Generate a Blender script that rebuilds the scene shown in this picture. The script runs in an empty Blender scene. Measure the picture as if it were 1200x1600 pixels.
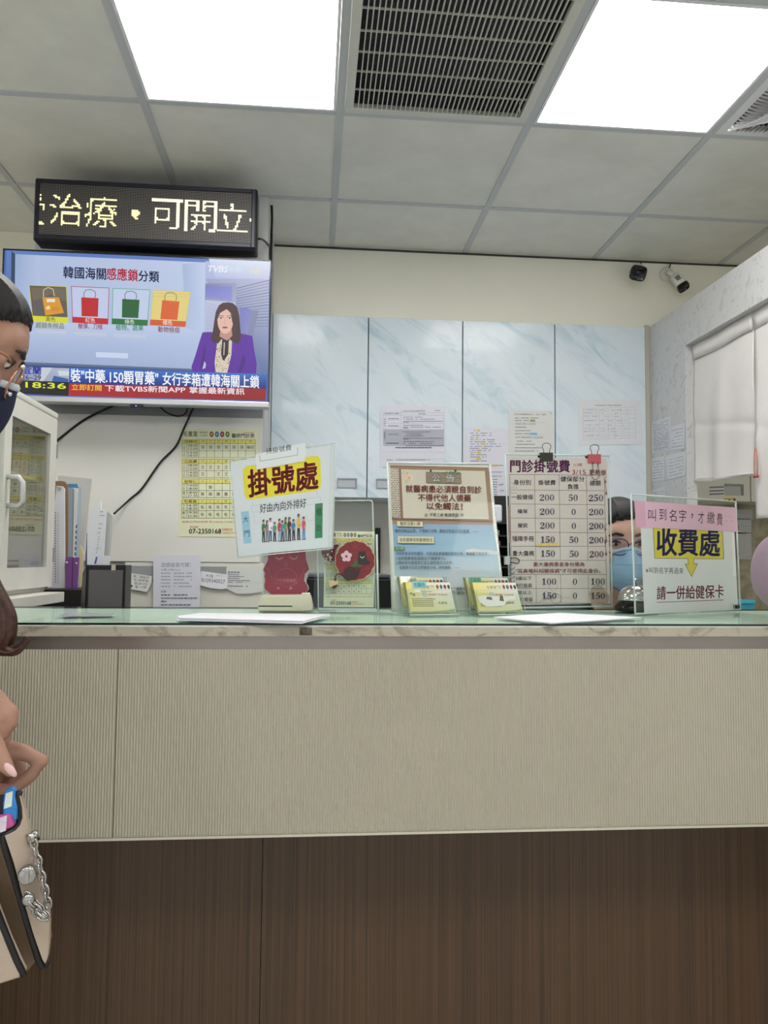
import bpy, bmesh, math, random
from mathutils import Vector, Matrix
random.seed(7)
D = bpy.data
SC = bpy.context.scene
COL = SC.collection
PI = math.pi

# ------------------------------------------------------------------ camera, world, exposure
CAM_Z = 1.2
FPX, YAW, PITCH, ROLL = 1231.2, 0.0899, 0.0624, 0.0092
fw = Vector((math.sin(YAW)*math.cos(PITCH), math.cos(YAW)*math.cos(PITCH), math.sin(PITCH)))
rt0 = Vector((math.cos(YAW), -math.sin(YAW), 0)); up0 = rt0.cross(fw)
rt = rt0*math.cos(ROLL) + up0*math.sin(ROLL)
up = -rt0*math.sin(ROLL) + up0*math.cos(ROLL)
cam = D.cameras.new('camera'); camo = D.objects.new('camera', cam); COL.objects.link(camo)
cam.sensor_fit = 'HORIZONTAL'; cam.sensor_width = 36; cam.lens = 36*FPX/1200
cam.clip_start = 0.05
M = Matrix((rt, up, -fw)).transposed().to_4x4(); M.translation = (0, 0, CAM_Z)
camo.matrix_world = M
SC.camera = camo
SC.view_settings.view_transform = 'Standard'; SC.view_settings.look = 'None'
SC.view_settings.gamma = 1; SC.view_settings.exposure = 0.0
SC.view_settings.use_curve_mapping = False
W = D.worlds.new('world'); SC.world = W; W.use_nodes = True
W.node_tree.nodes['Background'].inputs[0].default_value = (.92, .96, 1, 1)
W.node_tree.nodes['Background'].inputs[1].default_value = 1.1
PANEL = 13.0          # ceiling light strength
SC.cycles.max_bounces = 10; SC.cycles.diffuse_bounces = 6
SC.cycles.transparent_max_bounces = 24; SC.cycles.transmission_bounces = 12; SC.cycles.glossy_bounces = 5
SC.cycles.sample_clamp_indirect = 6; SC.cycles.caustics_refractive = False; SC.cycles.caustics_reflective = False

CO = Vector((0, 0, CAM_Z))
def ray(px, py): return fw + rt*((px-600)/FPX) - up*((py-800)/FPX)
def Y_(px, py, Y):                     # point of the plane y=Y seen at this spot of the photo
    d = ray(px, py); return CO + d*((Y)/d.y)
def X_(px, py, X):
    d = ray(px, py); return CO + d*(X/d.x)
def Z_(px, py, Z):
    d = ray(px, py); return CO + d*((Z-CAM_Z)/d.z)
class Plane:
    """a sheet's own plane through three world points"""
    def __init__(s, a, b, c):
        s.p = a.copy(); s.n = (b-a).cross(c-a).normalized()
        if s.n.dot(CO-a) < 0: s.n = -s.n
    def at(s, px, py, lift=0.0):
        d = ray(px, py); t = s.n.dot(s.p + s.n*lift - CO)/s.n.dot(d); return CO + d*t

# ------------------------------------------------------------------ colours and materials
def lin(c):
    c = c/255.0
    return c/12.92 if c <= .04045 else ((c+.055)/1.055)**2.4
def rgb(r, g, b): return (lin(r), lin(g), lin(b), 1.0)
def nm(name):
    m = D.materials.new(name); m.use_nodes = True
    return m, m.node_tree, m.node_tree.nodes['Principled BSDF']
def mat(name, c, rough=.5, metal=0.0, noise=0.0, nscale=20, bump=0.0, bscale=200, spec=.5, alpha=1, trans=0, ior=1.45, coat=0):
    m, t, b = nm(name); col = rgb(*c)
    b.inputs['Base Color'].default_value = col
    b.inputs['Roughness'].default_value = rough; b.inputs['Metallic'].default_value = metal
    b.inputs['Specular IOR Level'].default_value = spec; b.inputs['Alpha'].default_value = alpha
    b.inputs['Transmission Weight'].default_value = trans; b.inputs['IOR'].default_value = ior
    b.inputs['Coat Weight'].default_value = coat
    L = t.links
    if noise or bump:
        tc = t.nodes.new('ShaderNodeTexCoord')
    if noise:
        n = t.nodes.new('ShaderNodeTexNoise'); n.inputs['Scale'].default_value = nscale; n.inputs['Detail'].default_value = 5
        L.new(tc.outputs['Object'], n.inputs['Vector'])
        r = t.nodes.new('ShaderNodeMapRange'); r.inputs[1].default_value = .3; r.inputs[2].default_value = .7
        r.inputs[3].default_value = 1-noise; r.inputs[4].default_value = 1+noise*.5
        L.new(n.outputs['Fac'], r.inputs[0])
        x = t.nodes.new('ShaderNodeMix'); x.data_type = 'RGBA'; x.blend_type = 'MULTIPLY'; x.inputs[0].default_value = 1
        x.inputs[6].default_value = col; L.new(r.outputs[0], x.inputs[7]); L.new(x.outputs[2], b.inputs['Base Color'])
    if bump:
        n2 = t.nodes.new('ShaderNodeTexNoise'); n2.inputs['Scale'].default_value = bscale; n2.inputs['Detail'].default_value = 4
        L.new(tc.outputs['Object'], n2.inputs['Vector'])
        bp = t.nodes.new('ShaderNodeBump'); bp.inputs['Strength'].default_value = bump; bp.inputs['Distance'].default_value = .002
        L.new(n2.outputs['Fac'], bp.inputs['Height']); L.new(bp.outputs[0], b.inputs['Normal'])
    return m
def emis(name, c, s):
    m, t, b = nm(name); b.inputs['Base Color'].default_value = (0, 0, 0, 1); b.inputs['Roughness'].default_value = .4
    b.inputs['Emission Color'].default_value = rgb(*c); b.inputs['Emission Strength'].default_value = s
    return m
def veins(name, base, vein, rot, scale, stretch, lo=.52, hi=.7, rough=.3, dist=1.5, amount=1.0, coat=0, cloud=None, world=False):
    """marble-look laminate: stretched, distorted noise streaks"""
    m, t, b = nm(name); L = t.links
    tc = t.nodes.new('ShaderNodeNewGeometry' if world else 'ShaderNodeTexCoord'); mp = t.nodes.new('ShaderNodeMapping'); mp.vector_type = 'TEXTURE'; stretch = tuple(1/q for q in stretch)
    mp.inputs['Rotation'].default_value = rot; mp.inputs['Scale'].default_value = stretch
    n = t.nodes.new('ShaderNodeTexNoise'); n.inputs['Scale'].default_value = scale; n.inputs['Detail'].default_value = 7
    n.inputs['Distortion'].default_value = dist; n.inputs['Roughness'].default_value = .62
    L.new(tc.outputs['Position' if world else 'Object'], mp.inputs[0]); L.new(mp.outputs[0], n.inputs['Vector'])
    r = t.nodes.new('ShaderNodeMapRange'); r.inputs[1].default_value = lo; r.inputs[2].default_value = hi; r.inputs[4].default_value = amount
    L.new(n.outputs['Fac'], r.inputs[0])
    x = t.nodes.new('ShaderNodeMix'); x.data_type = 'RGBA'; x.inputs[6].default_value = rgb(*base); x.inputs[7].default_value = rgb(*vein)
    L.new(r.outputs[0], x.inputs[0]); out = x.outputs[2]
    if cloud:
        n3 = t.nodes.new('ShaderNodeTexNoise'); n3.inputs['Scale'].default_value = scale*.6; n3.inputs['Detail'].default_value = 3
        L.new(mp.outputs[0], n3.inputs['Vector'])
        r3 = t.nodes.new('ShaderNodeMapRange'); r3.inputs[1].default_value = .4; r3.inputs[2].default_value = .65; r3.inputs[4].default_value = .8
        L.new(n3.outputs['Fac'], r3.inputs[0])
        y = t.nodes.new('ShaderNodeMix'); y.data_type = 'RGBA'; y.inputs[7].default_value = rgb(*cloud)
        L.new(r3.outputs[0], y.inputs[0]); L.new(out, y.inputs[6]); out = y.outputs[2]
    L.new(out, b.inputs['Base Color']); b.inputs['Roughness'].default_value = rough; b.inputs['Coat Weight'].default_value = coat
    return m
def attr_mat(name, emit=0.0, rough=.6, coat=0.0):
    """printed ink / lit pixels: colour of each face comes from the mesh"""
    m, t, b = nm(name); a = t.nodes.new('ShaderNodeAttribute'); a.attribute_name = 'ink'
    b.inputs['Roughness'].default_value = rough; b.inputs['Coat Weight'].default_value = coat
    if emit:
        b.inputs['Base Color'].default_value = (.01, .01, .01, 1)
        t.links.new(a.outputs['Color'], b.inputs['Emission Color']); b.inputs['Emission Strength'].default_value = emit
    else:
        t.links.new(a.outputs['Color'], b.inputs['Base Color'])
    return m
def front_only(t, fac):
    """no mirror on the inner side of a thin pane"""
    g = t.nodes.new('ShaderNodeNewGeometry'); q = t.nodes.new('ShaderNodeMath'); q.operation = 'SUBTRACT'; q.inputs[0].default_value = 1
    t.links.new(g.outputs['Backfacing'], q.inputs[1]); p = t.nodes.new('ShaderNodeMath'); p.operation = 'MULTIPLY'
    t.links.new(fac, p.inputs[0]); t.links.new(q.outputs[0], p.inputs[1]); return p.outputs[0]
def clear(name, tint=(250, 252, 251), gloss=.12, rough=.03):
    """thin clear acrylic or glass: mostly see-through with a soft mirror on top"""
    m = D.materials.new(name); m.use_nodes = True; t = m.node_tree; t.nodes.remove(t.nodes['Principled BSDF'])
    o = t.nodes['Material Output']; tr = t.nodes.new('ShaderNodeBsdfTransparent'); gl = t.nodes.new('ShaderNodeBsdfGlossy')
    tr.inputs[0].default_value = rgb(*tint); gl.inputs['Roughness'].default_value = rough
    fr = t.nodes.new('ShaderNodeFresnel'); fr.inputs[0].default_value = 1.45
    ad = t.nodes.new('ShaderNodeMath'); ad.operation = 'ADD'; ad.inputs[1].default_value = gloss - .04; ad.use_clamp = True
    mx = t.nodes.new('ShaderNodeMixShader')
    t.links.new(fr.outputs[0], ad.inputs[0]); t.links.new(front_only(t, ad.outputs[0]), mx.inputs[0])
    t.links.new(tr.outputs[0], mx.inputs[1]); t.links.new(gl.outputs[0], mx.inputs[2]); t.links.new(mx.outputs[0], o.inputs[0])
    return m

INK = attr_mat('printed paper', rough=.55)
INKC = attr_mat('laminated print', rough=.35, coat=.15)
PIXEL = attr_mat('screen pixels', emit=.95)
LED = attr_mat('led dots', emit=1.6)
CLEAR = clear('clear acrylic', gloss=.06)
EDGE = mat('acrylic cut edge', (206, 214, 211), .2, spec=.6)
CABGLASS = clear('cabinet glass', (236, 236, 234), .33)
BLACKP = mat('black plastic', (18, 18, 22), .35, noise=.2, nscale=60)
DARKGREY = mat('dark grey plastic', (70, 70, 74), .45, noise=.1, nscale=40)
CHROME = mat('chrome', (205, 205, 205), .12, 1.0)
STEEL = mat('brushed steel', (150, 145, 142), .3, 1.0, noise=.1, nscale=8)
SILVER = mat('silver plastic', (190, 192, 196), .3, .5)
WHITEP = mat('white plastic', (222, 220, 212), .4, noise=.05, nscale=15)
CREAMP = mat('cream plastic', (218, 210, 190), .3, coat=.3, noise=.04)
PAPER = mat('white paper', (232, 232, 240), .7, noise=.03, nscale=30)
SKIN = mat('warm skin', (214, 174, 154), .5, noise=.10, nscale=45, bump=.15, bscale=600)
HAIRB = mat('black hair', (28, 25, 27), .55, noise=.4, nscale=120)
HAIRR = mat('brown hair', (68, 40, 30), .4, noise=.5, nscale=160)

# ------------------------------------------------------------------ mesh builder
class MB:
    def __init__(s): s.v = []; s.f = []; s.mi = []; s.c = []; s.sm = []
    def add(s, vs, fs, mi=0, col=None, smooth=False):
        o = len(s.v); s.v += [Vector(v) for v in vs]
        for f in fs:
            s.f.append([o+i for i in f]); s.mi.append(mi); s.c.append(col); s.sm.append(smooth)
        return s
    def poly(s, pts, col=None, mi=0): return s.add(pts, [list(range(len(pts)))], mi, col)
    def box(s, a, b, mi=0, col=None):
        x0, y0, z0 = a; x1, y1, z1 = b
        v = [(x0,y0,z0),(x1,y0,z0),(x1,y1,z0),(x0,y1,z0),(x0,y0,z1),(x1,y0,z1),(x1,y1,z1),(x0,y1,z1)]
        return s.add(v, [(0,3,2,1),(4,5,6,7),(0,1,5,4),(1,2,6,5),(2,3,7,6),(3,0,4,7)], mi, col)
    def slab(s, quad, depth, mi=0, col=None):
        """quad (4+ points) pushed back by a vector"""
        n = len(quad); d = Vector(depth); v = list(quad) + [Vector(p)+d for p in quad]
        f = [list(range(n)), list(range(2*n-1, n-1, -1))] + [(i, n+i, n+(i+1) % n, (i+1) % n) for i in range(n)]
        return s.add(v, f, mi, col)
    def tube(s, pts, rad, n=8, mi=0, col=None, cap=True, flat=1.0):
        pts = [Vector(p) for p in pts]; k = len(pts)
        if not hasattr(rad, '__len__'): rad = [rad]*k
        v = []; f = []; last = None
        for i, p in enumerate(pts):
            t = (pts[min(i+1, k-1)] - pts[max(i-1, 0)])
            t = t.normalized() if t.length > 1e-9 else Vector((0, 0, 1))
            if last is None:
                a = Vector((0, 0, 1)) if abs(t.z) < .9 else Vector((1, 0, 0)); u = t.cross(a).normalized()
            else:
                u = last - t*last.dot(t); u = u.normalized() if u.length > 1e-6 else t.orthogonal().normalized()
            last = u; w = t.cross(u)
            for j in range(n):
                A = 2*PI*j/n; v.append(p + u*(rad[i]*math.cos(A)) + w*(rad[i]*flat*math.sin(A)))
        for i in range(k-1):
            for j in range(n):
                f.append((i*n+j, i*n+(j+1) % n, (i+1)*n+(j+1) % n, (i+1)*n+j))
        if cap:
            f.append(list(range(n-1, -1, -1))); f.append([(k-1)*n+j for j in range(n)])
        return s.add(v, f, mi, col, True)
    def lathe(s, prof, c=(0, 0, 0), n=24, mi=0, axis=None, smooth=True):
        R = axis.to_matrix() if axis is not None else Matrix.Identity(3)
        c = Vector(c); v = []; f = []
        for r, z in prof:
            for j in range(n):
                A = 2*PI*j/n; v.append(c + R @ Vector((r*math.cos(A), r*math.sin(A), z)))
        for i in range(len(prof)-1):
            for j in range(n):
                f.append((i*n+j, i*n+(j+1) % n, (i+1)*n+(j+1) % n, (i+1)*n+j))
        f.append(list(range(n-1, -1, -1))); f.append([(len(prof)-1)*n+j for j in range(n)])
        return s.add(v, f, mi, None, smooth)
    def ell(s, c, r, R=None, nu=20, nv=12, mi=0, col=None):
        c = Vector(c); v = []; f = []
        for i in range(nv+1):
            th = PI*i/nv
            for j in range(nu):
                A = 2*PI*j/nu; q = Vector((r[0]*math.sin(th)*math.cos(A), r[1]*math.sin(th)*math.sin(A), r[2]*math.cos(th)))
                v.append(c + (R @ q if R else q))
        for i in range(nv):
            for j in range(nu):
                f.append((i*nu+j, (i+1)*nu+j, (i+1)*nu+(j+1) % nu, i*nu+(j+1) % nu))
        return s.add(v, f, mi, col, True)
    def mesh(s, name, mats, off=Vector((0, 0, 0))):
        me = D.meshes.new(name); me.from_pydata([tuple(v-off) for v in s.v], [], s.f)
        for m in mats: me.materials.append(m)
        for p, i, sm in zip(me.polygons, s.mi, s.sm):
            p.material_index = i; p.use_smooth = sm
        if any(c is not None for c in s.c):
            a = me.color_attributes.new('ink', 'FLOAT_COLOR', 'CORNER'); k = 0
            for p, c in zip(me.polygons, s.c):
                for q in range(p.loop_total):
                    a.data[k].color = (c[q % len(c)] if c and isinstance(c[0], tuple) else c) or (.8, .8, .8, 1); k += 1
        me.validate(); return me

def tag(o, label=None, cat=None, group=None, kind=None):
    if label: o['label'] = label
    if cat: o['category'] = cat
    if group: o['group'] = group
    if kind: o['kind'] = kind
    return o
def thing(name, loc, label, cat, group=None):
    o = D.objects.new(name, None); COL.objects.link(o); o.location = loc; o.empty_display_size = .05
    return tag(o, label, cat, group)
def root_of(o):
    while o.parent: o = o.parent
    return o
def finish(o, bevel=0.0, seg=2, subsurf=0, solid=0.0):
    if bevel:
        b = o.modifiers.new('bevel', 'BEVEL'); b.width = bevel; b.segments = seg; b.limit_method = 'ANGLE'; b.angle_limit = .6
    if solid:
        b = o.modifiers.new('solid', 'SOLIDIFY'); b.thickness = solid; b.offset = 0
    if subsurf:
        b = o.modifiers.new('sub', 'SUBSURF'); b.levels = subsurf; b.render_levels = subsurf
    return o
def part(name, mb, mats, parent, bevel=0.0, label=None, **k):
    """one mesh per part; built in world space, stored relative to its thing's base"""
    if not isinstance(mats, (list, tuple)): mats = [mats]
    o = D.objects.new(name, mb.mesh(name, mats, Vector(root_of(parent).location))); COL.objects.link(o); o.parent = parent
    if label: o['label'] = label
    return finish(o, bevel, **k)
def solo(name, mb, mats, label, cat, group=None, bevel=0.0, **k):
    """a thing that is a single mesh"""
    if not isinstance(mats, (list, tuple)): mats = [mats]
    xs = [v.x for v in mb.v]; ys = [v.y for v in mb.v]; zs = [v.z for v in mb.v]
    c = Vector(((min(xs)+max(xs))/2, (min(ys)+max(ys))/2, min(zs)))
    o = D.objects.new(name, mb.mesh(name, mats, c)); COL.objects.link(o); o.location = c
    return finish(tag(o, label, cat, group), bevel, **k)
def struct(name, mb, mats, parent=None, bevel=0.0, label=None):
    if not isinstance(mats, (list, tuple)): mats = [mats]
    o = D.objects.new(name, mb.mesh(name, mats)); COL.objects.link(o)
    if parent: o.parent = parent
    else: o['kind'] = 'structure'
    if label: o['label'] = label
    return finish(o, bevel)

# ------------------------------------------------------------------ lettering and printing
_cache = {}
def glyphs(s, bold):
    k = s
    if k not in _cache:
        c = D.curves.new('lettering', 'FONT'); c.body = s; c.resolution_u = 3
        o = D.objects.new('lettering', c); COL.objects.link(o)
        dg = bpy.context.evaluated_depsgraph_get(); me = D.meshes.new_from_object(o.evaluated_get(dg))
        _cache[k] = ([(v.co.x, v.co.y) for v in me.vertices], [list(p.vertices) for p in me.polygons])
        D.objects.remove(o); D.curves.remove(c); D.meshes.remove(me)
    return _cache[k]
def K(r, g, b): return rgb(r, g, b)
class Print:
    """flat printing on a sheet: everything is drawn on the sheet's own plane, a hair above the paper"""
    def __init__(s, plane, tr=lambda x, y: (x, y), step=.00012):
        s.pl = plane; s.tr = tr; s.mb = MB(); s.step = step; s.k = 1
    def P(s, x, y, k=None):
        return s.pl.at(*s.tr(x, y), (s.k if k is None else k)*s.step)
    def up(s): s.k += 1; return s
    def poly(s, pts, col):
        s.k += .08
        s.mb.add([s.P(x, y) for x, y in pts], [list(range(len(pts)))], 0, col); return s
    def rect(s, x0, y0, x1, y1, col): return s.poly([(x0, y0), (x1, y0), (x1, y1), (x0, y1)], col)
    def line(s, x0, y0, x1, y1, w, col):
        dx, dy = x1-x0, y1-y0; L = math.hypot(dx, dy) or 1; nx, ny = -dy/L*w/2, dx/L*w/2
        return s.poly([(x0+nx, y0+ny), (x1+nx, y1+ny), (x1-nx, y1-ny), (x0-nx, y0-ny)], col)
    def path(s, pts, w, col):
        for a, b in zip(pts, pts[1:]): s.line(a[0], a[1], b[0], b[1], w, col)
        return s
    def oval(s, cx, cy, rx, ry, col, n=20, a0=0, a1=2*PI):
        return s.poly([(cx+rx*math.cos(a0+(a1-a0)*i/n), cy+ry*math.sin(a0+(a1-a0)*i/n)) for i in range(n+(0 if a1-a0 > 6.2 else 1))], col)
    def arc(s, cx, cy, rx, ry, a0, a1, w, col, n=14):
        return s.path([(cx+rx*math.cos(a0+(a1-a0)*i/n), cy+ry*math.sin(a0+(a1-a0)*i/n)) for i in range(n+1)], w, col)
    def text(s, st, x0, y0, x1, y1, h, col, bold=0.0, ink=False, lean=0.0):
        """x0,y0 - x1,y1: bottom line of the lettering, h its height"""
        v, f = glyphs(st, bold)
        if not v: return s
        s.k += .08
        a = min(p[0] for p in v); b = max(p[0] for p in v)
        c, d = (min(p[1] for p in v), max(p[1] for p in v)) if ink else (-.10, .84)
        dx, dy = x1-x0, y1-y0; pts2 = []
        for gx, gy in v:
            u = (gx-a)/max(b-a, 1e-6); w = (gy-c)/max(d-c, 1e-6)
            pts2.append((x0+dx*u+lean*h*w, y0+dy*u-h*w))
        for i in range(9 if bold > .003 else 1):       # heavier strokes: the same outline shifted a little all round
            bx, by = (0, 0) if i == 0 else (bold*math.cos(i*PI/4), bold*math.sin(i*PI/4))
            s.mb.add([s.P(x+bx*h, y+by*h) for x, y in pts2], f, 0, col)
        return s
    def dashes(s, x0, x1, y, h, col, slope=0.0, fill=.8, unit=None):
        """a row of print too small to read: one short block a word"""
        unit = unit or h*1.3; x = x0
        while x < x1:
            w = unit*random.uniform(.7, 2.2)
            if random.random() < fill: s.rect(x, y+slope*(x-x0), min(x+w, x1), y+h+slope*(x-x0), col)
            x += w + unit*.35
        return s
SER = {   # digits with thick and thin strokes: (points, widths) in a 0.56 x 1 box
 '1': [([(.10,.80),(.28,.97)], (.05,.08)), ([(.30,1),(.30,.03)], (.13,.13)), ([(.10,.02),(.50,.02)], (.045,.045))],
 '2': [([(.07,.72),(.10,.86),(.20,.96),(.32,.97),(.43,.90),(.46,.76),(.40,.60),(.25,.38),(.06,.06)], (.12,.09,.05,.05,.09,.13,.11,.06,.05)), ([(.05,.06),(.50,.06)], (.12,.12)), ([(.48,.04),(.52,.24)], (.06,.03))],
 '5': [([(.14,.96),(.48,.96)], (.10,.10)), ([(.13,.98),(.10,.52)], (.045,.045)), ([(.10,.52),(.22,.60),(.36,.58),(.46,.45),(.47,.30),(.40,.12),(.26,.03),(.13,.05),(.06,.16)], (.04,.05,.09,.13,.13,.09,.05,.06,.11))],
 '3': [([(.08,.78),(.14,.93),(.27,.98),(.40,.90),(.42,.75),(.34,.58),(.22,.53)], (.10,.06,.05,.09,.12,.07,.04)), ([(.22,.53),(.38,.48),(.46,.34),(.43,.14),(.28,.02),(.13,.05),(.06,.18)], (.04,.07,.12,.11,.05,.06,.11))]}
def serif(pr, st, x0, y0, x1, h, col):
    n = len(st); w = (x1-x0)/n
    for i, ch in enumerate(st):
        bx = x0+w*i+w*.04; k = w*.92/.56
        if ch == '0':
            cx, cy = bx+.28*k, y0-h*.5
            o = [(cx+.25*k*math.cos(a*PI/14), cy+h*.51*math.sin(a*PI/14)) for a in range(29)]
            q = [(cx+.135*k*math.cos(a*PI/14), cy+h*.46*math.sin(a*PI/14)) for a in range(29)]
            pr.k += .25
            for j in range(28):
                pr.mb.add([pr.P(*o[j]), pr.P(*o[j+1]), pr.P(*q[j+1]), pr.P(*q[j])], [(0, 1, 2, 3)], 0, col)
            continue
        for pts, ws in SER[ch]:
            P = [(bx+p[0]*k, y0-p[1]*h) for p in pts]
            for j in range(len(P)-1):
                (ax, ay), (cx, cy) = P[j], P[j+1]; dx, dy = cx-ax, cy-ay; L = math.hypot(dx, dy) or 1
                wa, wb = ws[j]*k*.55, ws[j+1]*k*.55; e = .03*k
                ax -= dx/L*e; ay -= dy/L*e; cx += dx/L*e; cy += dy/L*e
                pr.poly([(ax-dy/L*wa, ay+dx/L*wa), (cx-dy/L*wb, cy+dx/L*wb), (cx+dy/L*wb, cy-dx/L*wb), (ax+dy/L*wa, ay-dx/L*wa)], col)
def sheet_plane(q): return Plane(q[0], q[1], q[3])
def quad(pl, pts, lift=0.0): return [pl.at(x, y, lift) for x, y in pts]
BLK = K(28, 28, 34)
# ------------------------------------------------------------------ the room
T = .605; GX, GY = .0661, 2.398; CEIL = 2.607; YB = 3.46          # ceiling grid, back wall
XR = 1.53                                                        # marble partition, staff side right
tile_m = mat('ceiling tile', (222, 222, 216), .45, noise=.07, nscale=9, bump=.25, bscale=60)
bar_m = mat('ceiling grid metal', (188, 192, 196), .4)
cream_m = mat('cream wall paint', (238, 235, 222), .7, noise=.04, nscale=3)
white_m = mat('white wall paint', (222, 222, 218), .6, noise=.05, nscale=6)
floor_m = mat('floor tile', (214, 210, 202), .35, noise=.06, nscale=4)
X0, X1, YF = -3.0, 3.1, -2.45
LIGHTS = {(-1, -1), (1, -1), (-1, -5), (1, -5), (-4, -1), (3, -4), (-3, -5)}
VENT = (0, -1); ROUND = (2, -1)
mb = MB()
for i in range(-6, 6):
    for j in range(-8, 3):
        x0, x1 = GX+i*T, GX+(i+1)*T; y0, y1 = GY+j*T, GY+(j+1)*T
        if (i, j) in LIGHTS or (i, j) in (VENT, ROUND): continue
        x0, x1, y0, y1 = max(x0, X0), min(x1, X1), max(y0, YF), min(y1, YB+.02)
        if x1-x0 < .02 or y1-y0 < .02: continue
        mb.box((x0+.002, y0+.002, CEIL), (x1-.002, y1-.002, CEIL+.012))
mb.box((X0-.1, YF-.1, CEIL+.16), (X1+.1, YB+.5, CEIL+.2))
struct('ceiling', mb, tile_m)
mb = MB()
for i in range(-5, 6):
    x = GX+i*T; mb.box((x-.012, YF, CEIL-.004), (x+.012, YB, CEIL+.004))
for j in range(-8, 2):
    y = GY+j*T; mb.box((X0, y-.012, CEIL-.0035), (X1, y+.012, CEIL+.0045))
struct('trim_1', mb, bar_m, label='light grey metal bars of the ceiling grid')
mb = MB(); mb.box((X0-.1, YF-.1, -.1), (X1+.1, YB+.5, 0)); struct('floor', mb, floor_m)
CB, CT = 1.484, 2.287                                            # wall cabinets' bottom and top
mb = MB()
mb.box((X0-.1, YB, CT), (X1+.1, YB+.45, CEIL+.16)); mb.box((X0-.1, YB+.36, 0), (X1+.1, YB+.45, CT))
mb.box((X0-.1, YB, 0), (-1.06, YB+.36, CT))
struct('wall_back', mb, cream_m)
mb = MB(); mb.box((X0-.1, YF, 0), (X0, YB+.45, CEIL+.16)); struct('wall_left', mb, cream_m)
mb = MB(); mb.box((X1, YF, 0), (X1+.1, YB+.45, CEIL+.16)); struct('wall_right', mb, cream_m)
mb = MB()                                                        # unseen wall behind the viewer: wide opening added to let in fill light
mb.box((X0-.1, YF-.1, 0), (X1+.1, YF, .12)); mb.box((X0-.1, YF-.1, 2.45), (X1+.1, YF, CEIL+.16))
for x in (X0-.1, -1.1, .9, X1-.0): mb.box((x, YF-.1, .12), (x+.1, YF, 2.45))
struct('wall_front', mb, white_m)
mb = MB(); mb.box((X0, YF-.055, .12), (X1, YF-.05, 2.45)); struct('fill_window_1', mb, clear('fill light glazing', (250, 252, 252), .05), label='added glazing behind the viewer, letting in fill light')  # unseen glazed opening, added so world light lifts ceiling and walls
# the white pillar that carries the screen
mb = MB(); mb.box((-1.055, 3.0, 0), (-.190, YB+.0, CEIL+.0)); 
struct('wall_pillar', mb, mat('pillar paint', (205, 206, 206), .6, noise=.04, nscale=5), label='white pillar behind the television')
mb = MB(); mb.box((-1.05, 2.982, 1.19), (-.196, 3.0, 1.735))
struct('trim_2', mb, mat('glossy white board', (226, 225, 220), .3, noise=.06, nscale=3, coat=.2), label='white board on the pillar under the television', bevel=.002)
mb = MB(); mb.box((-1.05, 2.988, 1.736), (-.196, 3.0, 1.86)); struct('trim_8', mb, mat('mid grey painted shade', (150, 152, 158), .6), label='grey pillar band with painted shade between television and white board')  # pillar grey darkened: shadow under the television put into the colour
# marble partition with the curtained opening
marble_w = veins('grey white marble laminate', (200, 200, 202), (150, 148, 148), (.3, .5, .2), 15, (1, 1, .6), .57, .595, .35, 3.2, .38)
YJ = (XR*1231.2/(1070-489))*.985                                   # far jamb of the opening
ZO = X_(1070, 540, XR).z
yj = X_(1070, 540, XR).y
mb = MB()
mb.box((XR, yj, 0), (XR+.045, YB, CT)); mb.box((XR, 1.75, ZO), (XR+.045, yj, CT))
mb.box((XR, 1.75, 0), (XR+.045, 1.95, ZO))
struct('wall_partition', mb, marble_w, label='marble patterned partition with a curtained opening')
mb = MB(); mb.box((XR-.022, YB-.016, .8), (XR, YB-.001, CT+.01))
struct('trim_3', mb, mat('beige corner strip', (190, 184, 170), .5), label='beige corner strip beside the marble partition', bevel=.002)
mb = MB(); mb.box((-.19, YB-.004, CEIL-.012), (X1, YB-.0, CEIL-.004)); struct('trim_4', mb, mat('dark joint', (60, 58, 54), .8), label='dark gap where ceiling meets back wall')

# ------------------------------------------------------------------ ceiling lights, air vent, round diffuser
glow = D.materials.new('light diffuser'); glow.use_nodes = True
b = glow.node_tree.nodes['Principled BSDF']; b.inputs['Base Color'].default_value = (.9, .9, .9, 1)
b.inputs['Emission Color'].default_value = (1, .985, .955, 1); b.inputs['Emission Strength'].default_value = PANEL
def cell(i, j): return GX+i*T, GY+j*T, GX+(i+1)*T, GY+(j+1)*T
frame_m = mat('light frame', (225, 228, 232), .4)
LAB = {(-1, -1): 'square white ceiling light panel above the television side, left of the air vent',
       (1, -1): 'square white ceiling light panel right of the air vent',
       (-1, -5): 'ceiling light panel behind the viewer, left', (1, -5): 'ceiling light panel behind the viewer, right',
       (-4, -1): 'ceiling light panel over the far left of the room', (3, -4): 'ceiling light panel over the right of the waiting area', (-3, -5): 'ceiling light panel over the left of the waiting area'}
for (i, j) in sorted(LIGHTS):
    x0, y0, x1, y1 = cell(i, j)
    t = thing('ceiling_light', ((x0+x1)/2, (y0+y1)/2, CEIL), LAB[(i, j)], 'ceiling light', 'square ceiling lights')
    m = MB(); e = .022
    m.box((x0+.013, y0+.013, CEIL-.006), (x1-.013, y0+e, CEIL+.03)); m.box((x0+.013, y1-e, CEIL-.006), (x1-.013, y1-.013, CEIL+.03))
    m.box((x0+.013, y0+e, CEIL-.006), (x0+e, y1-e, CEIL+.03)); m.box((x1-e, y0+e, CEIL-.006), (x1-.013, y1-e, CEIL+.03))
    part('frame', m, frame_m, t)
    m = MB(); m.box((x0+e, y0+e, CEIL-.002), (x1-e, y1-e, CEIL+.006)); part('diffuser', m, glow, t)
x0, y0, x1, y1 = cell(*VENT)
t = thing('air_vent', ((x0+x1)/2, (y0+y1)/2, CEIL), 'square ceiling air return grille with thin white slats over a dark opening', 'air vent')
m = MB(); e = .04
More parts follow.
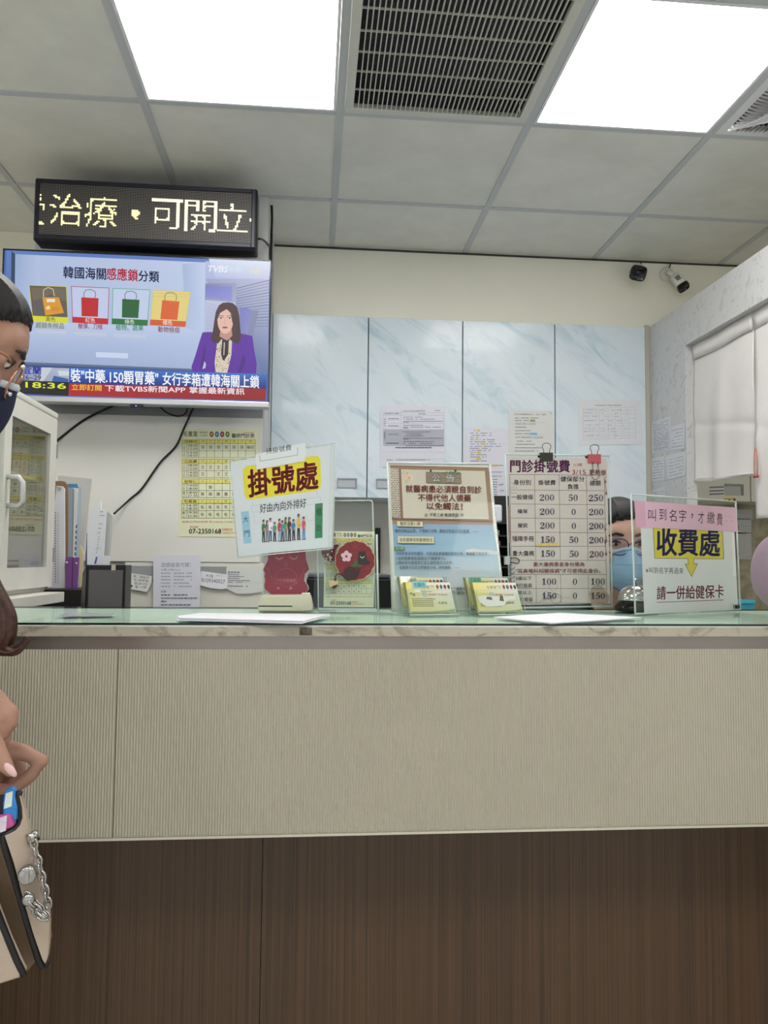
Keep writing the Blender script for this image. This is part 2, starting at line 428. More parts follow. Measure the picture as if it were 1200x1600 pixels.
m.box((x0+.013, y0+.013, CEIL-.008), (x1-.013, y0+e, CEIL+.01)); m.box((x0+.013, y1-e, CEIL-.008), (x1-.013, y1-.013, CEIL+.01))
m.box((x0+.013, y0+e, CEIL-.008), (x0+e, y1-e, CEIL+.01)); m.box((x1-e, y0+e, CEIL-.008), (x1-.013, y1-e, CEIL+.01))
part('frame', m, mat('vent frame', (205, 206, 200), .45), t, bevel=.002)
m = MB(); m.box((x0+.015, y0+.015, CEIL+.06), (x1-.015, y1-.015, CEIL+.07)); m.box((x0+e-.004, y0+e-.004, CEIL+.0102), (x0+e-.001, y1-e, CEIL+.06)); m.box((x1-e+.001, y0+e, CEIL+.0102), (x1-e+.004, y1-e, CEIL+.06)); m.box((x0+e, y1-e+.001, CEIL+.0102), (x1-e, y1-e+.004, CEIL+.06)); part('filter', m, mat('dark air filter', (66, 66, 76), .9, noise=.35, nscale=90), t)
slat_m = mat('vent slat', (200, 200, 190), .5)
m = MB(); N = 36
for k in range(1, N):
    x = x0+e+(x1-x0-2*e)*k/N; m.box((x-.0015, y0+e, CEIL-.006), (x+.0015, y1-e, CEIL+.002))
part('slats', m, slat_m, t)
m = MB()
for k in range(1, 6):
    y = y0+e+(y1-y0-2*e)*k/6; m.box((x0+e, y-.0016, CEIL-.002), (x1-e, y+.0016, CEIL+.003))
part('cross_bars', m, slat_m, t)
x0, y0, x1, y1 = cell(*ROUND); cx, cy = (x0+x1)/2, (y0+y1)/2
t = thing('ceiling_diffuser', (cx, cy, CEIL), 'white ceiling air outlet with eye shaped finned slots at the right edge', 'air diffuser')
m = MB(); e0, bul, hf = .030, .115, .262        # four eye shaped slots, one along each side, tips at the corners
for a_ in (0, 1, 2, 3):
    R4 = Matrix.Rotation(a_*PI/2, 3, 'Z'); c4 = Vector((cx, cy, 0))
    m.add([c4+R4 @ Vector(p) for p in ((-.290, -.290, CEIL-.004), (-.290, .290, CEIL-.004), (-hf, hf, CEIL-.006), (-hf, -hf, CEIL-.006))], [(0, 1, 2, 3)])
def arcx(s): return -hf+bul*(1-(s/hf)**2)
star = []
for a_ in (0, 3, 2, 1):
    R4 = Matrix.Rotation(a_*PI/2, 3, 'Z'); star += [c4+R4 @ Vector((arcx(-hf+2*hf*k/20), -hf+2*hf*k/20, CEIL-.010)) for k in range(20)]
m.slab(star, (0, 0, .012)); part('plate', m, mat('diffuser plate', (222, 224, 228), .4), t)
fin_m = mat('diffuser fin', (214, 212, 216), .35, .1); lip_m = mat('diffuser lip', (232, 234, 240), .3)
for a_ in (0, 1, 2, 3):
    R4 = Matrix.Rotation(a_*PI/2, 3, 'Z'); m = MB()
    for k in range(1, 34):
        s_ = -hf+2*hf*k/34; x9 = arcx(s_)
        P = [(-hf+(x9+hf)*q/5, s_+.010*math.sin(PI*q/5)) for q in range(6)]
        for (p, p2) in zip(P, P[1:]):
            m.slab([c4+R4 @ Vector((p[0], p[1]-.003, CEIL-.009)), c4+R4 @ Vector((p2[0], p2[1]-.003, CEIL-.009)), c4+R4 @ Vector((p2[0], p2[1]+.004, CEIL+.004)), c4+R4 @ Vector((p[0], p[1]+.004, CEIL+.004))], (0, 0, .0015))
    part('fins', m, fin_m, t)
    m = MB(); m.tube([c4+R4 @ Vector((arcx(-hf+2*hf*k/24), -hf+2*hf*k/24, CEIL-.011)) for k in range(25)], [.001+.004*math.sin(PI*k/24) for k in range(25)], 6); part('lip', m, lip_m, t)
m = MB(); m.box((cx-.285, cy-.285, CEIL+.03), (cx+.285, cy+.285, CEIL+.034)); part('duct', m, mat('duct dark', (40, 40, 42), .8), t)

# ------------------------------------------------------------------ wall cabinets
blue_lam = veins('pale blue marble laminate', (220, 233, 242), (160, 196, 212), (0, -.85, 0), 11, (1.0, 1, .26), .50, .74, .28, 1.3, .9, world=True, coat=.15, cloud=(228, 236, 243))
carc_m = mat('cabinet carcass', (196, 200, 202), .5)
dark_in = mat('dark handle recess', (70, 74, 78), .5)
seams = [-.19] + [Y_(x, 620, YB).x for x in (574.3, 721.5, 865.3)] + [XR-.022]
def handle(d, xa, xb, z0, z1):
    y = YB-.0215
    h = MB(); h.box((xa, y-.001, z0), (xb, y+.0005, z1)); part('handle_recess', h, mat('handle recess', (188, 192, 198), .35, .3), d)
    h = MB(); h.box((xa, y-.006, z1-.006), (xb, y-.001, z1)); h.box((xb-.008, y-.006, z0), (xb, y-.001, z1-.006)); h.box((xa, y-.006, z0), (xa+.004, y-.001, z1-.006)); h.box((xa, y-.003, z0), (xb, y-.001, z0+.004))
    part('handle', h, mat('handle metal', (150, 154, 160), .3, .8), d, label='recessed metal handle')
names = ['pale blue marbled wall cabinet beside the white pillar', 'pale blue marbled wall cabinet with the ruled table sheet taped on it',
         'pale blue marbled wall cabinet with two notice sheets taped low on it', 'pale blue marbled wall cabinet next to the marble partition']
for k in range(4):
    a, c = seams[k], seams[k+1]
    t = thing('wall_cabinet', ((a+c)/2, YB+.18, CB), names[k], 'cabinet', 'blue wall cabinets')
    m = MB(); m.box((a+.001, YB, CB), (c-.001, YB+.355, CT-.001)); part('carcass', m, carc_m, t)
    m = MB(); m.box((a+.0025, YB-.02, CB-.006), (c-.0025, YB-.001, CT-.003)); d = part('door', m, blue_lam, t, bevel=.0012)
    if k == 0: p, q = Y_(527, 747, YB-.02), Y_(557.5, 763, YB-.02)
    elif k == 1: p, q = Y_(588, 748, YB-.02), Y_(620, 764, YB-.02)
    elif k == 2: p, q = Y_(820, 755, YB-.02), Y_(850, 771, YB-.02)
    else: p, q = Y_(882, 757, YB-.02), Y_(912, 773, YB-.02)
    handle(d, p.x, q.x, q.z, p.z)

# ------------------------------------------------------------------ reception counter
CX0, CX1, CY0, CY1 = -1.35, 1.42, 1.183, 1.58; GZ = 1.107
stone_m = veins('speckled marble laminate', (182, 175, 158), (122, 112, 96), (.2, .1, .9), 15, (1, 1, 1.6), .50, .68, .35, 1.8, .9)
green_m = veins('green white marble laminate', (226, 234, 226), (150, 172, 160), (.2, .1, .7), 7, (1, .6, 1), .58, .68, .3, 2.2, .6)
t = thing('reception_counter', (.03, 1.37, 0), 'long reception counter with beige ribbed front and dark wood base', 'counter')
m = MB(); m.box((CX0, CY0, 1.087), (CX1, CY1, 1.1025)); part('countertop', m, [stone_m], t, bevel=.0015)
m = MB(); m.box((CX0+.001, CY0+.002, 1.1025), (CX1-.001, CY1-.001, 1.1035)); part('top_laminate', m, green_m, t, label='pale green marbled counter surface')
m = MB(); m.box((CX0, CY0+.006, 1.068), (CX1, CY0+.016, 1.087)); part('metal_strip', m, mat('dull metal strip', (150, 138, 130), .28, .85, noise=.12, nscale=6), t, label='dull metal strip')
sx = [CX0, Y_(180, 1150, CY0).x, .84, CX1]
rib_m = mat('beige ribbed laminate', (192, 186, 170), .5, noise=.03, nscale=6)
zb, zt = .8005, 1.0685
for k in range(3):
    m = MB(); a, c = sx[k]+.0007, sx[k+1]-.0007; n = int((c-a)/.0041); vs = []; fs = []
    for q in range(4*n+1):
        x = a+(c-a)*q/(4*n); y = CY0+.004+(.0, .0011, .0022, .0011)[q % 4]
        vs += [(x, y, zb), (x, y, zt)]
    for q in range(4*n): fs.append((2*q, 2*q+2, 2*q+3, 2*q+1))
    m.add(vs, fs, smooth=False); m.box((a, CY0+.0065, zb-.0005), (c, CY0+.02, zt)); part('ribbed_panel', m, rib_m, t)
m = MB(); m.box((CX0, CY0+.003, zb-.004), (CX1, CY0+.012, zb-.0006)); part('panel_edge', m, mat('pale edge strip', (206, 200, 184), .4), t)
m = MB(); m.box((CX0, CY0+.021, zb), (CX1, CY1, 1.086)); part('carcass', m, carc_m, t)
wood_m = veins('dark wood laminate', (92, 67, 45), (62, 44, 29), (0, 0, 0), 14, (26, 26, .10), .36, .66, .45, .3, 1.0)
sx = [CX0, Y_(409, 1420, 1.33).x, 1.0, CX1]
for k in range(3):
    m = MB(); m.box((sx[k]+.0006, 1.33, .0), (sx[k+1]-.0006, 1.345, zb-.001)); part('base_panel', m, wood_m, t, label='dark wood base panel')
m = MB(); m.box((CX0, 1.346, 0), (CX1, CY1-.02, zb)); part('base_carcass', m, carc_m, t)
m = MB(); q = [Y_(468, 980, CY0-.0006), Y_(487.5, 981, CY0-.0006), Y_(487.5, 993, CY0-.0006), Y_(468, 992.5, CY0-.0006)]
m.slab(q, (0, .0006, 0)); solo('sticker_scrap', m, mat('torn sticker', (108, 102, 90), .7, noise=.8, nscale=120), 'torn dark sticker scrap on the marbled counter edge', 'sticker')
m = MB(); m.box((CX0+.002, CY0+.0015, 1.1038), (CX1-.002, CY1, GZ))
gm = D.materials.new('green table glass'); gm.use_nodes = True; nt = gm.node_tree; nt.nodes.remove(nt.nodes['Principled BSDF'])
o_ = nt.nodes['Material Output']; tr = nt.nodes.new('ShaderNodeBsdfTransparent'); tr.inputs[0].default_value = (.93, .985, .955, 1)
gl = nt.nodes.new('ShaderNodeBsdfGlossy'); gl.inputs['Roughness'].default_value = .02; fr = nt.nodes.new('ShaderNodeFresnel'); fr.inputs[0].default_value = 1.5
mx = nt.nodes.new('ShaderNodeMixShader'); hf = nt.nodes.new('ShaderNodeMath'); hf.operation = 'MULTIPLY'; hf.inputs[1].default_value = .6; nt.links.new(fr.outputs[0], hf.inputs[0]); nt.links.new(front_only(nt, hf.outputs[0]), mx.inputs[0]); nt.links.new(tr.outputs[0], mx.inputs[1]); nt.links.new(gl.outputs[0], mx.inputs[2]); nt.links.new(mx.outputs[0], o_.inputs[0])
edge_g = mat('dark green glass edge', (16, 28, 24), .15, spec=.6)
o = solo('glass_sheet', m, [gm, edge_g], 'greenish glass sheet lying on the reception counter', 'glass top')
for p in o.data.polygons:
    if abs(p.normal.y) > .9 or abs(p.normal.x) > .9: p.material_index = 1
# ------------------------------------------------------------------ television
YT = 2.84
tvp = Plane(Vector((0, YT, 1)), Vector((1, YT, 1)), Vector((0, YT, 2)))
c0 = Y_(8, 388.5, YT); c1 = Y_(424.5, 406.5, YT); c2 = Y_(421.5, 637.5, YT)
xa, xb, zt, zb = -1.107, c1.x, (c0.z+c1.z)/2, c2.z
t = thing('television', ((xa+xb)/2, YT, zb), 'wall mounted flat television showing a news broadcast', 'television')
m = MB(); m.box((xa, YT+.004, zb+.015), (xb, YT+.05, zt)); part('housing', m, BLACKP, t, bevel=.004)
m = MB(); m.box((xa+.2, YT+.05, zb+.12), (xb-.2, 3.0, zt-.12)); part('wall_bracket', m, BLACKP, t)
m = MB()
for q in ((xa, YT-.003, zb+.018, xa+.0045, zt), (xb-.0045, YT-.003, zb+.018, xb, zt)): m.box((q[0], q[1], q[2]), (q[3], YT+.012, q[4]))
m.box((xa, YT-.003, zt-.005), (xb, YT+.012, zt))
part('bezel', m, mat('dark glossy bezel', (26, 26, 32), .2), t, bevel=.001)
m = MB(); m.box((xa, YT-.006, zb), (xb, YT+.04, zb+.021)); part('lower_bezel', m, SILVER, t, bevel=.003, label='silver lower bezel')
m = MB(); p = Y_(213, 634, YT); m.box((p.x-.022, YT-.004, zb-.012), (p.x+.022, YT+.02, zb+.001)); rx = part('remote_receiver', m, BLACKP, t, bevel=.003)
m = MB(); m.ell((p.x, YT-.005, zb-.006), (.003, .002, .003), nu=8, nv=6); part('indicator_light', m, emis('blue indicator', (90, 150, 255), 1.5), rx)
S = Print(tvp, step=.00006)
def A3(x, y): return (x/5.4545, 390+y/5.4545)
def A4(x, y): return (210+x/5.4545, 390+y/5.4545)
def Gp(pr, pts, cols):
    pr.k += .08; pr.mb.add([pr.P(x, y) for x, y in pts], [list(range(len(pts)))], 0, [tuple(c) for c in cols])
m = MB(); m.box((xa+.004, YT+.0004, zb+.02), (xb-.004, YT+.004, zt-.004)); S.mb.add(m.v, m.f, 0, K(70, 100, 170))
Gp(S, [(10, 391), (418, 408.5), (414, 626), (6, 609)], [K(95, 125, 190), K(85, 115, 185), K(40, 60, 120), K(30, 50, 110)])
# slide on the left
Gp(S, [(22, 397), (321, 410), (318, 578), (18, 566)], [K(172, 188, 220), K(186, 200, 228), K(176, 192, 224), K(150, 168, 206)])
Gp(S, [(25, 397.3), (60, 399), (66, 500), (25, 540)], [K(150, 170, 208), K(176, 190, 222), K(182, 196, 226), K(160, 180, 216)])
Gp(S, [(285, 413), (321, 410), (320, 525), (290, 512)], [K(160, 178, 212), K(190, 204, 232), K(184, 200, 230), K(170, 188, 220)])
Gp(S, [(25, 540), (66, 503), (290, 512), (320, 525), (318, 578), (22, 566)], [K(166, 182, 216), K(186, 198, 228), K(188, 200, 228), K(178, 194, 226), K(160, 178, 212), K(150, 168, 204)])
S.poly([(18, 392), (24, 397), (22, 566), (15, 560)], K(40, 62, 98)); S.poly([(22, 565), (319, 577), (319, 580), (20, 569)], K(84, 104, 140))
Gp(S, [(150, 550), (200, 552), (200, 560), (150, 558)], [K(200, 212, 236)]*4)
T_ = S.text
T_('韓國海關', 99, 434.6, 165.5, 437.6, 18.5, K(24, 28, 62), .015); T_('感應鎖', 166.5, 437.2, 215.5, 440.2, 19, K(176, 22, 40), .015); T_('分類', 216.5, 439.6, 248.5, 441.6, 17.5, K(24, 28, 62), .015)
def card(q, border, fill, bag, bar, name, namecol, below, bx0, bx1, by, bcol, bagq):
    S.poly(q, border); cx = sum(p[0] for p in q)/4; cy = sum(p[1] for p in q)/4
    S.poly([(cx+(x-cx)*.965, cy+(y-cy)*.965) for x, y in q], fill)
    if bag:
        S.poly(bagq, bag); mx = (bagq[0][0]+bagq[1][0])/2; ty = bagq[0][1]
        S.path([(mx-9, ty+1), (mx-9.5, ty-7), (mx-6, ty-11.5), (mx+2, ty-12), (mx+8, ty-9), (mx+9, ty-3), (mx+7.5, ty+1)], .9, K(70, 66, 62))
    a, b_, c, d = q; l = .84
    S.poly([(a[0]+(d[0]-a[0])*l, a[1]+(d[1]-a[1])*l), (b_[0]+(c[0]-b_[0])*l, b_[1]+(c[1]-b_[1])*l), c, d], bar)
    x = (c[0]+d[0])/2; T_(name, x-7.5, d[1]-.2, x+7.5, d[1]+.5, 7.6, namecol)
    T_(below, bx0, by, bx1, by+1.4, 9, bcol, .008)
card([(45, 445), (104, 447.5), (107, 505), (51, 502.5)], K(205, 205, 50), K(92, 86, 84), None, K(214, 214, 44), '黃色', K(40, 40, 30), '超額免稅品', 56, 100, 512.6, K(120, 112, 30), None)
S.poly([(48, 449), (102, 450), (104, 472), (80, 460), (52, 470)], K(110, 100, 84)); S.poly([(66, 464.5), (92, 464.5), (100, 489), (71, 493)], K(218, 150, 40)); S.rect(73, 467, 86, 472, K(226, 226, 220))
S.path([(68, 464), (68, 453), (75, 449), (83, 452), (85, 463)], 1.4, K(200, 190, 160)); S.poly([(71, 480), (77, 477), (79, 483), (73, 484)], K(236, 214, 150)); S.path([(80, 481), (92, 482)], .7, K(150, 100, 30)); S.path([(80, 484), (92, 485)], .7, K(150, 100, 30))
card([(111, 447), (171, 449.5), (169, 507), (113, 504)], K(170, 50, 80), K(190, 200, 230), K(186, 24, 34), K(190, 24, 36), '紅色', K(236, 226, 226), '槍彈、刀械', 122, 160, 513.6, K(140, 40, 60), [(127, 464.5), (154, 466), (153, 495), (127.5, 494)])
card([(176, 450), (235, 452.5), (230.5, 509), (174.5, 506.5)], K(60, 170, 120), K(190, 202, 230), K(18, 92, 40), K(22, 110, 50), '綠色', K(228, 236, 228), '植物、蔬果', 181, 224, 516, K(30, 130, 60), [(191, 467), (218, 468.5), (216, 497), (190.5, 496)])
card([(239, 453), (298, 455.5), (289.5, 511), (234, 508)], K(214, 190, 100), K(222, 204, 122), K(214, 92, 36), K(206, 84, 36), '橘色', K(240, 230, 220), '動物檢疫', 247, 281, 519, K(120, 50, 40), [(253.5, 469), (280.5, 471), (277, 500), (250.5, 498.5)])
for q in range(9): S.line(239-q*.45, 458+q*4.6, 296-q*.8, 460.2+q*4.6, .5, K(198, 178, 90)) if q < 2 else None
for (x0, x1, y) in ((58, 104, 516), (116, 166, 519), (178, 228, 522)): Gp(S, [(x0, y), (x1, y+1.5), (x1, y+8), (x0, y+6)], [K(192, 202, 212), K(194, 204, 216), K(178, 192, 224), K(178, 192, 222)])
# studio on the right
Gp(S, [(321, 408), (418, 412), (415, 606), (318, 600)], [K(176, 186, 222), K(196, 204, 230), K(130, 140, 180), K(110, 124, 170)])
Gp(S, [A4(608, 250), A4(1148, 250), A4(1140, 1060), A4(1040, 1060)], [K(150, 156, 196), K(186, 192, 216), K(92, 112, 160), K(100, 116, 164)])
Gp(S, [A4(605, 290), A4(870, 285), A4(862, 460), A4(600, 440)], [K(120, 126, 160), K(150, 156, 186), K(160, 168, 196), K(140, 150, 184)])
Gp(S, [A4(608, 308), A4(835, 312), A4(828, 440), A4(604, 405)], [K(112, 118, 196), K(128, 132, 206), K(140, 144, 210), K(126, 132, 204)])
Gp(S, [A4(604, 430), A4(860, 450), A4(860, 700), A4(596, 700)], [K(186, 192, 218), K(190, 196, 220), K(170, 180, 210), K(176, 184, 214)])
for q in range(13): S.line(*A4(606, 455+q*18), *A4(700, 470+q*17), .5, K(150, 156, 190))
for q in range(16):
    S.line(*A4(870, 330+q*22), *A4(1146, 262+q*26), .9, K(108, 116, 152) if q % 4 else K(70, 78, 112))
Gp(S, [A4(900, 490), A4(1000, 510), A4(985, 720), A4(905, 700)], [K(112, 116, 190), K(124, 128, 196), K(136, 140, 196), K(120, 126, 190)])
S.poly([A4(1000, 520), A4(1060, 520), A4(1010, 730), A4(965, 720)], K(128, 134, 164))
Gp(S, [A4(632, 78), A4(1165, 92), A4(1150, 255), A4(690, 235)], [K(206, 216, 240), K(226, 232, 246), K(196, 204, 230), K(180, 190, 224)])  # bright reflection painted into the screen colours
T_('TVBS', *A4(618, 188), *A4(790, 194), 9.6, K(238, 242, 250), .02, True, .25)
T_('新聞', *A4(808, 196), *A4(905, 200), 9.5, K(216, 224, 242)); T_('HD', *A4(990, 206), *A4(1080, 210), 7.5, K(240, 226, 196), .015, True)
# news reader
JK, JD = K(86, 22, 156), K(66, 14, 124)
S.poly([A4(*p) for p in ((580, 706), (655, 702), (720, 740), (780, 760), (840, 738), (910, 715), (1005, 735), (1020, 850), (1042, 970), (1036, 1075), (690, 1060), (498, 1042), (486, 1000), (520, 900), (556, 780))], JK)
S.poly([A4(*p) for p in ((585, 860), (610, 790), (600, 950), (580, 1000), (560, 1020))], JD); S.poly([A4(*p) for p in ((930, 880), (950, 960), (900, 1050), (880, 1050))], JD)
S.poly([A4(*p) for p in ((597, 950), (610, 975), (604, 1010), (580, 1018))], K(190, 198, 220)); S.line(*A4(575, 1035), *A4(700, 1000), .6, JD)
S.poly([A4(*p) for p in ((712, 745), (780, 790), (835, 735), (826, 900), (790, 1052), (692, 1044), (684, 960))], K(214, 200, 178))
random.seed(3)
for q in range(60):
    y = random.uniform(770, 1040); x = random.uniform(700, 815)
    S.oval(*A4(x, y), random.uniform(.4, 1.1), random.uniform(.4, 1.2), K(60, 52, 56) if q % 3 else K(160, 130, 90), 6)
S.poly([A4(*p) for p in ((748, 770), (805, 765), (800, 890), (765, 945), (752, 940), (738, 890))], K(34, 28, 34)); S.poly([A4(*p) for p in ((762, 790), (772, 790), (766, 900), (758, 900))], K(200, 186, 166))
S.poly([A4(*p) for p in ((800, 449), (840, 456), (875, 490), (893, 560), (900, 640), (908, 740), (900, 785), (870, 800), (835, 785), (790, 740), (735, 770), (715, 800), (672, 790), (650, 765), (668, 700), (682, 600), (694, 530), (720, 475), (755, 453))], K(64, 34, 34))
S.poly([A4(*p) for p in ((735, 680), (830, 680), (835, 735), (790, 775), (725, 740))], K(190, 140, 128))
S.poly([A4(775+70*math.cos(a*PI/12)*(1 if math.sin(a*PI/12) < 0 else .96), 605+(100 if math.sin(a*PI/12) < 0 else 112)*math.sin(a*PI/12)) for a in range(24)], K(224, 180, 164))
S.poly([A4(*p) for p in ((770, 470), (850, 500), (862, 600), (858, 690), (835, 620), (820, 540), (780, 500))], K(64, 34, 34)); S.poly([A4(*p) for p in ((770, 470), (790, 505), (730, 540), (706, 600), (700, 680), (690, 600), (712, 510))], K(64, 34, 34))
for ex in (738, 812):
    S.oval(*A4(ex, 585), 3.2, 1.2, K(240, 230, 226), 8); S.oval(*A4(ex, 585), 1.4, 1.2, K(40, 26, 26), 8); S.line(*A4(ex-22, 578), *A4(ex+22, 580), .8, K(50, 32, 32)); S.line(*A4(ex-24, 562 if ex < 780 else 568), *A4(ex+24, 560 if ex > 780 else 566), .9, K(96, 62, 56))
S.path([A4(772, 590), A4(766, 632), A4(784, 636)], .6, K(190, 138, 124)); S.oval(*A4(772, 664), 4.6, 1.5, K(160, 60, 66), 10); S.line(*A4(748, 663), *A4(796, 665), .4, K(90, 30, 36))
S.line(*A4(678, 852), *A4(696, 854), .9, K(20, 20, 24))
# ticker
Gp(S, [(35, 573), (108, 575.5), (108, 597), (33, 594)], [K(150, 162, 196), K(176, 186, 206), K(166, 172, 186), K(150, 158, 186)])
S.poly([(66, 574), (82, 574.5), (68, 595.5), (62, 595.4)], K(196, 202, 214)); S.poly([(90, 579), (108, 580), (108, 587), (92, 587)], K(206, 212, 216)); S.poly([(84, 587), (107, 592), (107, 597), (81, 596)], K(40, 90, 170))
T_('宜蘭', 36, 584.5, 64, 585.5, 12, K(54, 50, 150), .02); T_('26~29', 34, 593, 64, 594, 7.4, K(34, 38, 60), .01, True)
Gp(S, [(108, 575), (417, 584.5), (416, 607.5), (108, 599.5)], [K(40, 110, 200), K(60, 110, 190), K(14, 24, 120), K(10, 30, 130)])
T_('裝"中藥.150顆胃藥"', 110.5, 597, 247, 602, 21, K(244, 246, 250), .014); T_('女行李箱遭韓海關上鎖', 254, 602, 405, 607, 20, K(244, 246, 250), .014)
Gp(S, [(108, 599), (416, 607.5), (414.5, 626), (107, 618)], [K(170, 22, 34), K(150, 16, 26), K(140, 10, 20), K(176, 18, 28)])
T_('立即訂閱', 112, 609.5, 158.5, 611, 9.4, K(236, 206, 70), .012); T_('下載TVBS新聞APP', 164, 611.5, 289.5, 614.2, 10, K(242, 240, 244), .012); T_('掌握最新資訊', 296, 614.5, 382, 617, 10.2, K(242, 240, 244), .012)
S.poly([(10, 594), (108, 597.2), (107, 618.5), (8, 614)], K(6, 8, 12)); T_('18:36', 40, 605.4, 103, 607.6, 8.6, K(224, 232, 70), .03, True)
part('screen', S.mb, PIXEL, t)

# ------------------------------------------------------------------ LED message board
YL = 2.80
a, b_, c = Y_(54, 275.5, YL), Y_(402.5, 295, YL), Y_(401, 390.5, YL)
xa, xb, zt, zb = a.x, b_.x, (a.z+b_.z)/2, (c.z+Y_(52, 374.5, YL).z)/2
t = thing('led_message_board', ((xa+xb)/2, YL, zb), 'black LED message board with yellow running text above the television', 'LED sign')
m = MB(); m.box((xa, YL+.003, zb), (xb, YL+.085, zt)); part('housing', m, mat('black aluminium housing', (26, 26, 32), .35, .3), t, bevel=.008, seg=3)
fx0, fx1 = Y_(61.5, 330, YL).x, Y_(392.6, 340, YL).x
fz1, fz0 = (Y_(64, 286, YL).z+Y_(392, 302.8, YL).z)/2, (Y_(62, 365.5, YL).z+Y_(391.5, 381, YL).z)/2
m = MB()
for q in ((xa+.006, zb+.006, fx0-.001, zt-.006), (fx1+.001, zb+.006, xb-.006, zt-.006), (fx0-.001, fz1+.001, fx1+.001, zt-.006), (fx0-.001, zb+.006, fx1+.001, fz0-.001)): m.box((q[0], YL-.004, q[1]), (q[2], YL+.006, q[3]))
part('front_frame', m, mat('dark blue black frame', (30, 31, 42), .4, .2), t, bevel=.002)
m = MB(); m.box((fx0-.002, YL-.0005, fz0-.002), (fx1+.002, YL+.004, fz1+.002)); part('led_panel', m, mat('matt black panel', (10, 10, 12), .6), t)
for x in (xa+.05, xb-.09): m = MB(); m.box((x, YL+.085, zb+.05), (x+.04, 3.0, zt-.05)); part('bracket', m, BLACKP, t)
from mathutils.bvhtree import BVHTree
NC, NR = 128, 32; dx = (fx1-fx0)/NC; dz = (fz1-fz0)/NR
lit = {}
for ch, cx, cy, w, h in (('受', -6, 16.2, 20, 20), ('治', 15.7, 16.0, 19.5, 20), ('療', 36.8, 16.2, 20, 20), ('可', 76.6, 16.0, 20, 19.5), ('開', 97, 16, 19.5, 20), ('立', 116.3, 16, 19.6, 19)):
    v, f = glyphs(ch, 0.0)
    bv = BVHTree.FromPolygons([(x, y, 0) for x, y in v], f)
    gx0 = min(p[0] for p in v); gx1 = max(p[0] for p in v); gy0 = min(p[1] for p in v); gy1 = max(p[1] for p in v)
    for cc in range(int(cx-w/2), int(cx+w/2)+1):
        for rr in range(int(cy-h/2), int(cy+h/2)+1):
            if not (0 <= cc < NC and 0 <= rr < NR): continue
            hits = 0
            for ox in (-.25, .25):
                for oy in (-.25, .25):
                    u = (cc+.5+ox-(cx-w/2))/w; q = (rr+.5+oy-(cy-h/2))/h
                    if bv.ray_cast(Vector((gx0+(gx1-gx0)*u, gy1-(gy1-gy0)*q, 1)), Vector((0, 0, -1)))[0]: hits += 1
            if hits >= 3: lit[(cc, rr)] = 1
for cc in range(54, 60):
    for rr in range(13, 20):
        if (cc-56.8)**2+(rr-15.6)**2 < 6.5 or (cc in (57, 58) and rr == 19): lit[(cc, rr)] = 1
lit[(127, 17)] = lit[(127, 16)] = 1
chars = {}; m = MB(); m2 = MB()
for cc in range(NC):
    for rr in range(NR):
        x = fx0+(cc+.5)*dx; z = fz1-(rr+.5)*dz
        on = (cc, rr) in lit; s = dx*(.46 if on else .30); mm = m if on else m2
        y = YL-.0012
        w = (1, .93, .62) if cc > 60 else (1, .90, .42)
        if on: mm = chars.setdefault(0 if cc < 7 else 1 if cc < 26 else 2 if cc < 50 else 3 if cc < 64 else 4 if cc < 87 else 5 if cc < 107 else 6 if cc < 127 else 7, MB())
        mm.add([(x-s, y, z-s), (x+s, y, z-s), (x+s, y, z+s), (x-s, y, z+s)], [(0, 1, 2, 3)], 0, (*w, 1) if on else None)
for k in sorted(chars): part('lit_character', chars[k], LED, t)
part('unlit_dots', m2, mat('unlit led lens', (118, 114, 112), .5), t)

# ------------------------------------------------------------------ cables
def cable(name, pts, r, label, col=BLACKP):
    m = MB(); P = [Vector(p) for p in pts]; out = []
    for i in range(len(P)-1):                      # Catmull-Rom
        p0, p1, p2, p3 = P[max(i-1, 0)], P[i], P[i+1], P[min(i+2, len(P)-1)]
        for k in range(6):
            u = k/6; out.append(.5*((2*p1)+(p2-p0)*u+(2*p0-5*p1+4*p2-p3)*u*u+(3*p1-p0-3*p2+p3)*u**3))
    out.append(P[-1]); m.tube(out, r, 8); return solo(name, m, col, label, 'cable')
cy = 2.976
cable('power_cable', [Y_(196, 628, 2.93), Y_(170, 637, 2.95), Y_(130, 657, cy), Y_(92, 686, cy), Y_(60, 710, 2.95)], .0045, 'black cable curving from the television down left towards the glass door cabinet')
cable('antenna_cable', [Y_(306, 630, 2.9), Y_(301, 640, 2.95), Y_(288, 668, cy), Y_(275, 697, cy), Y_(250, 723, cy), Y_(222, 763, cy), Y_(203, 780, cy), Y_(178, 803, 2.94)], .004, 'black cable running diagonally across the white board to the papers')
cable('looped_cable', [Y_(246, 630, 2.93), Y_(258, 643, 2.95), Y_(276, 650, cy), Y_(290, 646, 2.95), Y_(293, 632, 2.93)], .003, 'short black cable loop hanging under the television')
cable('sign_cable', [Y_(404, 373, 2.86), Y_(411, 375, 2.93), Y_(419, 383, 3.0), Y_(421, 392, 3.1), Vector((-.184, 3.1, 2.2))], .004, 'black cable bending out of the LED message board')
m = X_(424, 309, -.184); n_ = X_(424, 380, -.184)
cable('wall_cable', [m, m+Vector((.004, 0, -.08)), n_+Vector((0, 0, .05)), n_, n_-Vector((0, 0, .3))], .005, 'black cable running down the side of the white pillar')

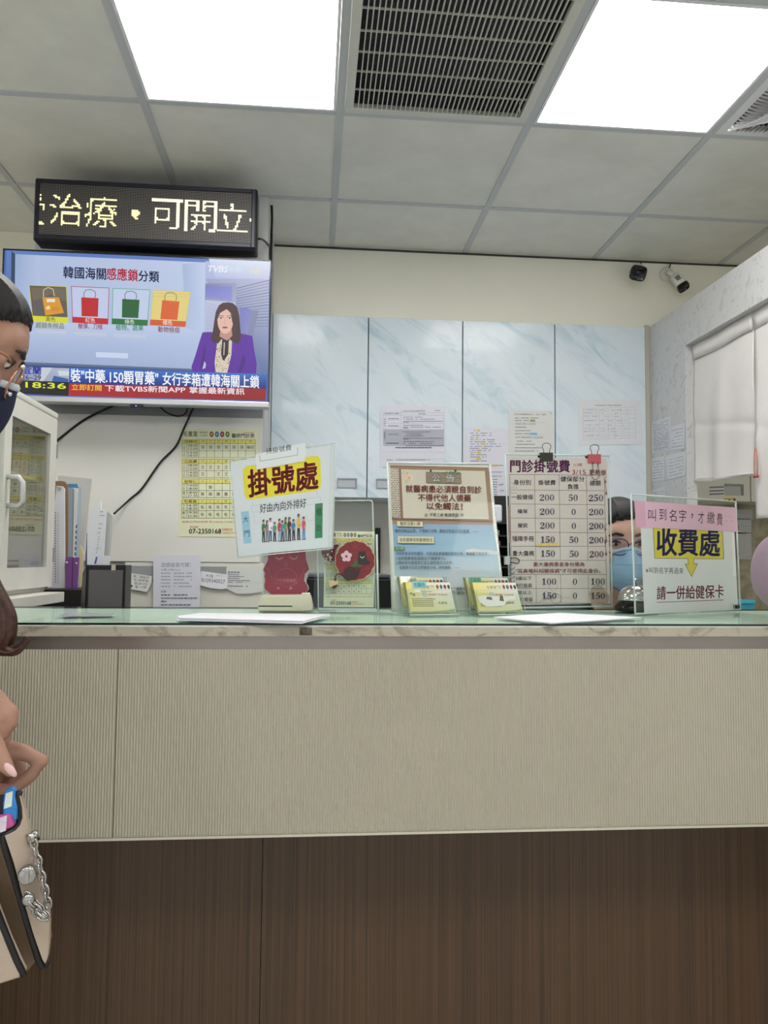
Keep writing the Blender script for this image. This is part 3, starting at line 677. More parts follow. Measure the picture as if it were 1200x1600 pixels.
# ------------------------------------------------------------------ printed timetable (used twice)
def timetable(pr):
    bg, hd, bl = K(226, 228, 196), K(228, 220, 118), K(60, 66, 54)
    T = pr.text
    pr.poly([(95, 80), (1125, 95), (1108, 1512), (70, 1500)], bg)
    T('毛重富', 135, 186, 325, 186, 70, K(80, 78, 40), .01); T('耳鼻喉科', 347, 146, 457, 147, 28, bl); T('小兒科', 347, 184, 457, 185, 28, bl)
    for x, c in ((510, K(150, 92, 44)), (580, K(46, 120, 176)), (650, K(156, 34, 90)), (720, K(92, 124, 52))): pr.oval(x, 156, 27, 38, c); pr.oval(x, 156, 9, 14, K(214, 204, 180), 10)
    T('醫師門診表', 775, 204, 1075, 206, 58, K(38, 46, 120), .012); T('113年4月起', 915, 144, 1072, 145, 20, K(190, 60, 50))
    cols = [345, 447, 550, 655, 755, 858, 960, 1085]
    B = ((228, 278, 372, 462, '張錦明', '張張張張張張輪', '       ', ('上午', '下午'), ('08:00', '12:00', '14:00', '18:00')),
         (485, 538, 635, 725, '王啟農', '王王王王王王 ', '王 王王王  ', ('上午', '下午'), ('08:00', '12:00', '14:00', '18:00')),
         (745, 802, 897, 988, '施智仁', ' 施     ', '施施施施施  ', ('下午', '晚上'), ('14:00', '18:00', '18:00', '21:30')),
         (1012, 1065, 1160, 1258, '毛重富', '毛毛毛毛毛毛 ', '毛毛毛毛毛  ', ('下午', '晚上'), ('16:30', '18:30', '19:30', '21:30')))
    for y0, y1, y2, y3, nm_, r1, r2, ap, tm in B:
        sk = -(y0-228)*.009
        pr.rect(125+sk, y0, 1085+sk, y1, hd); W = 4
        for y in (y0, y1, y2, y3): pr.line(123+sk, y, 1087+sk, y, W, bl)
        for x in [125]+cols: pr.line(x+sk, y0, x+sk, y3, W, bl)
        pr.line(185+sk, y1, 185+sk, y3, W, bl)
        T(nm_, 150+sk, y1-8, 322+sk, y1-8, 36, K(206, 110, 40), .01)
        for i, d in enumerate('一二三四五六日'):
            x = (cols[i]+cols[i+1])/2+sk if i < 7 else 0
            T(d, x-16, y1-14+(-10 if d == '一' else 0), x+16, y1-14+(-10 if d == '一' else 0), 30 if d != '一' else 5, bl, 0, d == '一')
            if r1[i] != ' ': T(r1[i] if r1[i] != '輪' else '輪班', x-(23 if r1[i] != '輪' else 48), y2-22, x+(23 if r1[i] != '輪' else 48), y2-22, 48, bl)
            if r2[i] != ' ': T(r2[i], x-23, y3-22, x+23, y3-22, 48, bl)
        for q, (ya, yb) in enumerate(((y1, y2), (y2, y3))):
            T(ap[q][0], 137+sk, ya+48, 167+sk, ya+48, 38, bl); T(ap[q][1], 137+sk, yb-6, 167+sk, yb-6, 38, bl)
            T(tm[2*q], 202+sk, ya+41, 330+sk, ya+41, 31, bl, 0, True); T(tm[2*q+1], 202+sk, yb-11, 330+sk, yb-11, 31, bl, 0, True)
    T('星期三門診時間 早上8:00-12:00下午晚上休診', 118, 1320, 1080, 1322, 26, K(206, 120, 40))
    T('預約專線', 225, 1384, 335, 1385, 20, K(176, 50, 90)); T('07-2350168', 215, 1461, 637, 1462, 62, K(40, 46, 120), .012, True)
    T('【預約】', 655, 1428, 780, 1429, 36, K(210, 110, 40)); T('星期日門診時間', 657, 1462, 900, 1463, 20, K(206, 110, 60))
pl = Plane(Vector((0, 2.9805, 1)), Vector((1, 2.9805, 1)), Vector((0, 2.9805, 2)))
pr = Print(pl, lambda x, y: (270+x/8.42, 660+y/8.42)); timetable(pr)
solo('timetable_poster', pr.mb, INK, 'pale yellow doctors timetable poster taped on the white board under the television', 'poster')

# ------------------------------------------------------------------ sheets taped to cabinets and partition
GREY = K(118, 118, 132); LG = K(168, 168, 184); PW = K(226, 226, 238)
def taped(name, pl, q, label, cat, draw, col=PW, group=None, thick=.0006):
    pr = Print(pl); pr.poly(q, col); back = [pl.at(x, y) for x, y in q]
    pr.mb.slab(back, pl.n*-thick, 0, col)
    draw(pr); return solo(name, pr.mb, INK, label, cat, group)
CP = lambda k: Plane(Vector((0, YB-.0212-k, 1)), Vector((1, YB-.0212-k, 1)), Vector((0, YB-.0212-k, 2)))
Z6 = lambda x, y: (580+x/8.571, 620+y/8.571)
def d1(pr):
    pr.dashes(*[Z6(112, 0)[0]*0+593.4, 676], 729, 1.2, LG, .002)
taped('sheet', CP(.0008), [Z6(112, 210), Z6(985, 215), Z6(972, 945), Z6(112, 942)], 'lowest sheet of the taped stack, its bottom strip peeking out behind the notice board', 'paper sheet', lambda pr: (pr.dashes(604, 671, 718, 1.3, GREY), pr.dashes(598, 606, 730, 1.2, LG)), group='sheets on the cabinet doors')
taped('sheet', CP(.0022), [Z6(125, 200), Z6(985, 205), Z6(975, 836), Z6(200, 822), Z6(125, 800)], 'middle sheet of the taped stack, only its plain lower edge showing', 'paper sheet', lambda pr: None, K(224, 224, 236), group='sheets on the cabinet doors')
def d2(pr):
    L = lambda x0, y0, x1, y1, c=LG, w=.35: pr.line(*Z6(x0, y0), *Z6(x1, y1), w, c)
    pr.poly([Z6(165, 438), Z6(975, 440), Z6(975, 655), Z6(163, 658)], K(182, 184, 196))
    pr.text('113年HPV疫苗接種時程表', *Z6(405, 203), *Z6(722, 200), 2.6, K(80, 80, 96)); pr.text('疫苗接種對象及接種劑', *Z6(178, 234), *Z6(372, 234), 2, K(80, 80, 96), .01); pr.text('施打時程', *Z6(635, 240), *Z6(725, 240), 2.2, K(80, 80, 96), .01)
    pr.dashes(Z6(858, 0)[0], Z6(925, 0)[0], Z6(0, 180)[1], 1, GREY)
    for y in (210, 247, 355, 436, 580, 657): L(160, y, 975, y+2)
    L(398, 210, 402, 657); L(195, 247, 195, 580); L(160, 210, 163, 657); L(970, 210, 975, 657)
    for y in (310, 405, 518): L(200, y, 395, y)
    for y in (287, 383, 497): pr.dashes(Z6(230, 0)[0], Z6(370, 0)[0], Z6(0, y)[1], 1.3, GREY, fill=.95)
    pr.dashes(Z6(195, 0)[0], Z6(372, 0)[0], Z6(0, 615)[1], 1.5, K(70, 70, 86), fill=1)
    for y, x1 in ((268, 690), (295, 855), (324, 960), (338, 505), (375, 695), (402, 960), (416, 495), (465, 790), (492, 700), (519, 705), (549, 965), (563, 500), (594, 845), (621, 845), (649, 965)):
        pr.dashes(Z6(428 if y not in (492, 519, 649) else 460, 0)[0], Z6(x1, 0)[0], Z6(0, y)[1], 1.0, GREY, fill=.92)
    for y in (295, 325, 350, 378, 470, 490, 508, 528, 548): pr.rect(*Z6(172, y), *Z6(187, y+11), GREY)
    pr.dashes(Z6(328, 0)[0], Z6(815, 0)[0], Z6(0, 672)[1], 1.6, K(90, 90, 110), fill=1)
taped('sheet', CP(.0036), [Z6(132, 120), Z6(998, 128), Z6(988, 738), Z6(132, 730)], 'white sheet with a ruled and half grey shaded table, topmost of the taped stack', 'paper sheet', d2, group='sheets on the cabinet doors')
Z7 = lambda x, y: (710+x/6.4, 630+y/6.4)
def d3(pr):
    for y, x0, x1 in ((275, 160, 210), (300, 160, 370), (322, 160, 370), (343, 160, 200), (365, 160, 405), (387, 160, 400), (408, 160, 500), (432, 155, 470), (452, 155, 365), (472, 155, 360), (493, 160, 215), (516, 160, 320), (538, 160, 320), (557, 160, 195), (578, 160, 320), (622, 360, 490), (688, 362, 500)):
        pr.dashes(Z7(x0, 0)[0], Z7(x1, 0)[0], Z7(0, y-4)[1], 1.1, K(130, 134, 178) if y in (408, 432) else GREY, fill=.85)
    for x, y, w in ((225, 265, 30), (218, 334, 24), (270, 398, 40), (228, 483, 34), (218, 547, 48), (388, 612, 40)): pr.rect(*Z7(x, y), *Z7(x+w, y+18), K(232, 200, 70))
taped('sheet', CP(.0008), [Z7(100, 245), Z7(560, 255), Z7(545, 820), Z7(92, 820)], 'white list sheet with yellow highlighted words on the third cabinet door', 'paper sheet', d3, group='sheets on the cabinet doors')
def d4(pr):
    pr.text('高雄院代碼', *Z7(370, 738), *Z7(470, 738), 2.4, K(60, 60, 70))
    for y in (762, 788, 812, 836, 862, 888, 914, 938): pr.dashes(Z7(384, 0)[0], Z7(430, 0)[0], Z7(0, y-4)[1], 1.4, GREY, fill=.95)
    pr.text('6009', *Z7(442, 826), *Z7(492, 822), 3.2, K(40, 40, 60), 0, True); pr.text('330', *Z7(450, 886), *Z7(495, 884), 3, K(90, 100, 150), 0, True)
taped('sheet', CP(.0022), [Z7(340, 712), Z7(540, 712), Z7(540, 955), Z7(345, 955)], 'small code list sheet taped at the bottom edge of the third cabinet door', 'paper sheet', d4, group='sheets on the cabinet doors')
def d5(pr):
    pr.text('．假牙材質健康証明(小)・去光・電照', *Z7(585, 118), *Z7(915, 122), 2.6, K(80, 80, 84)); pr.text('．牙結石1歲以上50(300)', *Z7(590, 215), *Z7(812, 215), 2.6, K(80, 80, 84)); pr.text('．ZMPV 健保四階 SA 檢查四階', *Z7(590, 350), *Z7(885, 352), 2.6, K(80, 80, 84))
    for y, x1 in ((148, 840), (172, 745), (240, 720), (275, 760), (304, 745), (380, 780), (412, 805), (446, 865), (478, 840)): pr.dashes(Z7(605, 0)[0], Z7(x1, 0)[0], Z7(0, y-4)[1], 1.2, GREY, fill=.9)
    pr.rect(*Z7(755, 163), *Z7(808, 185), K(140, 176, 96)); pr.rect(*Z7(750, 296), *Z7(828, 316), K(120, 190, 224))
    pr.line(*Z7(600, 190), *Z7(910, 192), .3, LG); pr.line(*Z7(600, 322), *Z7(910, 324), .3, LG)
    pr.poly([Z7(948, 78), Z7(985, 110), Z7(962, 104)], K(170, 172, 170))
taped('sheet', CP(.0022), [Z7(545, 68), Z7(948, 76), Z7(985, 110), Z7(992, 830), Z7(545, 830)], 'cream white sheet with green and blue highlighted words beside the dark cabinet seam', 'paper sheet', d5, K(224, 224, 222), group='sheets on the cabinet doors')
Z3 = lambda x, y: (900+x/4, 380+y/4)
def d6(pr):
    pr.text('各項疫苗接種工作期程及相關衛教表', *Z3(120, 1018), *Z3(285, 1018), 2.2, K(90, 90, 100))
    xs = (45, 145, 200, 242, 282, 328, 372)
    for y in (1028, 1048, 1070, 1100, 1128, 1148, 1165, 1192, 1208, 1222): pr.line(*Z3(45, y+8), *Z3(372, y-6), .25, LG)
    for x in xs: pr.line(*Z3(x, 1030), *Z3(x+2, 1224), .25, LG)
    for y in (1040, 1060, 1080, 1108, 1136, 1158, 1176, 1200): pr.dashes(Z3(50, 0)[0], Z3(140, 0)[0], Z3(0, y)[1], .9, LG, fill=.6); pr.dashes(Z3(150, 0)[0], Z3(320, 0)[0], Z3(0, y)[1], .9, LG, fill=.45)
taped('sheet', CP(.0008), [Z3(8, 978), Z3(402, 984), Z3(418, 1256), Z3(16, 1262)], 'white sheet with a thin ruled table on the cabinet door nearest the partition', 'paper sheet', d6, K(226, 228, 232), group='sheets on the cabinet doors')
XP = lambda k: Plane(Vector((XR-.0008-k, 2, 1)), Vector((XR-.0008-k, 3, 1)), Vector((XR-.0008-k, 2, 2)))
def lines_on(q, n, c=GREY, marg=.1, h=.9, fill=.8, head=None):
    def f(pr):
        a, b_, c_, d = q
        for k in range(n):
            u = (k+1.3)/(n+1.4); l = (a[0]+(d[0]-a[0])*u, a[1]+(d[1]-a[1])*u); r = (b_[0]+(c_[0]-b_[0])*u, b_[1]+(c_[1]-b_[1])*u)
            sl = (r[1]-l[1])/(r[0]-l[0]); w = r[0]-l[0]
            pr.dashes(l[0]+w*marg, r[0]-w*marg, l[1]+sl*w*marg, h, c, sl, fill)
    return f
for q, n, lab, kk in (([Z3(470, 1122), Z3(590, 1080), Z3(596, 1296), Z3(472, 1312)], 15, 'densely printed sheet, upper left on the marble partition', .0),
                  ([Z3(596, 1146), Z3(680, 1122), Z3(676, 1284), Z3(585, 1298)], 6, 'small note with a few lines, upper right on the marble partition', .0008),
                  ([Z3(470, 1346), Z3(552, 1330), Z3(552, 1480), Z3(470, 1490)], 7, 'pale table sheet, lower left on the marble partition', .0),
                  ([Z3(558, 1332), Z3(685, 1300), Z3(682, 1450), Z3(576, 1478)], 6, 'white note with columns of figures by the opening edge', .0008),
                  ([Z3(466, 1546), Z3(556, 1522), Z3(560, 1572), Z3(468, 1592)], 2, 'handwritten slip stuck low on the marble partition', .0)):
    taped('note', XP(kk), q, lab, 'paper note', lines_on(q, n, K(110, 112, 128), .1, .8), K(214, 215, 222), group='notes on the marble partition')
# notes below the white board
Z2 = lambda x, y: (180+x/5, 850+y/5)
BP = lambda k: Plane(Vector((0, 2.9805-k, 1)), Vector((1, 2.9805-k, 1)), Vector((0, 2.9805-k, 2)))
m = MB(); p, q = Y_(196, 882, 2.99), Y_(411, 960, 2.99); m.box((p.x, 2.984, .95), (q.x, 2.999, 1.188)); struct('trim_5', m, mat('cream lower board', (218, 217, 206), .5, noise=.04), label='cream board under the white board')
m = MB(); p, q = Y_(196, 884, 2.98), Y_(354, 910, 2.98); m.box((p.x, 2.982, q.z), (q.x, 2.984, p.z)); struct('trim_6', m, mat('grey strip', (152, 154, 158), .5), label='grey strip on the cream board')
def d7(pr):
    pr.text('流感疫苗代號：', *Z2(358, 182), *Z2(592, 180), 7.2, K(112, 112, 128)); pr.text('公費 (1劑0.5cc)', *Z2(358, 210), *Z2(505, 210), 3.6, GREY)
    for y in (230, 256, 281, 308, 333): pr.dashes(Z2(358, 0)[0], Z2(432, 0)[0], Z2(0, y-7)[1], 2, LG, fill=.95); pr.dashes(Z2(458, 0)[0], Z2(600, 0)[0], Z2(0, y-7)[1], 2, LG, fill=.9)
    pr.text('自費：', *Z2(358, 380), *Z2(405, 380), 3.4, GREY)
    for y, x1 in ((400, 565), (425, 645), (450, 400), (477, 610)): pr.dashes(Z2(358, 0)[0], Z2(x1, 0)[0], Z2(0, y-7)[1], 2.1, GREY, fill=.92)
taped('note_sheet', BP(.012), [Z2(297, 88), Z2(668, 88), Z2(660, 512), Z2(296, 512)], 'white vaccine code sheet hanging from the white board to the counter', 'paper sheet', d7, K(216, 218, 230))
def d8(pr):
    for i, s_ in enumerate(('請二個貼外', '包1號其後', '順CBM12位', '單 1108')): pr.text(s_, *Z2(140+i*5, 262+i*28), *Z2(268 - i*8, 276+i*24), 4.4, K(60, 60, 72))
    pr.oval(*Z2(126, 328), 2.2, 1.8, K(40, 40, 48), 9)
taped('memo', BP(.006), [Z2(128, 228), Z2(288, 252), Z2(285, 300), Z2(250, 376), Z2(98, 350)], 'small tilted handwritten memo on the grey strip, left of the vaccine sheet', 'paper note', d8, K(224, 224, 222), group='memos under the white board')
def d9(pr):
    pr.text('大阪', *Z2(705, 258), *Z2(768, 266), 5.2, K(70, 70, 84)); pr.text('0109340027', *Z2(675, 296), *Z2(858, 310), 6, K(70, 70, 90), -.008, True); pr.dashes(Z2(785, 0)[0], Z2(870, 0)[0], Z2(0, 240)[1], 2.6, K(226, 200, 206), .06)
taped('memo', BP(.007), [Z2(670, 210), Z2(880, 240), Z2(876, 344), Z2(830, 354), Z2(740, 345), Z2(652, 318)], 'white handwritten memo with a telephone number, right of the vaccine sheet', 'paper note', d9, K(230, 230, 238), group='memos under the white board')
def d10(pr):
    for y, x1, h in ((219, 972, 2.2), (238, 968, 1.5), (253, 1005, 1.5), (268, 970, 1.5), (284, 1055, 1.5), (298, 995, 1.5), (328, 1035, 1.7)): pr.dashes(Z2(880, 0)[0], Z2(x1, 0)[0], Z2(0, y-4)[1], h, GREY, .02, .95)
    pr.line(*Z2(870, 302), *Z2(1148, 302), .4, K(190, 190, 192))
taped('memo', BP(.003), [Z2(868, 182), Z2(1150, 180), Z2(1150, 372), Z2(1050, 388), Z2(950, 390), Z2(868, 350)], 'creased printed memo curling at its bottom, beside the red owl stand', 'paper note', d10, K(214, 216, 214), group='memos under the white board')
# ------------------------------------------------------------------ things on the counter
def vplane(Ya, Yb, pa=(600, 950), pb=(600, 700), yaw=0.0, X=0):
    """an upright or leaning plane facing the waiting side: through y=Ya at the foot and y=Yb at height .3, turned by yaw about x=X"""
    r = Vector((math.cos(yaw), math.sin(yaw), 0)); a = Vector((X, Ya, GZ))
    return Plane(a, a+r, a+Vector((0, Yb-Ya, .3)))
def board(t, pl, q, thick=.003, name='acrylic_board'):
    """clear board behind the print, with paler cut edges, and a foot down to the counter"""
    m = MB(); f = [pl.at(x, y, -.0004) for x, y in q]; f = [Vector((p.x, p.y, max(p.z, GZ+.0035))) for p in f]; d = pl.n*-thick; m.slab(f, d); o = part(name, m, CLEAR, t)
    e = MB()
    for i in range(len(q)):
        a, b_ = f[i], f[(i+1) % len(q)]; e.tube([a+d*.5, b_+d*.5], thick*.55, 6)
    part('cut_edge', e, EDGE, t); return f

# --- fee table board
pl = vplane(1.535, 1.56)
q = [(797, 951), (957, 947.5), (953, 712), (790, 709.5)]
t = thing('fee_board', (pl.at(877, 951).x, 1.545, GZ), 'clear acrylic board with the clinic fee table, purple heading and two binder clips on top', 'sign board')
board(t, pl, q)
m = MB(); a, b_ = pl.at(797, 951), pl.at(957, 947.5)
m.box((a.x-.002, 1.505, GZ), (b_.x+.002, 1.575, GZ+.003)); m.box((a.x, 1.536, GZ+.003), (b_.x, 1.542, max(a.z, b_.z)+.006)); part('foot', m, CLEAR, t)
pr = Print(pl); pr.poly([(799, 945.5), (953.5, 942.5), (948, 716.5), (793.8, 714.5)], K(206, 198, 190))
A = lambda x, y: (785+x/6.857, 690+y/6.857)
B = lambda x, y: (785+x/6.857, 810+y/6.857)
PUR, NAVY, RED, BR = K(118, 24, 104), K(22, 20, 62), K(160, 30, 34), K(150, 128, 112)
pr.poly([B(960, 735), B(1000, 712), B(1060, 720), B(1085, 750), B(1150, 830), B(1150, 890), B(955, 940), B(925, 800)], K(178, 160, 144))
pr.poly([A(62, 690), A(80, 685), A(90, 1075), A(68, 1085)], K(166, 132, 118))
pr.arc(*B(545, 730), 6.5, 6.5, 0, 2*PI, .5, K(150, 138, 128)); pr.arc(*B(575, 860), 8, 7.8, 0, 2*PI, .8, K(140, 126, 116)); pr.arc(*B(465, 820), 4, 5, 0, 2*PI, .5, K(120, 108, 104))
pr.path([B(230, 920), B(320, 940), B(420, 880), B(560, 850)], .5, K(160, 148, 136)); pr.path([B(540, 845), B(700, 850), B(740, 860)], .4, K(170, 158, 146))
for y in (60, 470, 590): pass
for yy in (390, 900, 1040):
    pr.path([A(1118, yy-25), A(1095, yy+20), A(1108, yy+110), A(1118, yy+150)], .7, K(120, 96, 84)); pr.oval(*A(1103, yy+40), 1.6, 2.6, K(130, 104, 92), 8); pr.oval(*A(1112, yy+165), 1.8, 2.8, K(130, 104, 92), 8)
for x in (88, 105, 125, 145): pr.line(*A(x, 440), *A(x+14, 450), .5, BR); pr.line(*A(x, 490), *A(x+14, 500), .5, BR); pr.line(*A(x-8, 545), *A(x+6, 555), .5, BR)
pr.text('門診掛號費', *A(85, 330), *A(722, 332), 19.5, PUR, .02)
pr.text('113年', *A(765, 268), *A(855, 268), 5.6, RED); pr.text('3/15', *A(748, 352), *A(895, 352), 7, RED, .0, True); pr.text('更新版', *A(932, 356), *A(1112, 358), 8.2, RED, .008)
LN = K(96, 84, 84)
rowl = [741.3, 765.5, 787.4, 809.3, 831.2, 853.5, 875.4, 897.5, 919.4, 942.0]
def lx(y): return 796.4+(y-741.3)*.0165
def rx_(y): return 944+(y-741.3)*.0215
for k, y in enumerate(rowl): pr.line(lx(y), y, rx_(y), y+(1.3 if k < 5 else .2), .45, LN)
pr.line(lx(741.3), 741.3, lx(942), 942, .5, LN); pr.line(rx_(742), 742.4, rx_(942), 942.3, .5, LN)
for x0, x1 in ((835.3, 838.2), (873.5, 876.6), (916.3, 919.5)):
    xm = x0+(x1-x0)*(875.4-741.3)/200.7; xn = x0+(x1-x0)*(897.5-741.3)/200.7
    pr.line(x0, 741.6, xm, 875.5, .45, LN); pr.line(xn, 897.5, x1, 942, .45, LN)
tx = lambda s_, f, x0, x1, y, h: pr.text(s_, *f(x0, y), *f(x1, y), h/6.857, NAVY, .004)
tx('身份別', A, 120, 305, 466, 58); tx('掛號費', A, 385, 570, 468, 56); tx('健保部分', A, 622, 880, 430, 58); tx('負擔', A, 700, 815, 510, 56); tx('總額', A, 937, 1055, 474, 58)
tx('一般健保', A, 95, 330, 622, 54); tx('福保', A, 160, 270, 770, 48); tx('榮民', A, 165, 272, 924, 50); tx('殘障手冊', A, 105, 338, 1070, 58); tx('重大傷病', B, 110, 338, 404, 58)
for k, (a1, a2, a3) in enumerate((('200', '50', '250'), ('200', '0', '200'), ('200', '0', '200'), ('150', '50', '200'), ('150', '50', '200'))):
    y = 782.1+k*21.95; s_ = k*.35
    serif(pr, a1, 843+s_, y, 866.4+s_, 9.6, NAVY)
    serif(pr, a2, (888 if a2 == '50' else 892.2)+s_, y+.5, (903.2 if a2 == '50' else 899.8)+s_, 9.6, NAVY); serif(pr, a3, 919.6+s_*.9, y+.7, 943+s_*.5, 9.6, NAVY)
for k, a1 in enumerate(('100', '150')):
    y = 913.6+k*22.1; serif(pr, a1, 846+k*.4, y, 869.6+k*.4, 9.6, NAVY); serif(pr, '0', 894.6, y, 902.2, 9.6, NAVY); serif(pr, a1, 922.4+k*.3, y, 945.6+k*.4, 9.6, NAVY)
pr.text('重大傷病患者身份需為', *B(332, 516), *B(880, 516), 7, RED, .008); pr.text('"耳鼻喉科相關疾病"才可使用此身份。', *B(145, 588), *B(1050, 586), 7, RED, .008)
tx('3歲以下', B, 140, 315, 662, 42); tx('無打疫苗', B, 128, 318, 740, 44); tx('3歲以上', B, 135, 315, 814, 42); tx('有打疫苗', B, 140, 325, 890, 44)
pr.poly([B(365, 268), B(603, 266), B(606, 294), B(366, 296)], K(226, 208, 120)); pr.text('*65歲以上長者 免部分', *B(372, 292), *B(590, 290), 3.4, K(200, 130, 60))
part('fee_table', pr.mb, INKC, t, label='printed fee table')
m = MB()
for k in range(5):
    y = 886+k*7; m.tube([pl.at(801-1+4*math.cos(a*PI/6), y+3.4*math.sin(a*PI/6), .003) for a in range(10)], .0009, 6)
part('wire_spiral', m, mat('grey wire', (120, 124, 122), .3, .7), t)
# binder clips (each its own thing)
def loop(cx, cy, w, h, s_):   # wire handle outline in photo units, opening at the foot
    return [(cx-w*.35, cy), (cx-w*.38, cy-s_*h*.35), (cx-w*.55, cy-s_*h*.62), (cx-w*.48, cy-s_*h*.88), (cx-w*.2, cy-s_*h), (cx+w*.2, cy-s_*h), (cx+w*.48, cy-s_*h*.88), (cx+w*.55, cy-s_*h*.62), (cx+w*.38, cy-s_*h*.35), (cx+w*.35, cy)]
def binder(name, cx, yt, w, h, col, label, down, tilt=0):
    c = pl.at(cx, yt+h)
    t = thing(name, c, label, 'binder clip', 'binder clips on the fee board')
    m = MB(); f = [pl.at(x, y, .0075 if y < yt+2 else .0015) for x, y in ((cx-w/2, yt), (cx-w/2, yt+h), (cx+w/2, yt+h), (cx+w/2, yt))]
    g = [p - pl.n*(.020 if i in (0, 3) else .008) for i, p in enumerate(f)]
    m.add(f+g, [(0, 1, 2, 3), (7, 6, 5, 4), (0, 3, 7, 4)]); part('clip_body', m, col, t, solid=.0012)
    m = MB(); m.tube([pl.at(x, y, .004) for x, y in loop(cx, yt+1, 12.5, 16, 1)], .0007, 6); part('wire_handle', m, mat('dark wire', (60, 58, 56), .3, .8), t)
    if down:
        m = MB(); m.tube([pl.at(x, y, .0045) for x, y in loop(cx+1.5, yt+h-2, 11, 27, -1)], .0007, 6); part('wire_handle', m, mat('dark wire', (96, 92, 90), .3, .8), t)
binder('binder_clip', 854, 707.5, 20, 13.5, mat('black clip steel', (62, 60, 52), .4, .3), 'black binder clip on the top edge of the fee board', False)
binder('binder_clip', 929, 710, 20, 14, mat('pink clip steel', (196, 96, 104), .4, .1), 'pink binder clip on the top edge of the fee board', True)
t = thing('edge_clip', pl.at(793, 883), 'small clear clip with a black wire loop on the left edge of the fee board', 'clip')
m = MB(); m.slab([pl.at(x, y, .004) for x, y in ((789.5, 882), (797, 882), (797, 869), (789.5, 869))], pl.n*-.012); part('clip_body', m, mat('milky plastic', (196, 202, 200), .25, spec=.6), t, bevel=.001)
m = MB(); m.tube([pl.at(x, y, .003) for x, y in ((797, 872.5), (803, 871.5), (808, 872), (811.5, 875), (811, 878.5), (808, 880.5), (804, 879), (797, 878.5))], .0009, 6); part('wire_handle', m, BLACKP, t)

# --- notice board
pl = vplane(1.462, 1.556)
C6 = lambda x, y: (600+x/6, 720+y/6)
q = [(613.5, 955), (789, 953), (765, 724.5), (606, 723)]
t = thing('notice_board', (pl.at(700, 955).x, 1.47, GZ), 'leaning clear acrylic board with the brown and blue announcement poster', 'sign board')
f = board(t, pl, q, .004)
m = MB(); m.slab([f[0]+Vector((0, .002, -f[0].z+GZ)), f[1]+Vector((0, .002, -f[1].z+GZ)), f[1]+Vector((0, .07, -f[1].z+GZ)), f[0]+Vector((0, .07, -f[0].z+GZ))], (0, 0, .003)); part('foot', m, CLEAR, t)
m = MB(); c_ = pl.at(690, 830, -.003); m.slab([Vector((c_.x-.03, 1.532, GZ)), Vector((c_.x+.03, 1.532, GZ)), c_+Vector((.03, 0, 0)), c_+Vector((-.03, 0, 0))], (0, .003, 0)); part('strut', m, CLEAR, t)
pr = Print(pl)
pr.poly([(608, 725.5), (764, 728), (788, 951), (614, 952.5)], K(224, 220, 206))
pr.poly([C6(55, 38), C6(980, 62), C6(1024, 605), C6(78, 590)], K(150, 122, 98))
def Gp2(pr, pts, cols): pr.k += .08; pr.mb.add([pr.P(*p) for p in pts], [list(range(len(pts)))], 0, [tuple(c) for c in cols])
Gp2(pr, [C6(78, 588), C6(1022, 603), C6(1062, 840), C6(92, 840)], [K(128, 164, 194), K(136, 170, 198), K(150, 188, 206), K(130, 172, 200)])
Gp2(pr, [C6(92, 840), C6(1062, 840), C6(1122, 1385), C6(112, 1390)], [K(130, 172, 200), K(150, 188, 206), K(214, 212, 200), K(206, 210, 204)])
pr.poly([C6(760, 840), C6(830, 820), C6(900, 832), C6(990, 836), C6(1060, 850), C6(1070, 880), C6(900, 872), C6(780, 868)], K(196, 204, 204)); 
pr.arc(*C6(745, 1120), 21, 14, PI*1.02, PI*1.98, 2.2, K(208, 188, 168))
pr.poly([C6(55, 70), C6(140, 75), C6(156, 536), C6(70, 530)], K(220, 212, 198))
for r_ in range(27):
    y = 78+r_*17; sh = (r_ % 2)*16
    for k in range(4):
        x = 58+r_*.6+k*26-sh; x0, x1 = max(x, 57+r_*.6), min(x+21, 141+r_*.55)
        if x1-x0 > 4: pr.poly([C6(x0, y), C6(x1, y+.5), C6(x1, y+9), C6(x0, y+8.5)], K(120, 98, 86) if (r_+k) % 3 else K(150, 124, 108))
pr.poly([C6(138, 75), C6(160, 78), C6(182, 536), C6(154, 536)], K(134, 104, 80)); pr.poly([C6(160, 80), C6(945, 96), C6(984, 550), C6(181, 538)], K(204, 198, 180))
pr.poly([C6(945, 96), C6(986, 96), C6(1022, 572), C6(985, 562)], K(140, 110, 86)); pr.poly([C6(72, 536), C6(1020, 560), C6(1021, 572), C6(73, 548)], K(112, 84, 64)); pr.poly([C6(55, 38), C6(980, 62), C6(982, 70), C6(56, 46)], K(170, 142, 116))
random.seed(5)
for k in range(16):
    x, y = 180+random.random()*170, 88+random.random()*110
    if x-160 < 210-(y-80): pr.oval(*C6(x, y), random.uniform(2, 4.4), random.uniform(1.2, 2.6), random.choice([K(224, 204, 190), K(216, 190, 176), K(222, 190, 140), K(190, 186, 176)]), 8)
for x, y in ((220, 118), (238, 158)): pr.oval(*C6(x, y), 2, 2, K(220, 160, 70), 8)
for i in range(17):
    for j in range(13):
        x, y = 640+i*20+j*2, 300+j*18
        if i*18+(j)*24 > 250: pr.oval(*C6(x, y), .55, .55, K(170, 160, 136), 5)
for x in (430, 662): pr.rect(*C6(x, 82), *C6(x+17, 106), K(40, 34, 32))
pr.poly([C6(395, 104), C6(722, 112), C6(726, 215), C6(397, 208)], K(64, 54, 46)); pr.poly([C6(399, 108), C6(718, 116), C6(721, 210), C6(401, 204)], K(138, 122, 100)); pr.line(*C6(400, 160), *C6(720, 166), .6, K(112, 96, 78))
for k in range(14): pr.oval(*C6(550+k*12, 104+abs(7-k)*1.2+(k % 3)*8), 2.4, 1.3, K(84, 108, 60) if k % 2 else K(104, 124, 76), 7)
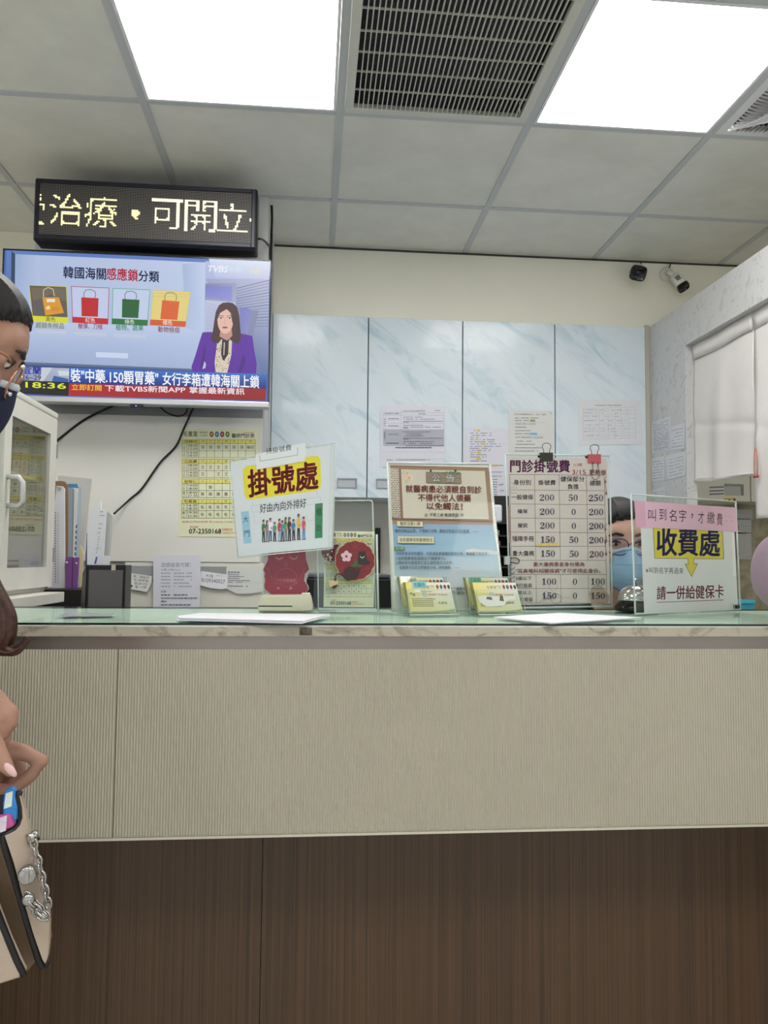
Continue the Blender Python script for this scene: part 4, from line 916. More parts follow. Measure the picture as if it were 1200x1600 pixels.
pr.text('公', *C6(450, 200), *C6(530, 200), 13, K(34, 30, 28), .075); pr.text('公', *C6(452, 198), *C6(528, 198), 12.4, K(240, 238, 232), .036)
pr.text('告', *C6(580, 202), *C6(664, 202), 13, K(34, 30, 28), .075); pr.text('告', *C6(582, 200), *C6(662, 200), 12.4, K(240, 238, 232), .036)
DR = K(150, 26, 36)
pr.text('就醫病患必須親自到診', *C6(205, 296), *C6(915, 308), 11.6, DR, .012); pr.text('不得代他人領藥', *C6(320, 380), *C6(815, 386), 11.6, DR, .012); pr.text('以免觸法！', *C6(400, 458), *C6(735, 462), 11.2, DR, .012)
pr.text('不便之處 敬請見諒', *C6(428, 524), *C6(697, 527), 5.8, BLK, .004)
for x in (396, 730): pr.arc(*C6(x, 507), 1.8, 1.8, 0, 2*PI, .8, BLK)
TG = K(214, 206, 166); LN2 = K(36, 40, 52)
for qd, s_, tq in (([(122, 565), (362, 572), (365, 618), (125, 612)], '醫師法第11條', (150, 606, 340, 610)), ([(130, 708), (468, 712), (470, 772), (130, 770)], '全民健康保險醫療辦法', (145, 758, 452, 762))):
    pr.poly([C6(x+5, y+6) for x, y in qd], K(96, 112, 122)); pr.poly([C6(*p) for p in qd], TG); pr.text(s_, *C6(tq[0], tq[1]), *C6(tq[2], tq[3]), 6.2, K(58, 54, 44), .004)
pr.poly([C6(97, 805), C6(193, 808), C6(195, 838), C6(97, 838)], K(76, 136, 70)); pr.text('第3條', *C6(110, 836), *C6(182, 836), 4.8, K(236, 240, 230), .006)
pr.text('醫師非親自診察，不得施行治療、開給方劑或交付診斷書。——', *C6(103, 672), *C6(885, 676), 5.6, LN2, .003)
pr.text('保險對象至特約醫院、診所或助產機構就醫或分娩，應繳驗下列文件：', *C6(110, 884), *C6(980, 888), 5.4, LN2, .003)
pr.text('1.全民健康保險憑證(以下稱健保卡)。', *C6(112, 928), *C6(580, 930), 5.2, LN2, .003); pr.text('2.國民身分證或其它足以證明身分之文件。', *C6(113, 970), *C6(650, 972), 5.2, LN2, .003)
pr.text('但健保卡已足以辨識身分時，得免繳驗。——', *C6(145, 1014), *C6(710, 1016), 5.2, LN2, .003)
pr.text('就醫時，請出示健保卡', *C6(480, 1212), *C6(760, 1214), 5, LN2, .003); pr.text('未帶健保卡請先', *C6(480, 1252), *C6(760, 1254), 5, LN2, .003)
part('poster', pr.mb, INKC, t, label='printed announcement with brick and wood border')

# --- payment sign on the right (clear L stand turned a little)
F5 = lambda x, y: (980+x/5.4545, 760+y/5.4545)
ba, bb = Z_(994, 962.5, GZ), Z_(1158, 954.5, GZ)
bb = Vector((bb.x, ba.y+.115, GZ)) if bb.y-ba.y > .16 else bb
pl = Plane(ba, bb, ba+Vector((0, .012, .3)))
q = [F5(75, 1105), F5(970, 1055), F5(930, 130), F5(38, 65)]
t = thing('payment_sign', (ba+bb)/2, 'clear acrylic stand with a pink strip over a yellow payment counter arrow sign', 'sign board')
f = board(t, pl, q, .003)
m = MB(); n_ = Vector((-pl.n.x, -pl.n.y, 0)).normalized(); z = Vector((0, 0, GZ))
m.slab([Vector((f[0].x, f[0].y, GZ)), Vector((f[1].x, f[1].y, GZ)), Vector((f[1].x, f[1].y, GZ))+n_*.022, Vector((f[0].x, f[0].y, GZ))+n_*.022], (0, 0, .003)); part('foot', m, CLEAR, t)
pr = Print(pl)
pr.poly([F5(115, 345), F5(912, 384), F5(945, 1052), F5(145, 1086)], K(216, 219, 218)); pr.poly([F5(890, 390), F5(914, 392), F5(930, 760), F5(904, 762)], K(230, 232, 231))
pr.poly([F5(218, 340), F5(812, 360), F5(826, 620), F5(232, 615)], K(60, 62, 90)); pr.poly([F5(222, 340), F5(808, 362), F5(821, 616), F5(236, 611)], K(212, 200, 62))
pr.poly([F5(515, 612), F5(570, 612), F5(570, 658), F5(602, 658), F5(548, 773), F5(489, 660), F5(518, 660)], K(70, 70, 60)); pr.poly([F5(519, 606), F5(566, 606), F5(566, 663), F5(596, 663), F5(548, 764), F5(496, 664), F5(522, 664)], K(212, 200, 62))
NV = K(40, 46, 106)
pr.text('收費處', *F5(255, 592), *F5(788, 598), 43, NV, .022)
pr.text('※叫到名字再過來', *F5(158, 742), *F5(480, 748), 10, BLK, .002); pr.text('請一併給健保卡', *F5(253, 968), *F5(822, 952), 21, K(140, 36, 52), .012)
pr.line(*F5(252, 988), *F5(822, 968), .9, K(140, 36, 52))
for x in range(9): pr.rect(*F5(560+x*18, 1074-x), *F5(568+x*18, 1077-x), K(120, 120, 120))
part('printed_sheet', pr.mb, INKC, t, label='white sheet with yellow box, navy and red lettering')
p2 = Print(Plane(ba+pl.n*.0012, bb+pl.n*.0012, ba+pl.n*.0012+Vector((0, .012, .3))))
p2.poly([F5(60, 122), F5(925, 180), F5(945, 388), F5(75, 346)], K(222, 184, 202)); p2.poly([F5(60, 122), F5(150, 128), F5(160, 350), F5(75, 346)], K(216, 168, 190))
for i, ch in enumerate('叫到名字，才繳費'):
    x = (180, 272, 358, 442, 545, 604, 682, 764)[i]; y = (296, 290, 300, 302, 272, 316, 318, 332)[i]; w = (64, 62, 62, 62, 16, 52, 64, 48)[i]
    p2.text(ch, *F5(x, y), *F5(x+w, y+3), (19 if ch != '，' else 8), BLK, .0, ch == '，')
p2.dashes(F5(835, 0)[0], F5(905, 0)[0], F5(0, 250)[1], 1, K(190, 160, 180), .07); p2.dashes(F5(835, 0)[0], F5(905, 0)[0], F5(0, 290)[1], 1, K(190, 160, 180), .07)
part('pink_strip', p2.mb, INK, t, label='pink strip with handwritten style lettering')
t = thing('bulldog_clip', pl.at(*F5(930, 1045)), 'tiny black clip at the lower right corner of the payment sign', 'clip')
m = MB(); m.slab([pl.at(*F5(x, y), .005) for x, y in ((936, 1042), (960, 1042), (960, 1010), (936, 1012))], pl.n*-.012); part('clip_body', m, BLACKP, t)
m = MB(); m.tube([pl.at(*F5(x, y), .004) for x, y in ((938, 1016), (925, 1018), (912, 1010), (906, 1014), (908, 1036), (914, 1040), (926, 1032), (938, 1036))], .0006, 6); part('wire_handle', m, BLACKP, t)

# --- call bell
c = Vector((Y_(993, 930, 1.5).x, 1.5, GZ)); t = thing('call_bell', c, 'chrome desk call bell on a black base behind the payment sign', 'desk bell')
m = MB(); m.lathe([(.039, 0), (.041, .004), (.039, .011), (.034, .017), (.033, .02)], c, 40); part('base', m, mat('glossy black', (14, 14, 16), .15), t)
m = MB(); m.lathe([(.0325, .020), (.0345, .022), (.0345, .026)]+[(.0335*math.cos(a*PI/20), .026+.026*math.sin(a*PI/20)) for a in range(10)]+[(.003, .052)], c, 40); part('dome', m, CHROME, t)
m = MB(); m.lathe([(.0025, .052), (.0025, .058), (.006, .059), (.006, .062), (.002, .064)], c, 16); part('plunger', m, CHROME, t)

# --- timetable holder with the round red ornament
pl = vplane(1.47, 1.486); E7 = lambda x, y: (500+x/6.664, 720+y/6.664)
a, b_ = pl.at(498, 955), pl.at(589, 955)
t = thing('leaflet_holder', ((a.x+b_.x)/2, 1.485, GZ), 'clear leaflet holder with a pale yellow timetable card, below the queue sign', 'leaflet holder')
m = MB(); bk = Plane(Vector((0, 1.500, GZ)), Vector((1, 1.500, GZ)), Vector((0, 1.53, GZ+.3)))
bq = [(587, 953), (500, 953), (500, 783)]+[(582-4+4*math.sin(a*PI/8), 786-4*math.cos(a*PI/8)) for a in range(5)]
bf = [bk.at(x, y) for x, y in bq]; m.slab(bf, (0, .0025, 0)); part('back_panel', m, CLEAR, t)
m = MB(); m.tube([bf[-1]]+bf[0:1], .0014, 6); m.tube(bf[2:], .0014, 6); part('cut_edge', m, EDGE, t)
m = MB(); fq = [pl.at(x, y, .002) for x, y in ((497.5, 955), (591, 955), (588.5, 835), (496.5, 856))]
m.slab(fq, (0, .0022, 0)); part('front_panel', m, CLEAR, t)
m = MB(); m.tube([fq[0], fq[3]], .0013, 6); m.tube([fq[1], fq[2]], .0022, 6); m.box((a.x, 1.47, GZ), (b_.x, 1.503, GZ+.004)); part('cut_edge', m, EDGE, t)
cp = vplane(1.478, 1.494)
pr = Print(cp, lambda x, y: (505.5+(x-70)*.0757, 829.5+(y-80)*.0835)); timetable(pr); solo('timetable_card', pr.mb, INK, 'pale yellow timetable card standing in the clear leaflet holder', 'card')
op = vplane(1.470, 1.486); Z_ofs = .004
cx, cy, R_ = 554.8, 876, 30.6
def scal(r, n=14, amp=.045): return [(cx+r*(1+amp*abs(math.sin(n/2*a*2*PI/84)))*math.cos(a*2*PI/84), cy+r*(1+amp*abs(math.sin(n/2*a*2*PI/84)))*math.sin(a*2*PI/84)) for a in range(84)]
t = thing('round_ornament', op.at(555, 907), 'red scalloped ornament plaque with blossom, bear and pouring teapot, stuck on the leaflet holder', 'ornament')
m = MB(); m.slab([op.at(x, y, Z_ofs) for x, y in scal(R_)], op.n*-.0025, 0); part('gold_rim', m, mat('pale gold enamel', (214, 178, 120), .35, .3), t, label='pale gold rim')
pr = Print(op, step=.0002); pr.k = 22
pr.poly(scal(R_*.965), K(128, 26, 34))
for i in range(-3, 4):
    for j in range(-3, 4):
        x, y = cx+i*13+(j % 2)*6.5, cy+j*11
        if math.hypot(x-cx, y-cy) < 24:
            for a in range(6): pr.line(x, y, x+6*math.cos(a*PI/3+.5), y+6*math.sin(a*PI/3+.5), .35, K(156, 66, 56))
pr.poly([E7(*p) for p in ((320, 1120), (340, 1070), (380, 1035), (425, 1060), (430, 1110), (390, 1095))], K(70, 92, 44))
pr.poly([E7(*p) for p in ((395, 1080), (398, 1000), (405, 950), (412, 938), (425, 946), (450, 944), (466, 938), (474, 950), (482, 1010), (500, 1050), (518, 1048), (522, 1066), (505, 1082))], K(34, 30, 32)); pr.path([E7(418, 995), E7(438, 1014), E7(462, 996)], .9, K(224, 220, 214))
for a in range(5):
    A_ = -PI/2+a*2*PI/5; pr.oval(*E7(275+34*math.cos(A_), 995+36*math.sin(A_)), 3.7, 3.7, K(232, 190, 200), 10)
pr.oval(*E7(275, 995), 1.5, 1.5, K(150, 40, 60), 8)
part('red_face', pr.mb, INKC, t, label='dark red patterned face')
pr = Print(op, step=.0002); pr.k = 26
pr.poly([E7(*p) for p in ((20, 980), (15, 940), (60, 935), (100, 930), (150, 880), (175, 868), (200, 880), (165, 930), (150, 1000), (150, 1035), (110, 1052), (60, 1035))], K(96, 22, 28))
random.seed(9)
for k in range(36):
    x, y = random.uniform(28, 160), random.uniform(925, 1040); pr.oval(*E7(x, y), 1.3, 1.3, (K(30, 22, 26), K(224, 208, 190), K(150, 40, 40))[k % 3], 6)
part('patterned_sleeve', pr.mb, INK, t, label='red and black patterned knob')
m = MB(); m.slab([op.at(*E7(*p), .0075) for p in ((195, 1170), (245, 1188), (250, 1140), (290, 1105), (300, 1098), (345, 1106), (385, 1125), (430, 1105), (400, 1200), (360, 1235), (290, 1252), (262, 1235), (235, 1205), (205, 1185))], op.n*-.003); part('teapot', m, mat('dark brown enamel', (66, 40, 38), .35), t, label='dark brown teapot')
m = MB(); m.tube([op.at(*E7(*p), .006) for p in ((208, 1178), (180, 1180), (162, 1205), (158, 1250))], [.0028, .0032, .0034, .0034], 8, flat=.5); part('tea_stream', m, mat('olive enamel', (88, 78, 40), .35), t, label='olive tea stream')
m = MB(); m.slab([op.at(*E7(*p), .007) for p in ((86, 1245), (192, 1245), (188, 1290), (170, 1322), (145, 1332), (112, 1322), (92, 1290))], op.n*-.0025); part('cup', m, mat('beige enamel', (212, 186, 144), .4), t, label='beige cup')
m = MB(); m.slab([op.at(*E7(*p), .0074) for p in ((112, 1322), (140, 1300), (165, 1292), (188, 1290), (170, 1322), (145, 1332))], op.n*-.001); part('cup_foot', m, mat('dark brown enamel', (66, 40, 38), .35), t, label='dark cup base')

# --- cream stand with the red owl board, and the queue sign
yb = 1.452
a, b_ = Y_(403, 954, yb), Y_(489.5, 954, yb)
t = thing('stamp_dispenser', ((a.x+b_.x)/2, yb+.035, GZ), 'cream plastic desk stand box with a black line, holding up the red owl', 'desk stand')
m = MB(); zt = Y_(440, 929, yb+.02).z
w0 = [(a.x, GZ), (a.x-.0005, GZ+.009), (a.x+.004, zt-.006), (a.x+.008, zt), (b_.x-.006, zt+.001), (b_.x-.003, zt-.006), (b_.x, GZ+.009), (b_.x-.001, GZ)]
m.slab([Vector((x, yb, z)) for x, z in w0], (0, .075, 0)); part('box', m, CREAMP, t, bevel=.004, seg=3)
m = MB(); m.box((a.x+.0006, yb-.0006, GZ+.0088), (a.x+.062, yb+.001, GZ+.0106)); part('groove', m, BLACKP, t)
m = MB(); m.box((b_.x-.022, yb+.012, zt-.001), (b_.x-.006, yb+.03, zt+.004)); part('button', m, mat('white button', (232, 228, 218), .3), t, bevel=.002)
op = Plane(Vector((0, yb+.034, 1)), Vector((1, yb+.034, 1)), Vector((0, yb+.034, 2))); O = lambda x, y: (400+x/10, 850+y/10)
ol = [(250, 790), (140, 700), (130, 640), (148, 560), (130, 500), (150, 470), (115, 400), (185, 250), (190, 140), (205, 20), (185, -40), (280, 0), (470, 10), (640, 0), (760, -60), (745, 20), (770, 100), (785, 250), (830, 400), (770, 455), (745, 560), (800, 640), (820, 700), (770, 755), (680, 790)]
t = thing('owl_board', op.at(*O(460, 785)), 'red acrylic owl shaped board standing on the cream desk stand', 'acrylic figure')
m = MB(); m.slab([op.at(*O(*p)) for p in ol], (0, .004, 0)); part('red_plate', m, mat('red acrylic', (150, 40, 58), .25, spec=.6, coat=.3), t, bevel=.0006)
m = MB(); ed = [op.at(*O(*p), -.0045) for p in ol]
for k in range(len(ed)): m.tube([ed[k], ed[(k+1) % len(ed)]], .0013, 5)
part('clear_rim', m, EDGE, t, label='clear cut rim')
pr = Print(op, step=.0002); pr.k = 2; ET = K(196, 140, 142)
for ex in (362, 590):
    pr.arc(*O(ex, 185), 7.5, 9.5, 0, 2*PI, .25, ET); pr.arc(*O(ex, 185), 5.2, 5.2, .1 if ex > 500 else .35, PI-.3, 1.9, ET)
pr.arc(*O(470, 308), 1.8, 4, 0, 2*PI, .25, ET); pr.arc(*O(470, 560), 17.5, 18, PI, 2*PI, .3, ET); pr.path([O(295, 560), O(300, 616), O(632, 622), O(645, 560)], .3, ET)
pr.arc(*O(470, 370), 26.5, 29.5, .35, PI-.35, .25, ET); pr.path([O(205, 470), O(200, 362), O(160, 400)], .25, ET); pr.path([O(735, 470), O(755, 375), O(790, 380)], .25, ET)
for fx in (347, 543):
    for dx_ in (-24, 0, 24): pr.line(*O(fx, 668), *O(fx+dx_, 710), 1.2, ET)
pr.text('不打呼俱樂部', *O(318, 604), *O(622, 604), 6.2, ET)
part('etching', pr.mb, INK, t, label='pale etched owl lines and lettering')

G7 = lambda x, y: (360+x/7.0588, 690+y/7.0588)
ys = 1.425
pl = Plane(Vector((0, ys, 1)), Vector((1, ys, 1)), Vector((0, ys+.02, 2)))
q = [(372, 871), (520, 857), (524.5, 691.5), (357, 720)]
t = thing('queue_sign', (pl.at(450, 860).x, ys+.02, GZ), 'tilted white registration sign with yellow box and queueing people, on a clear post', 'sign board')
board(t, pl, q, .002, 'plastic_sleeve')
m = MB(); pq = [pl.at(x, y, -.004) for x, y in ((496, 720), (519, 720))]; r_ = pl.at(494, 865)
m.slab([Vector((pq[0].x-.004, ys+.006, GZ)), Vector((pq[1].x-.002, ys+.006, GZ)), Vector((pq[1].x, ys+.012, 1.30)), Vector((pq[0].x, ys+.012, 1.30))], (0, .003, 0)); m.box((pq[0].x-.02, ys+.002, GZ), (pq[1].x+.01, ys+.04, GZ+.003)); part('post', m, CLEAR, t, label='clear acrylic post')
pr = Print(pl); pr.poly([(373, 868.5), (512, 855.5), (520, 695), (360, 722)], K(212, 218, 222)); pr.poly([(512, 856), (519, 855), (523, 693), (516, 694)], K(206, 212, 214))
def rr(pts, r, col):
    out = []
    for i in range(4):
        p = Vector((*pts[i], 0)); a_ = Vector((*pts[i-1], 0)); b2 = Vector((*pts[(i+1) % 4], 0))
        u = (a_-p).normalized()*r; v = (b2-p).normalized()*r
        for k in range(6):
            s_ = k/5; out.append((p+u*(1-s_)**2+v*s_**2)[:2])
    pr.poly([G7(*o_) for o_ in out], col)
rr([(130, 278), (992, 148), (1002, 535), (160, 648)], 75, K(226, 212, 40))
pr.text('掛號處', *G7(205, 620), *G7(968, 520), 43, K(150, 34, 40), .026, False, -.05)
F_ = K(150, 156, 162)
for a1, b1 in (((240, 640), (250, 710)), ((955, 530), (958, 605)), ((230, 710), (992, 608)), ((230, 710), (240, 780)), ((992, 608), (994, 665)), ((240, 780), (920, 690)), ((255, 800), (265, 895)), ((265, 895), (330, 888)), ((845, 800), (850, 875)), ((850, 875), (920, 868)), ((920, 790), (920, 868))): pr.line(*G7(*a1), *G7(*b1), .25, F_)
pr.text('好由內向外排好', *G7(325, 792), *G7(835, 728), 14.5, BLK, .004)
pr.poly([G7(115, 775), G7(203, 765), G7(235, 1118), G7(148, 1128)], K(152, 194, 218)); pr.text('大', *G7(138, 897), *G7(200, 890), 10, BLK); pr.text('門', *G7(152, 1056), *G7(210, 1050), 11, BLK)
pr.poly([G7(933, 686), G7(1018, 677), G7(1015, 1060), G7(932, 1068)], K(52, 130, 84)); pr.text('櫃', *G7(945, 822), *G7(1006, 818), 12.5, K(20, 40, 30)); pr.text('台', *G7(947, 986), *G7(1000, 984), 10.5, K(20, 40, 30))
SK = K(196, 150, 124)
for x, y0, y1, top, leg, hair in ((365, 860, 1115, (52, 120, 72), (34, 34, 40), 0), (405, 868, 1112, (140, 116, 140), (120, 118, 124), 1), (441, 842, 1102, (232, 232, 236), (70, 96, 140), 0), (488, 886, 1106, (70, 140, 136), (36, 38, 44), 0), (541, 850, 1106, (180, 52, 46), (150, 168, 192), 0), (574, 868, 1106, (64, 132, 186), (52, 64, 92), 0), (611, 833, 1102, (92, 146, 96), (120, 120, 124), 1), (651, 832, 1102, (60, 44, 52), (30, 30, 34), 1), (697, 855, 1092, (62, 124, 170), (32, 34, 40), 0), (752, 796, 1090, (222, 184, 56), (34, 36, 42), 0), (809, 826, 1086, (204, 80, 100), (96, 140, 196), 0)):
    h = y1-y0; X = lambda dx_, fy: G7(x+dx_-h*fy*.0, y0+h*fy)
    pr.poly([X(-14, .52), X(14, .52), X(17, .95), X(5, .95), X(0, .62), X(-4, .95), X(-15, .95)], K(*leg)); pr.poly([X(-16, .95), X(-2, .95), X(4, .985), X(-16, .985)], K(40, 36, 38)); pr.poly([X(4, .95), X(17, .95), X(24, .985), X(4, .985)], K(40, 36, 38))
    pr.poly([X(-10, .17), X(10, .17), X(20, .24), X(22, .40), X(16, .54), X(-15, .54), X(-21, .38), X(-18, .22)], K(*top)); pr.poly([X(10, .36), X(22, .38), X(20, .50), X(2, .47), X(2, .43)], SK)
    pr.poly([X(-5, .12), X(6, .12), X(6, .19), X(-5, .19)], SK); pr.oval(*G7(x+2, y0+h*.085), 1.9, h*.075/7, SK, 10)
    pr.poly([X(-13, .10), X(-11, .02), X(2, -.01), X(13, .03), X(12, .06), X(0, .05), X(-4, .13)]+([X(-4, .30), X(-15, .30)] if hair else []), K(44, 32, 30))
part('printed_sheet', pr.mb, INKC, t, label='white sheet with red lettering on yellow and queueing figures')
p2 = Print(Plane(Vector((0, ys-.0015, 1)), Vector((1, ys-.0015, 1)), Vector((0, ys+.0185, 2))))
p2.poly([G7(275, 142), G7(840, 8), G7(822, 214), G7(287, 310)], K(222, 226, 228)); p2.poly([G7(835, 8), G7(895, 52), G7(820, 70)], K(202, 206, 208))
p2.path([G7(320, 150), G7(328, 216), G7(740, 148), G7(742, 62)], .5, BLK); p2.text('待掛號費', *G7(392, 142), *G7(672, 96), 9.5, K(40, 40, 46))
part('taped_flap', p2.mb, INK, t, label='white paper flap taped over the top edge')

# --- business card holders
def card_holder(px, py, th, label, seed):
    o_ = Z_(px, py, GZ); u = Vector((math.cos(th), math.sin(th), 0)); v = Vector((-math.sin(th), math.cos(th), 0)); z = Vector((0, 0, 1))
    t = thing('business_card_holder', o_+u*.045+v*.035, label, 'card holder', 'clear card holders on the counter')
    W_ = .090; Lb = lambda a, b2, c_: o_+u*a+v*b2+z*c_
    m = MB()
    m.slab([Lb(-.001, 0, .001), Lb(W_, 0, .001), Lb(W_, .078, .001), Lb(-.001, .078, .001)], -z*.001)
    for d0, h, ln in ((0, .044, .016), (.036, .066, .024)):
        m.slab([Lb(0, d0, .002), Lb(W_, d0, .002), Lb(W_, d0+ln, h), Lb(0, d0+ln, h)], v*.002)
        for xx in (0, W_-.002): m.slab([Lb(xx, d0, .002), Lb(xx, d0+.03, .002), Lb(xx, d0+.03+ln, h), Lb(xx, d0+ln, h)], u*.002)
    part('clear_tray', m, CLEAR, t)
    e = MB()
    for d0, h, ln in ((0, .044, .016), (.036, .066, .024)): e.tube([Lb(0, d0+.001, .002), Lb(0, d0+ln+.001, h), Lb(W_, d0+ln+.001, h), Lb(W_, d0+.001, .002)], .0007, 5)
    e.tube([Lb(0, .0, .0012), Lb(W_, 0, .0012)], .0012, 5)
    part('cut_edge', e, EDGE, t)
    return o_, u, v, z, Lb
def cards(Lb, d0, lift, n, label, draw, tab=None, wd=.084):
    b0, sl = .006, .62
    q0 = lambda a, h, k=0: Lb(a, d0+.004+k+h*sl, lift+h)
    hh = .052
    m = MB(); f = [q0(.003, 0), q0(.003+wd, 0), q0(.003+wd, hh), q0(.003, hh)]; back = [p+(q0(0, 0, .014)-q0(0, 0)) for p in f]
    t = thing('business_cards', q0(.045, 0), label, 'business cards', 'stacks of business cards')
    m.add(f+back, [(0, 1, 2, 3), (7, 6, 5, 4), (0, 4, 5, 1), (1, 5, 6, 2), (2, 6, 7, 3), (3, 7, 4, 0)], 0, K(226, 222, 206)); m.add([f[0], f[3], back[3], back[0]], [(0, 1, 2, 3)], 0, K(222, 206, 110)) ; m.add([f[3], f[2], back[2], back[3]], [(0, 1, 2, 3)], 0, K(226, 214, 130))
    part('card_stack', m, INK, t)
    pl = Plane(f[0], f[1], f[3]); 
    class LP(Print):
        def P(s, x, y, k=None): return f[0]+(f[1]-f[0])*x+(f[3]-f[0])*y + pl.n*(s.step*s.k)
    pr = LP(pl)
    Gp2(pr, [(0, 0), (1, 0), (1, 1), (0, 1)], [K(224, 214, 140), K(212, 214, 176), K(230, 230, 226), K(232, 218, 118)])
    draw(pr); part('top_card', pr.mb, INK, t, label='top card with small print')
    if tab:
        p2 = LP(pl); p2.k = 6; p2.poly([(tab[1], tab[2]), (tab[1]+.32, tab[2]+.01), (tab[1]+.31, tab[2]+.23), (tab[1]+.02, tab[2]+.22)], tab[0])
        v_, f_ = glyphs(tab[3], 0); a = max(p[0] for p in v_); p2.k += 1
        p2.mb.add([p2.P(tab[1]+.04+gx/a*.24, tab[2]+.05+gy*.16) for gx, gy in v_], f_, 0, K(70, 90, 90)); part('sticky_tab', p2.mb, INK, t, label='small coloured tab')
def face(kind):
    def d(pr):
        def tt(s_, x0, x1, y, h, c, b=0):
            v_, f_ = glyphs(s_, b); a = min(p[0] for p in v_); a2 = max(p[0] for p in v_); pr.k += .3
            pr.mb.add([pr.P(x0+(gx-a)/(a2-a)*(x1-x0), y+gy*h) for gx, gy in v_], f_, 0, c)
        def ov(x, y, rx, ry, c): pr.poly([(x+rx*math.cos(a*PI/6), y+ry*math.sin(a*PI/6)) for a in range(12)], c)
        tt('毛重富', .30, .52, .80, .11, K(84, 90, 50)); tt('耳鼻喉科', .53, .64, .86, .05, K(80, 80, 60)); tt('小兒科', .53, .64, .80, .05, K(80, 80, 60))
        for i, c in enumerate((K(150, 92, 44), K(60, 100, 160), K(156, 34, 60), K(60, 80, 52))): ov(.70+i*.085, .85, .032, .075, c)
        pr.poly([(.02, 0), (.98, 0), (.98, .12), (.85, .08), (.5, .05), (.02, .05)], K(156, 172, 132))
        pr.k += .3; ov(.38, .60, .05, .075, K(90, 150, 180)); ov(.38, .60, .038, .057, K(222, 226, 206)); tt('H', .362, .398, .575, .07, K(60, 120, 160), .02)
        tt('預約專線：07-2350168', .46, .88, .56, .065, K(190, 80, 70))
        for y in (.44, .38, .32, .26, .20):
            x = .08
            while x < .5: pr.rect(x, y, x+.03, y+.03, K(128, 128, 96)); x += .042
        pr.line(.52, .16, .52, .46, .004, K(150, 156, 120)); tt('毛重富' if kind == 0 else '張錦明', .64, .84, .28, .09, K(110, 112, 84)); tt('院長' if kind == 0 else '醫師', .54, .60, .42, .045, K(110, 112, 84))
        if kind == 1:
            pr.k += .3; pr.poly([(.04, .52), (.2, .56), (.62, .5), (.9, .56), (.9, .42), (.7, .40), (.6, .22), (.2, .18), (.06, .34)], K(232, 230, 224)); pr.poly([(.22, .44), (.36, .40), (.36, .50), (.26, .52)], K(112, 100, 70)); pr.poly([(.52, .38), (.62, .36), (.62, .54), (.56, .56)], K(112, 100, 70))
        else:
            pr.k += .3; pr.rect(.17, .66, .30, .76, K(238, 238, 236)); pr.line(.3, .70, .56, .68, .012, K(90, 80, 50)); ov(.08, .62, .035, .04, K(160, 160, 150)); ov(.14, .58, .03, .05, K(150, 150, 140))
    return d
h1 = card_holder(641, 962, .20, 'clear two tier card holder in front of the notice board, left of the other holder', 1)
cards(h1[4], .002, .004, 8, 'yellow business cards in the front tier of the left card holder', face(0), (K(128, 196, 206), .14, .80, '毛醫師'))
cards(h1[4], .038, .012, 8, 'yellow business cards in the rear tier of the left card holder', face(0), (K(226, 224, 196), .10, .80, '施醫師'), )
h2 = card_holder(748, 961.5, .17, 'clear two tier card holder right of centre, overlapping the fee board', 2)
cards(h2[4], .002, .004, 8, 'yellow business cards with a white patch in the front tier of the right card holder', face(1))
cards(h2[4], .038, .012, 8, 'yellow business cards with a teal tab in the rear tier of the right card holder', face(0), (K(110, 190, 170), .05, .80, '王醫師'))

# --- papers on the glass
def flat(name, pts, h, label, cat, mt=PAPER, base=GZ, n=1, bevel=0):
    m = MB(); q = [Z_(x, y, base+h) for x, y in pts]
    for k in range(n):
        d = Vector((.0015*((k*7) % 3-1), .0012*((k*5) % 3-1), 0)) if k else Vector()
        m.slab([p+d-Vector((0, 0, h*k/n)) for p in q], (0, 0, -h/n*.8))
    return solo(name, m, mt, label, cat, bevel=bevel)
flat('clear_folder', [(278, 968.5), (470, 973.5), (478, 969), (300, 963.5)], .0012, 'clear plastic folder under the white papers on the left of the glass', 'folder', clear('folder film', gloss=.15))
flat('loose_papers', [(280, 965.3), (474, 970), (515.5, 959.6), (313, 957.6), (277, 962.3)], .0045, 'white stack of papers on the glass in front of the cream stand', 'papers', base=GZ+.0012, n=4)
flat('loose_papers', [(771, 963.8), (862, 973.4), (1003, 964.5), (876, 957.4)], .0022, 'white sheets lying turned on the glass in front of the fee board', 'papers', n=2)
m = flat('glossy_card', [(88, 962.5), (176, 961.5), (180, 958.5), (110, 956.5)], .0012, 'small glossy printed card lying at the left end of the glass', 'card', mat('glossy card', (196, 206, 206), .15, noise=.25, nscale=60))
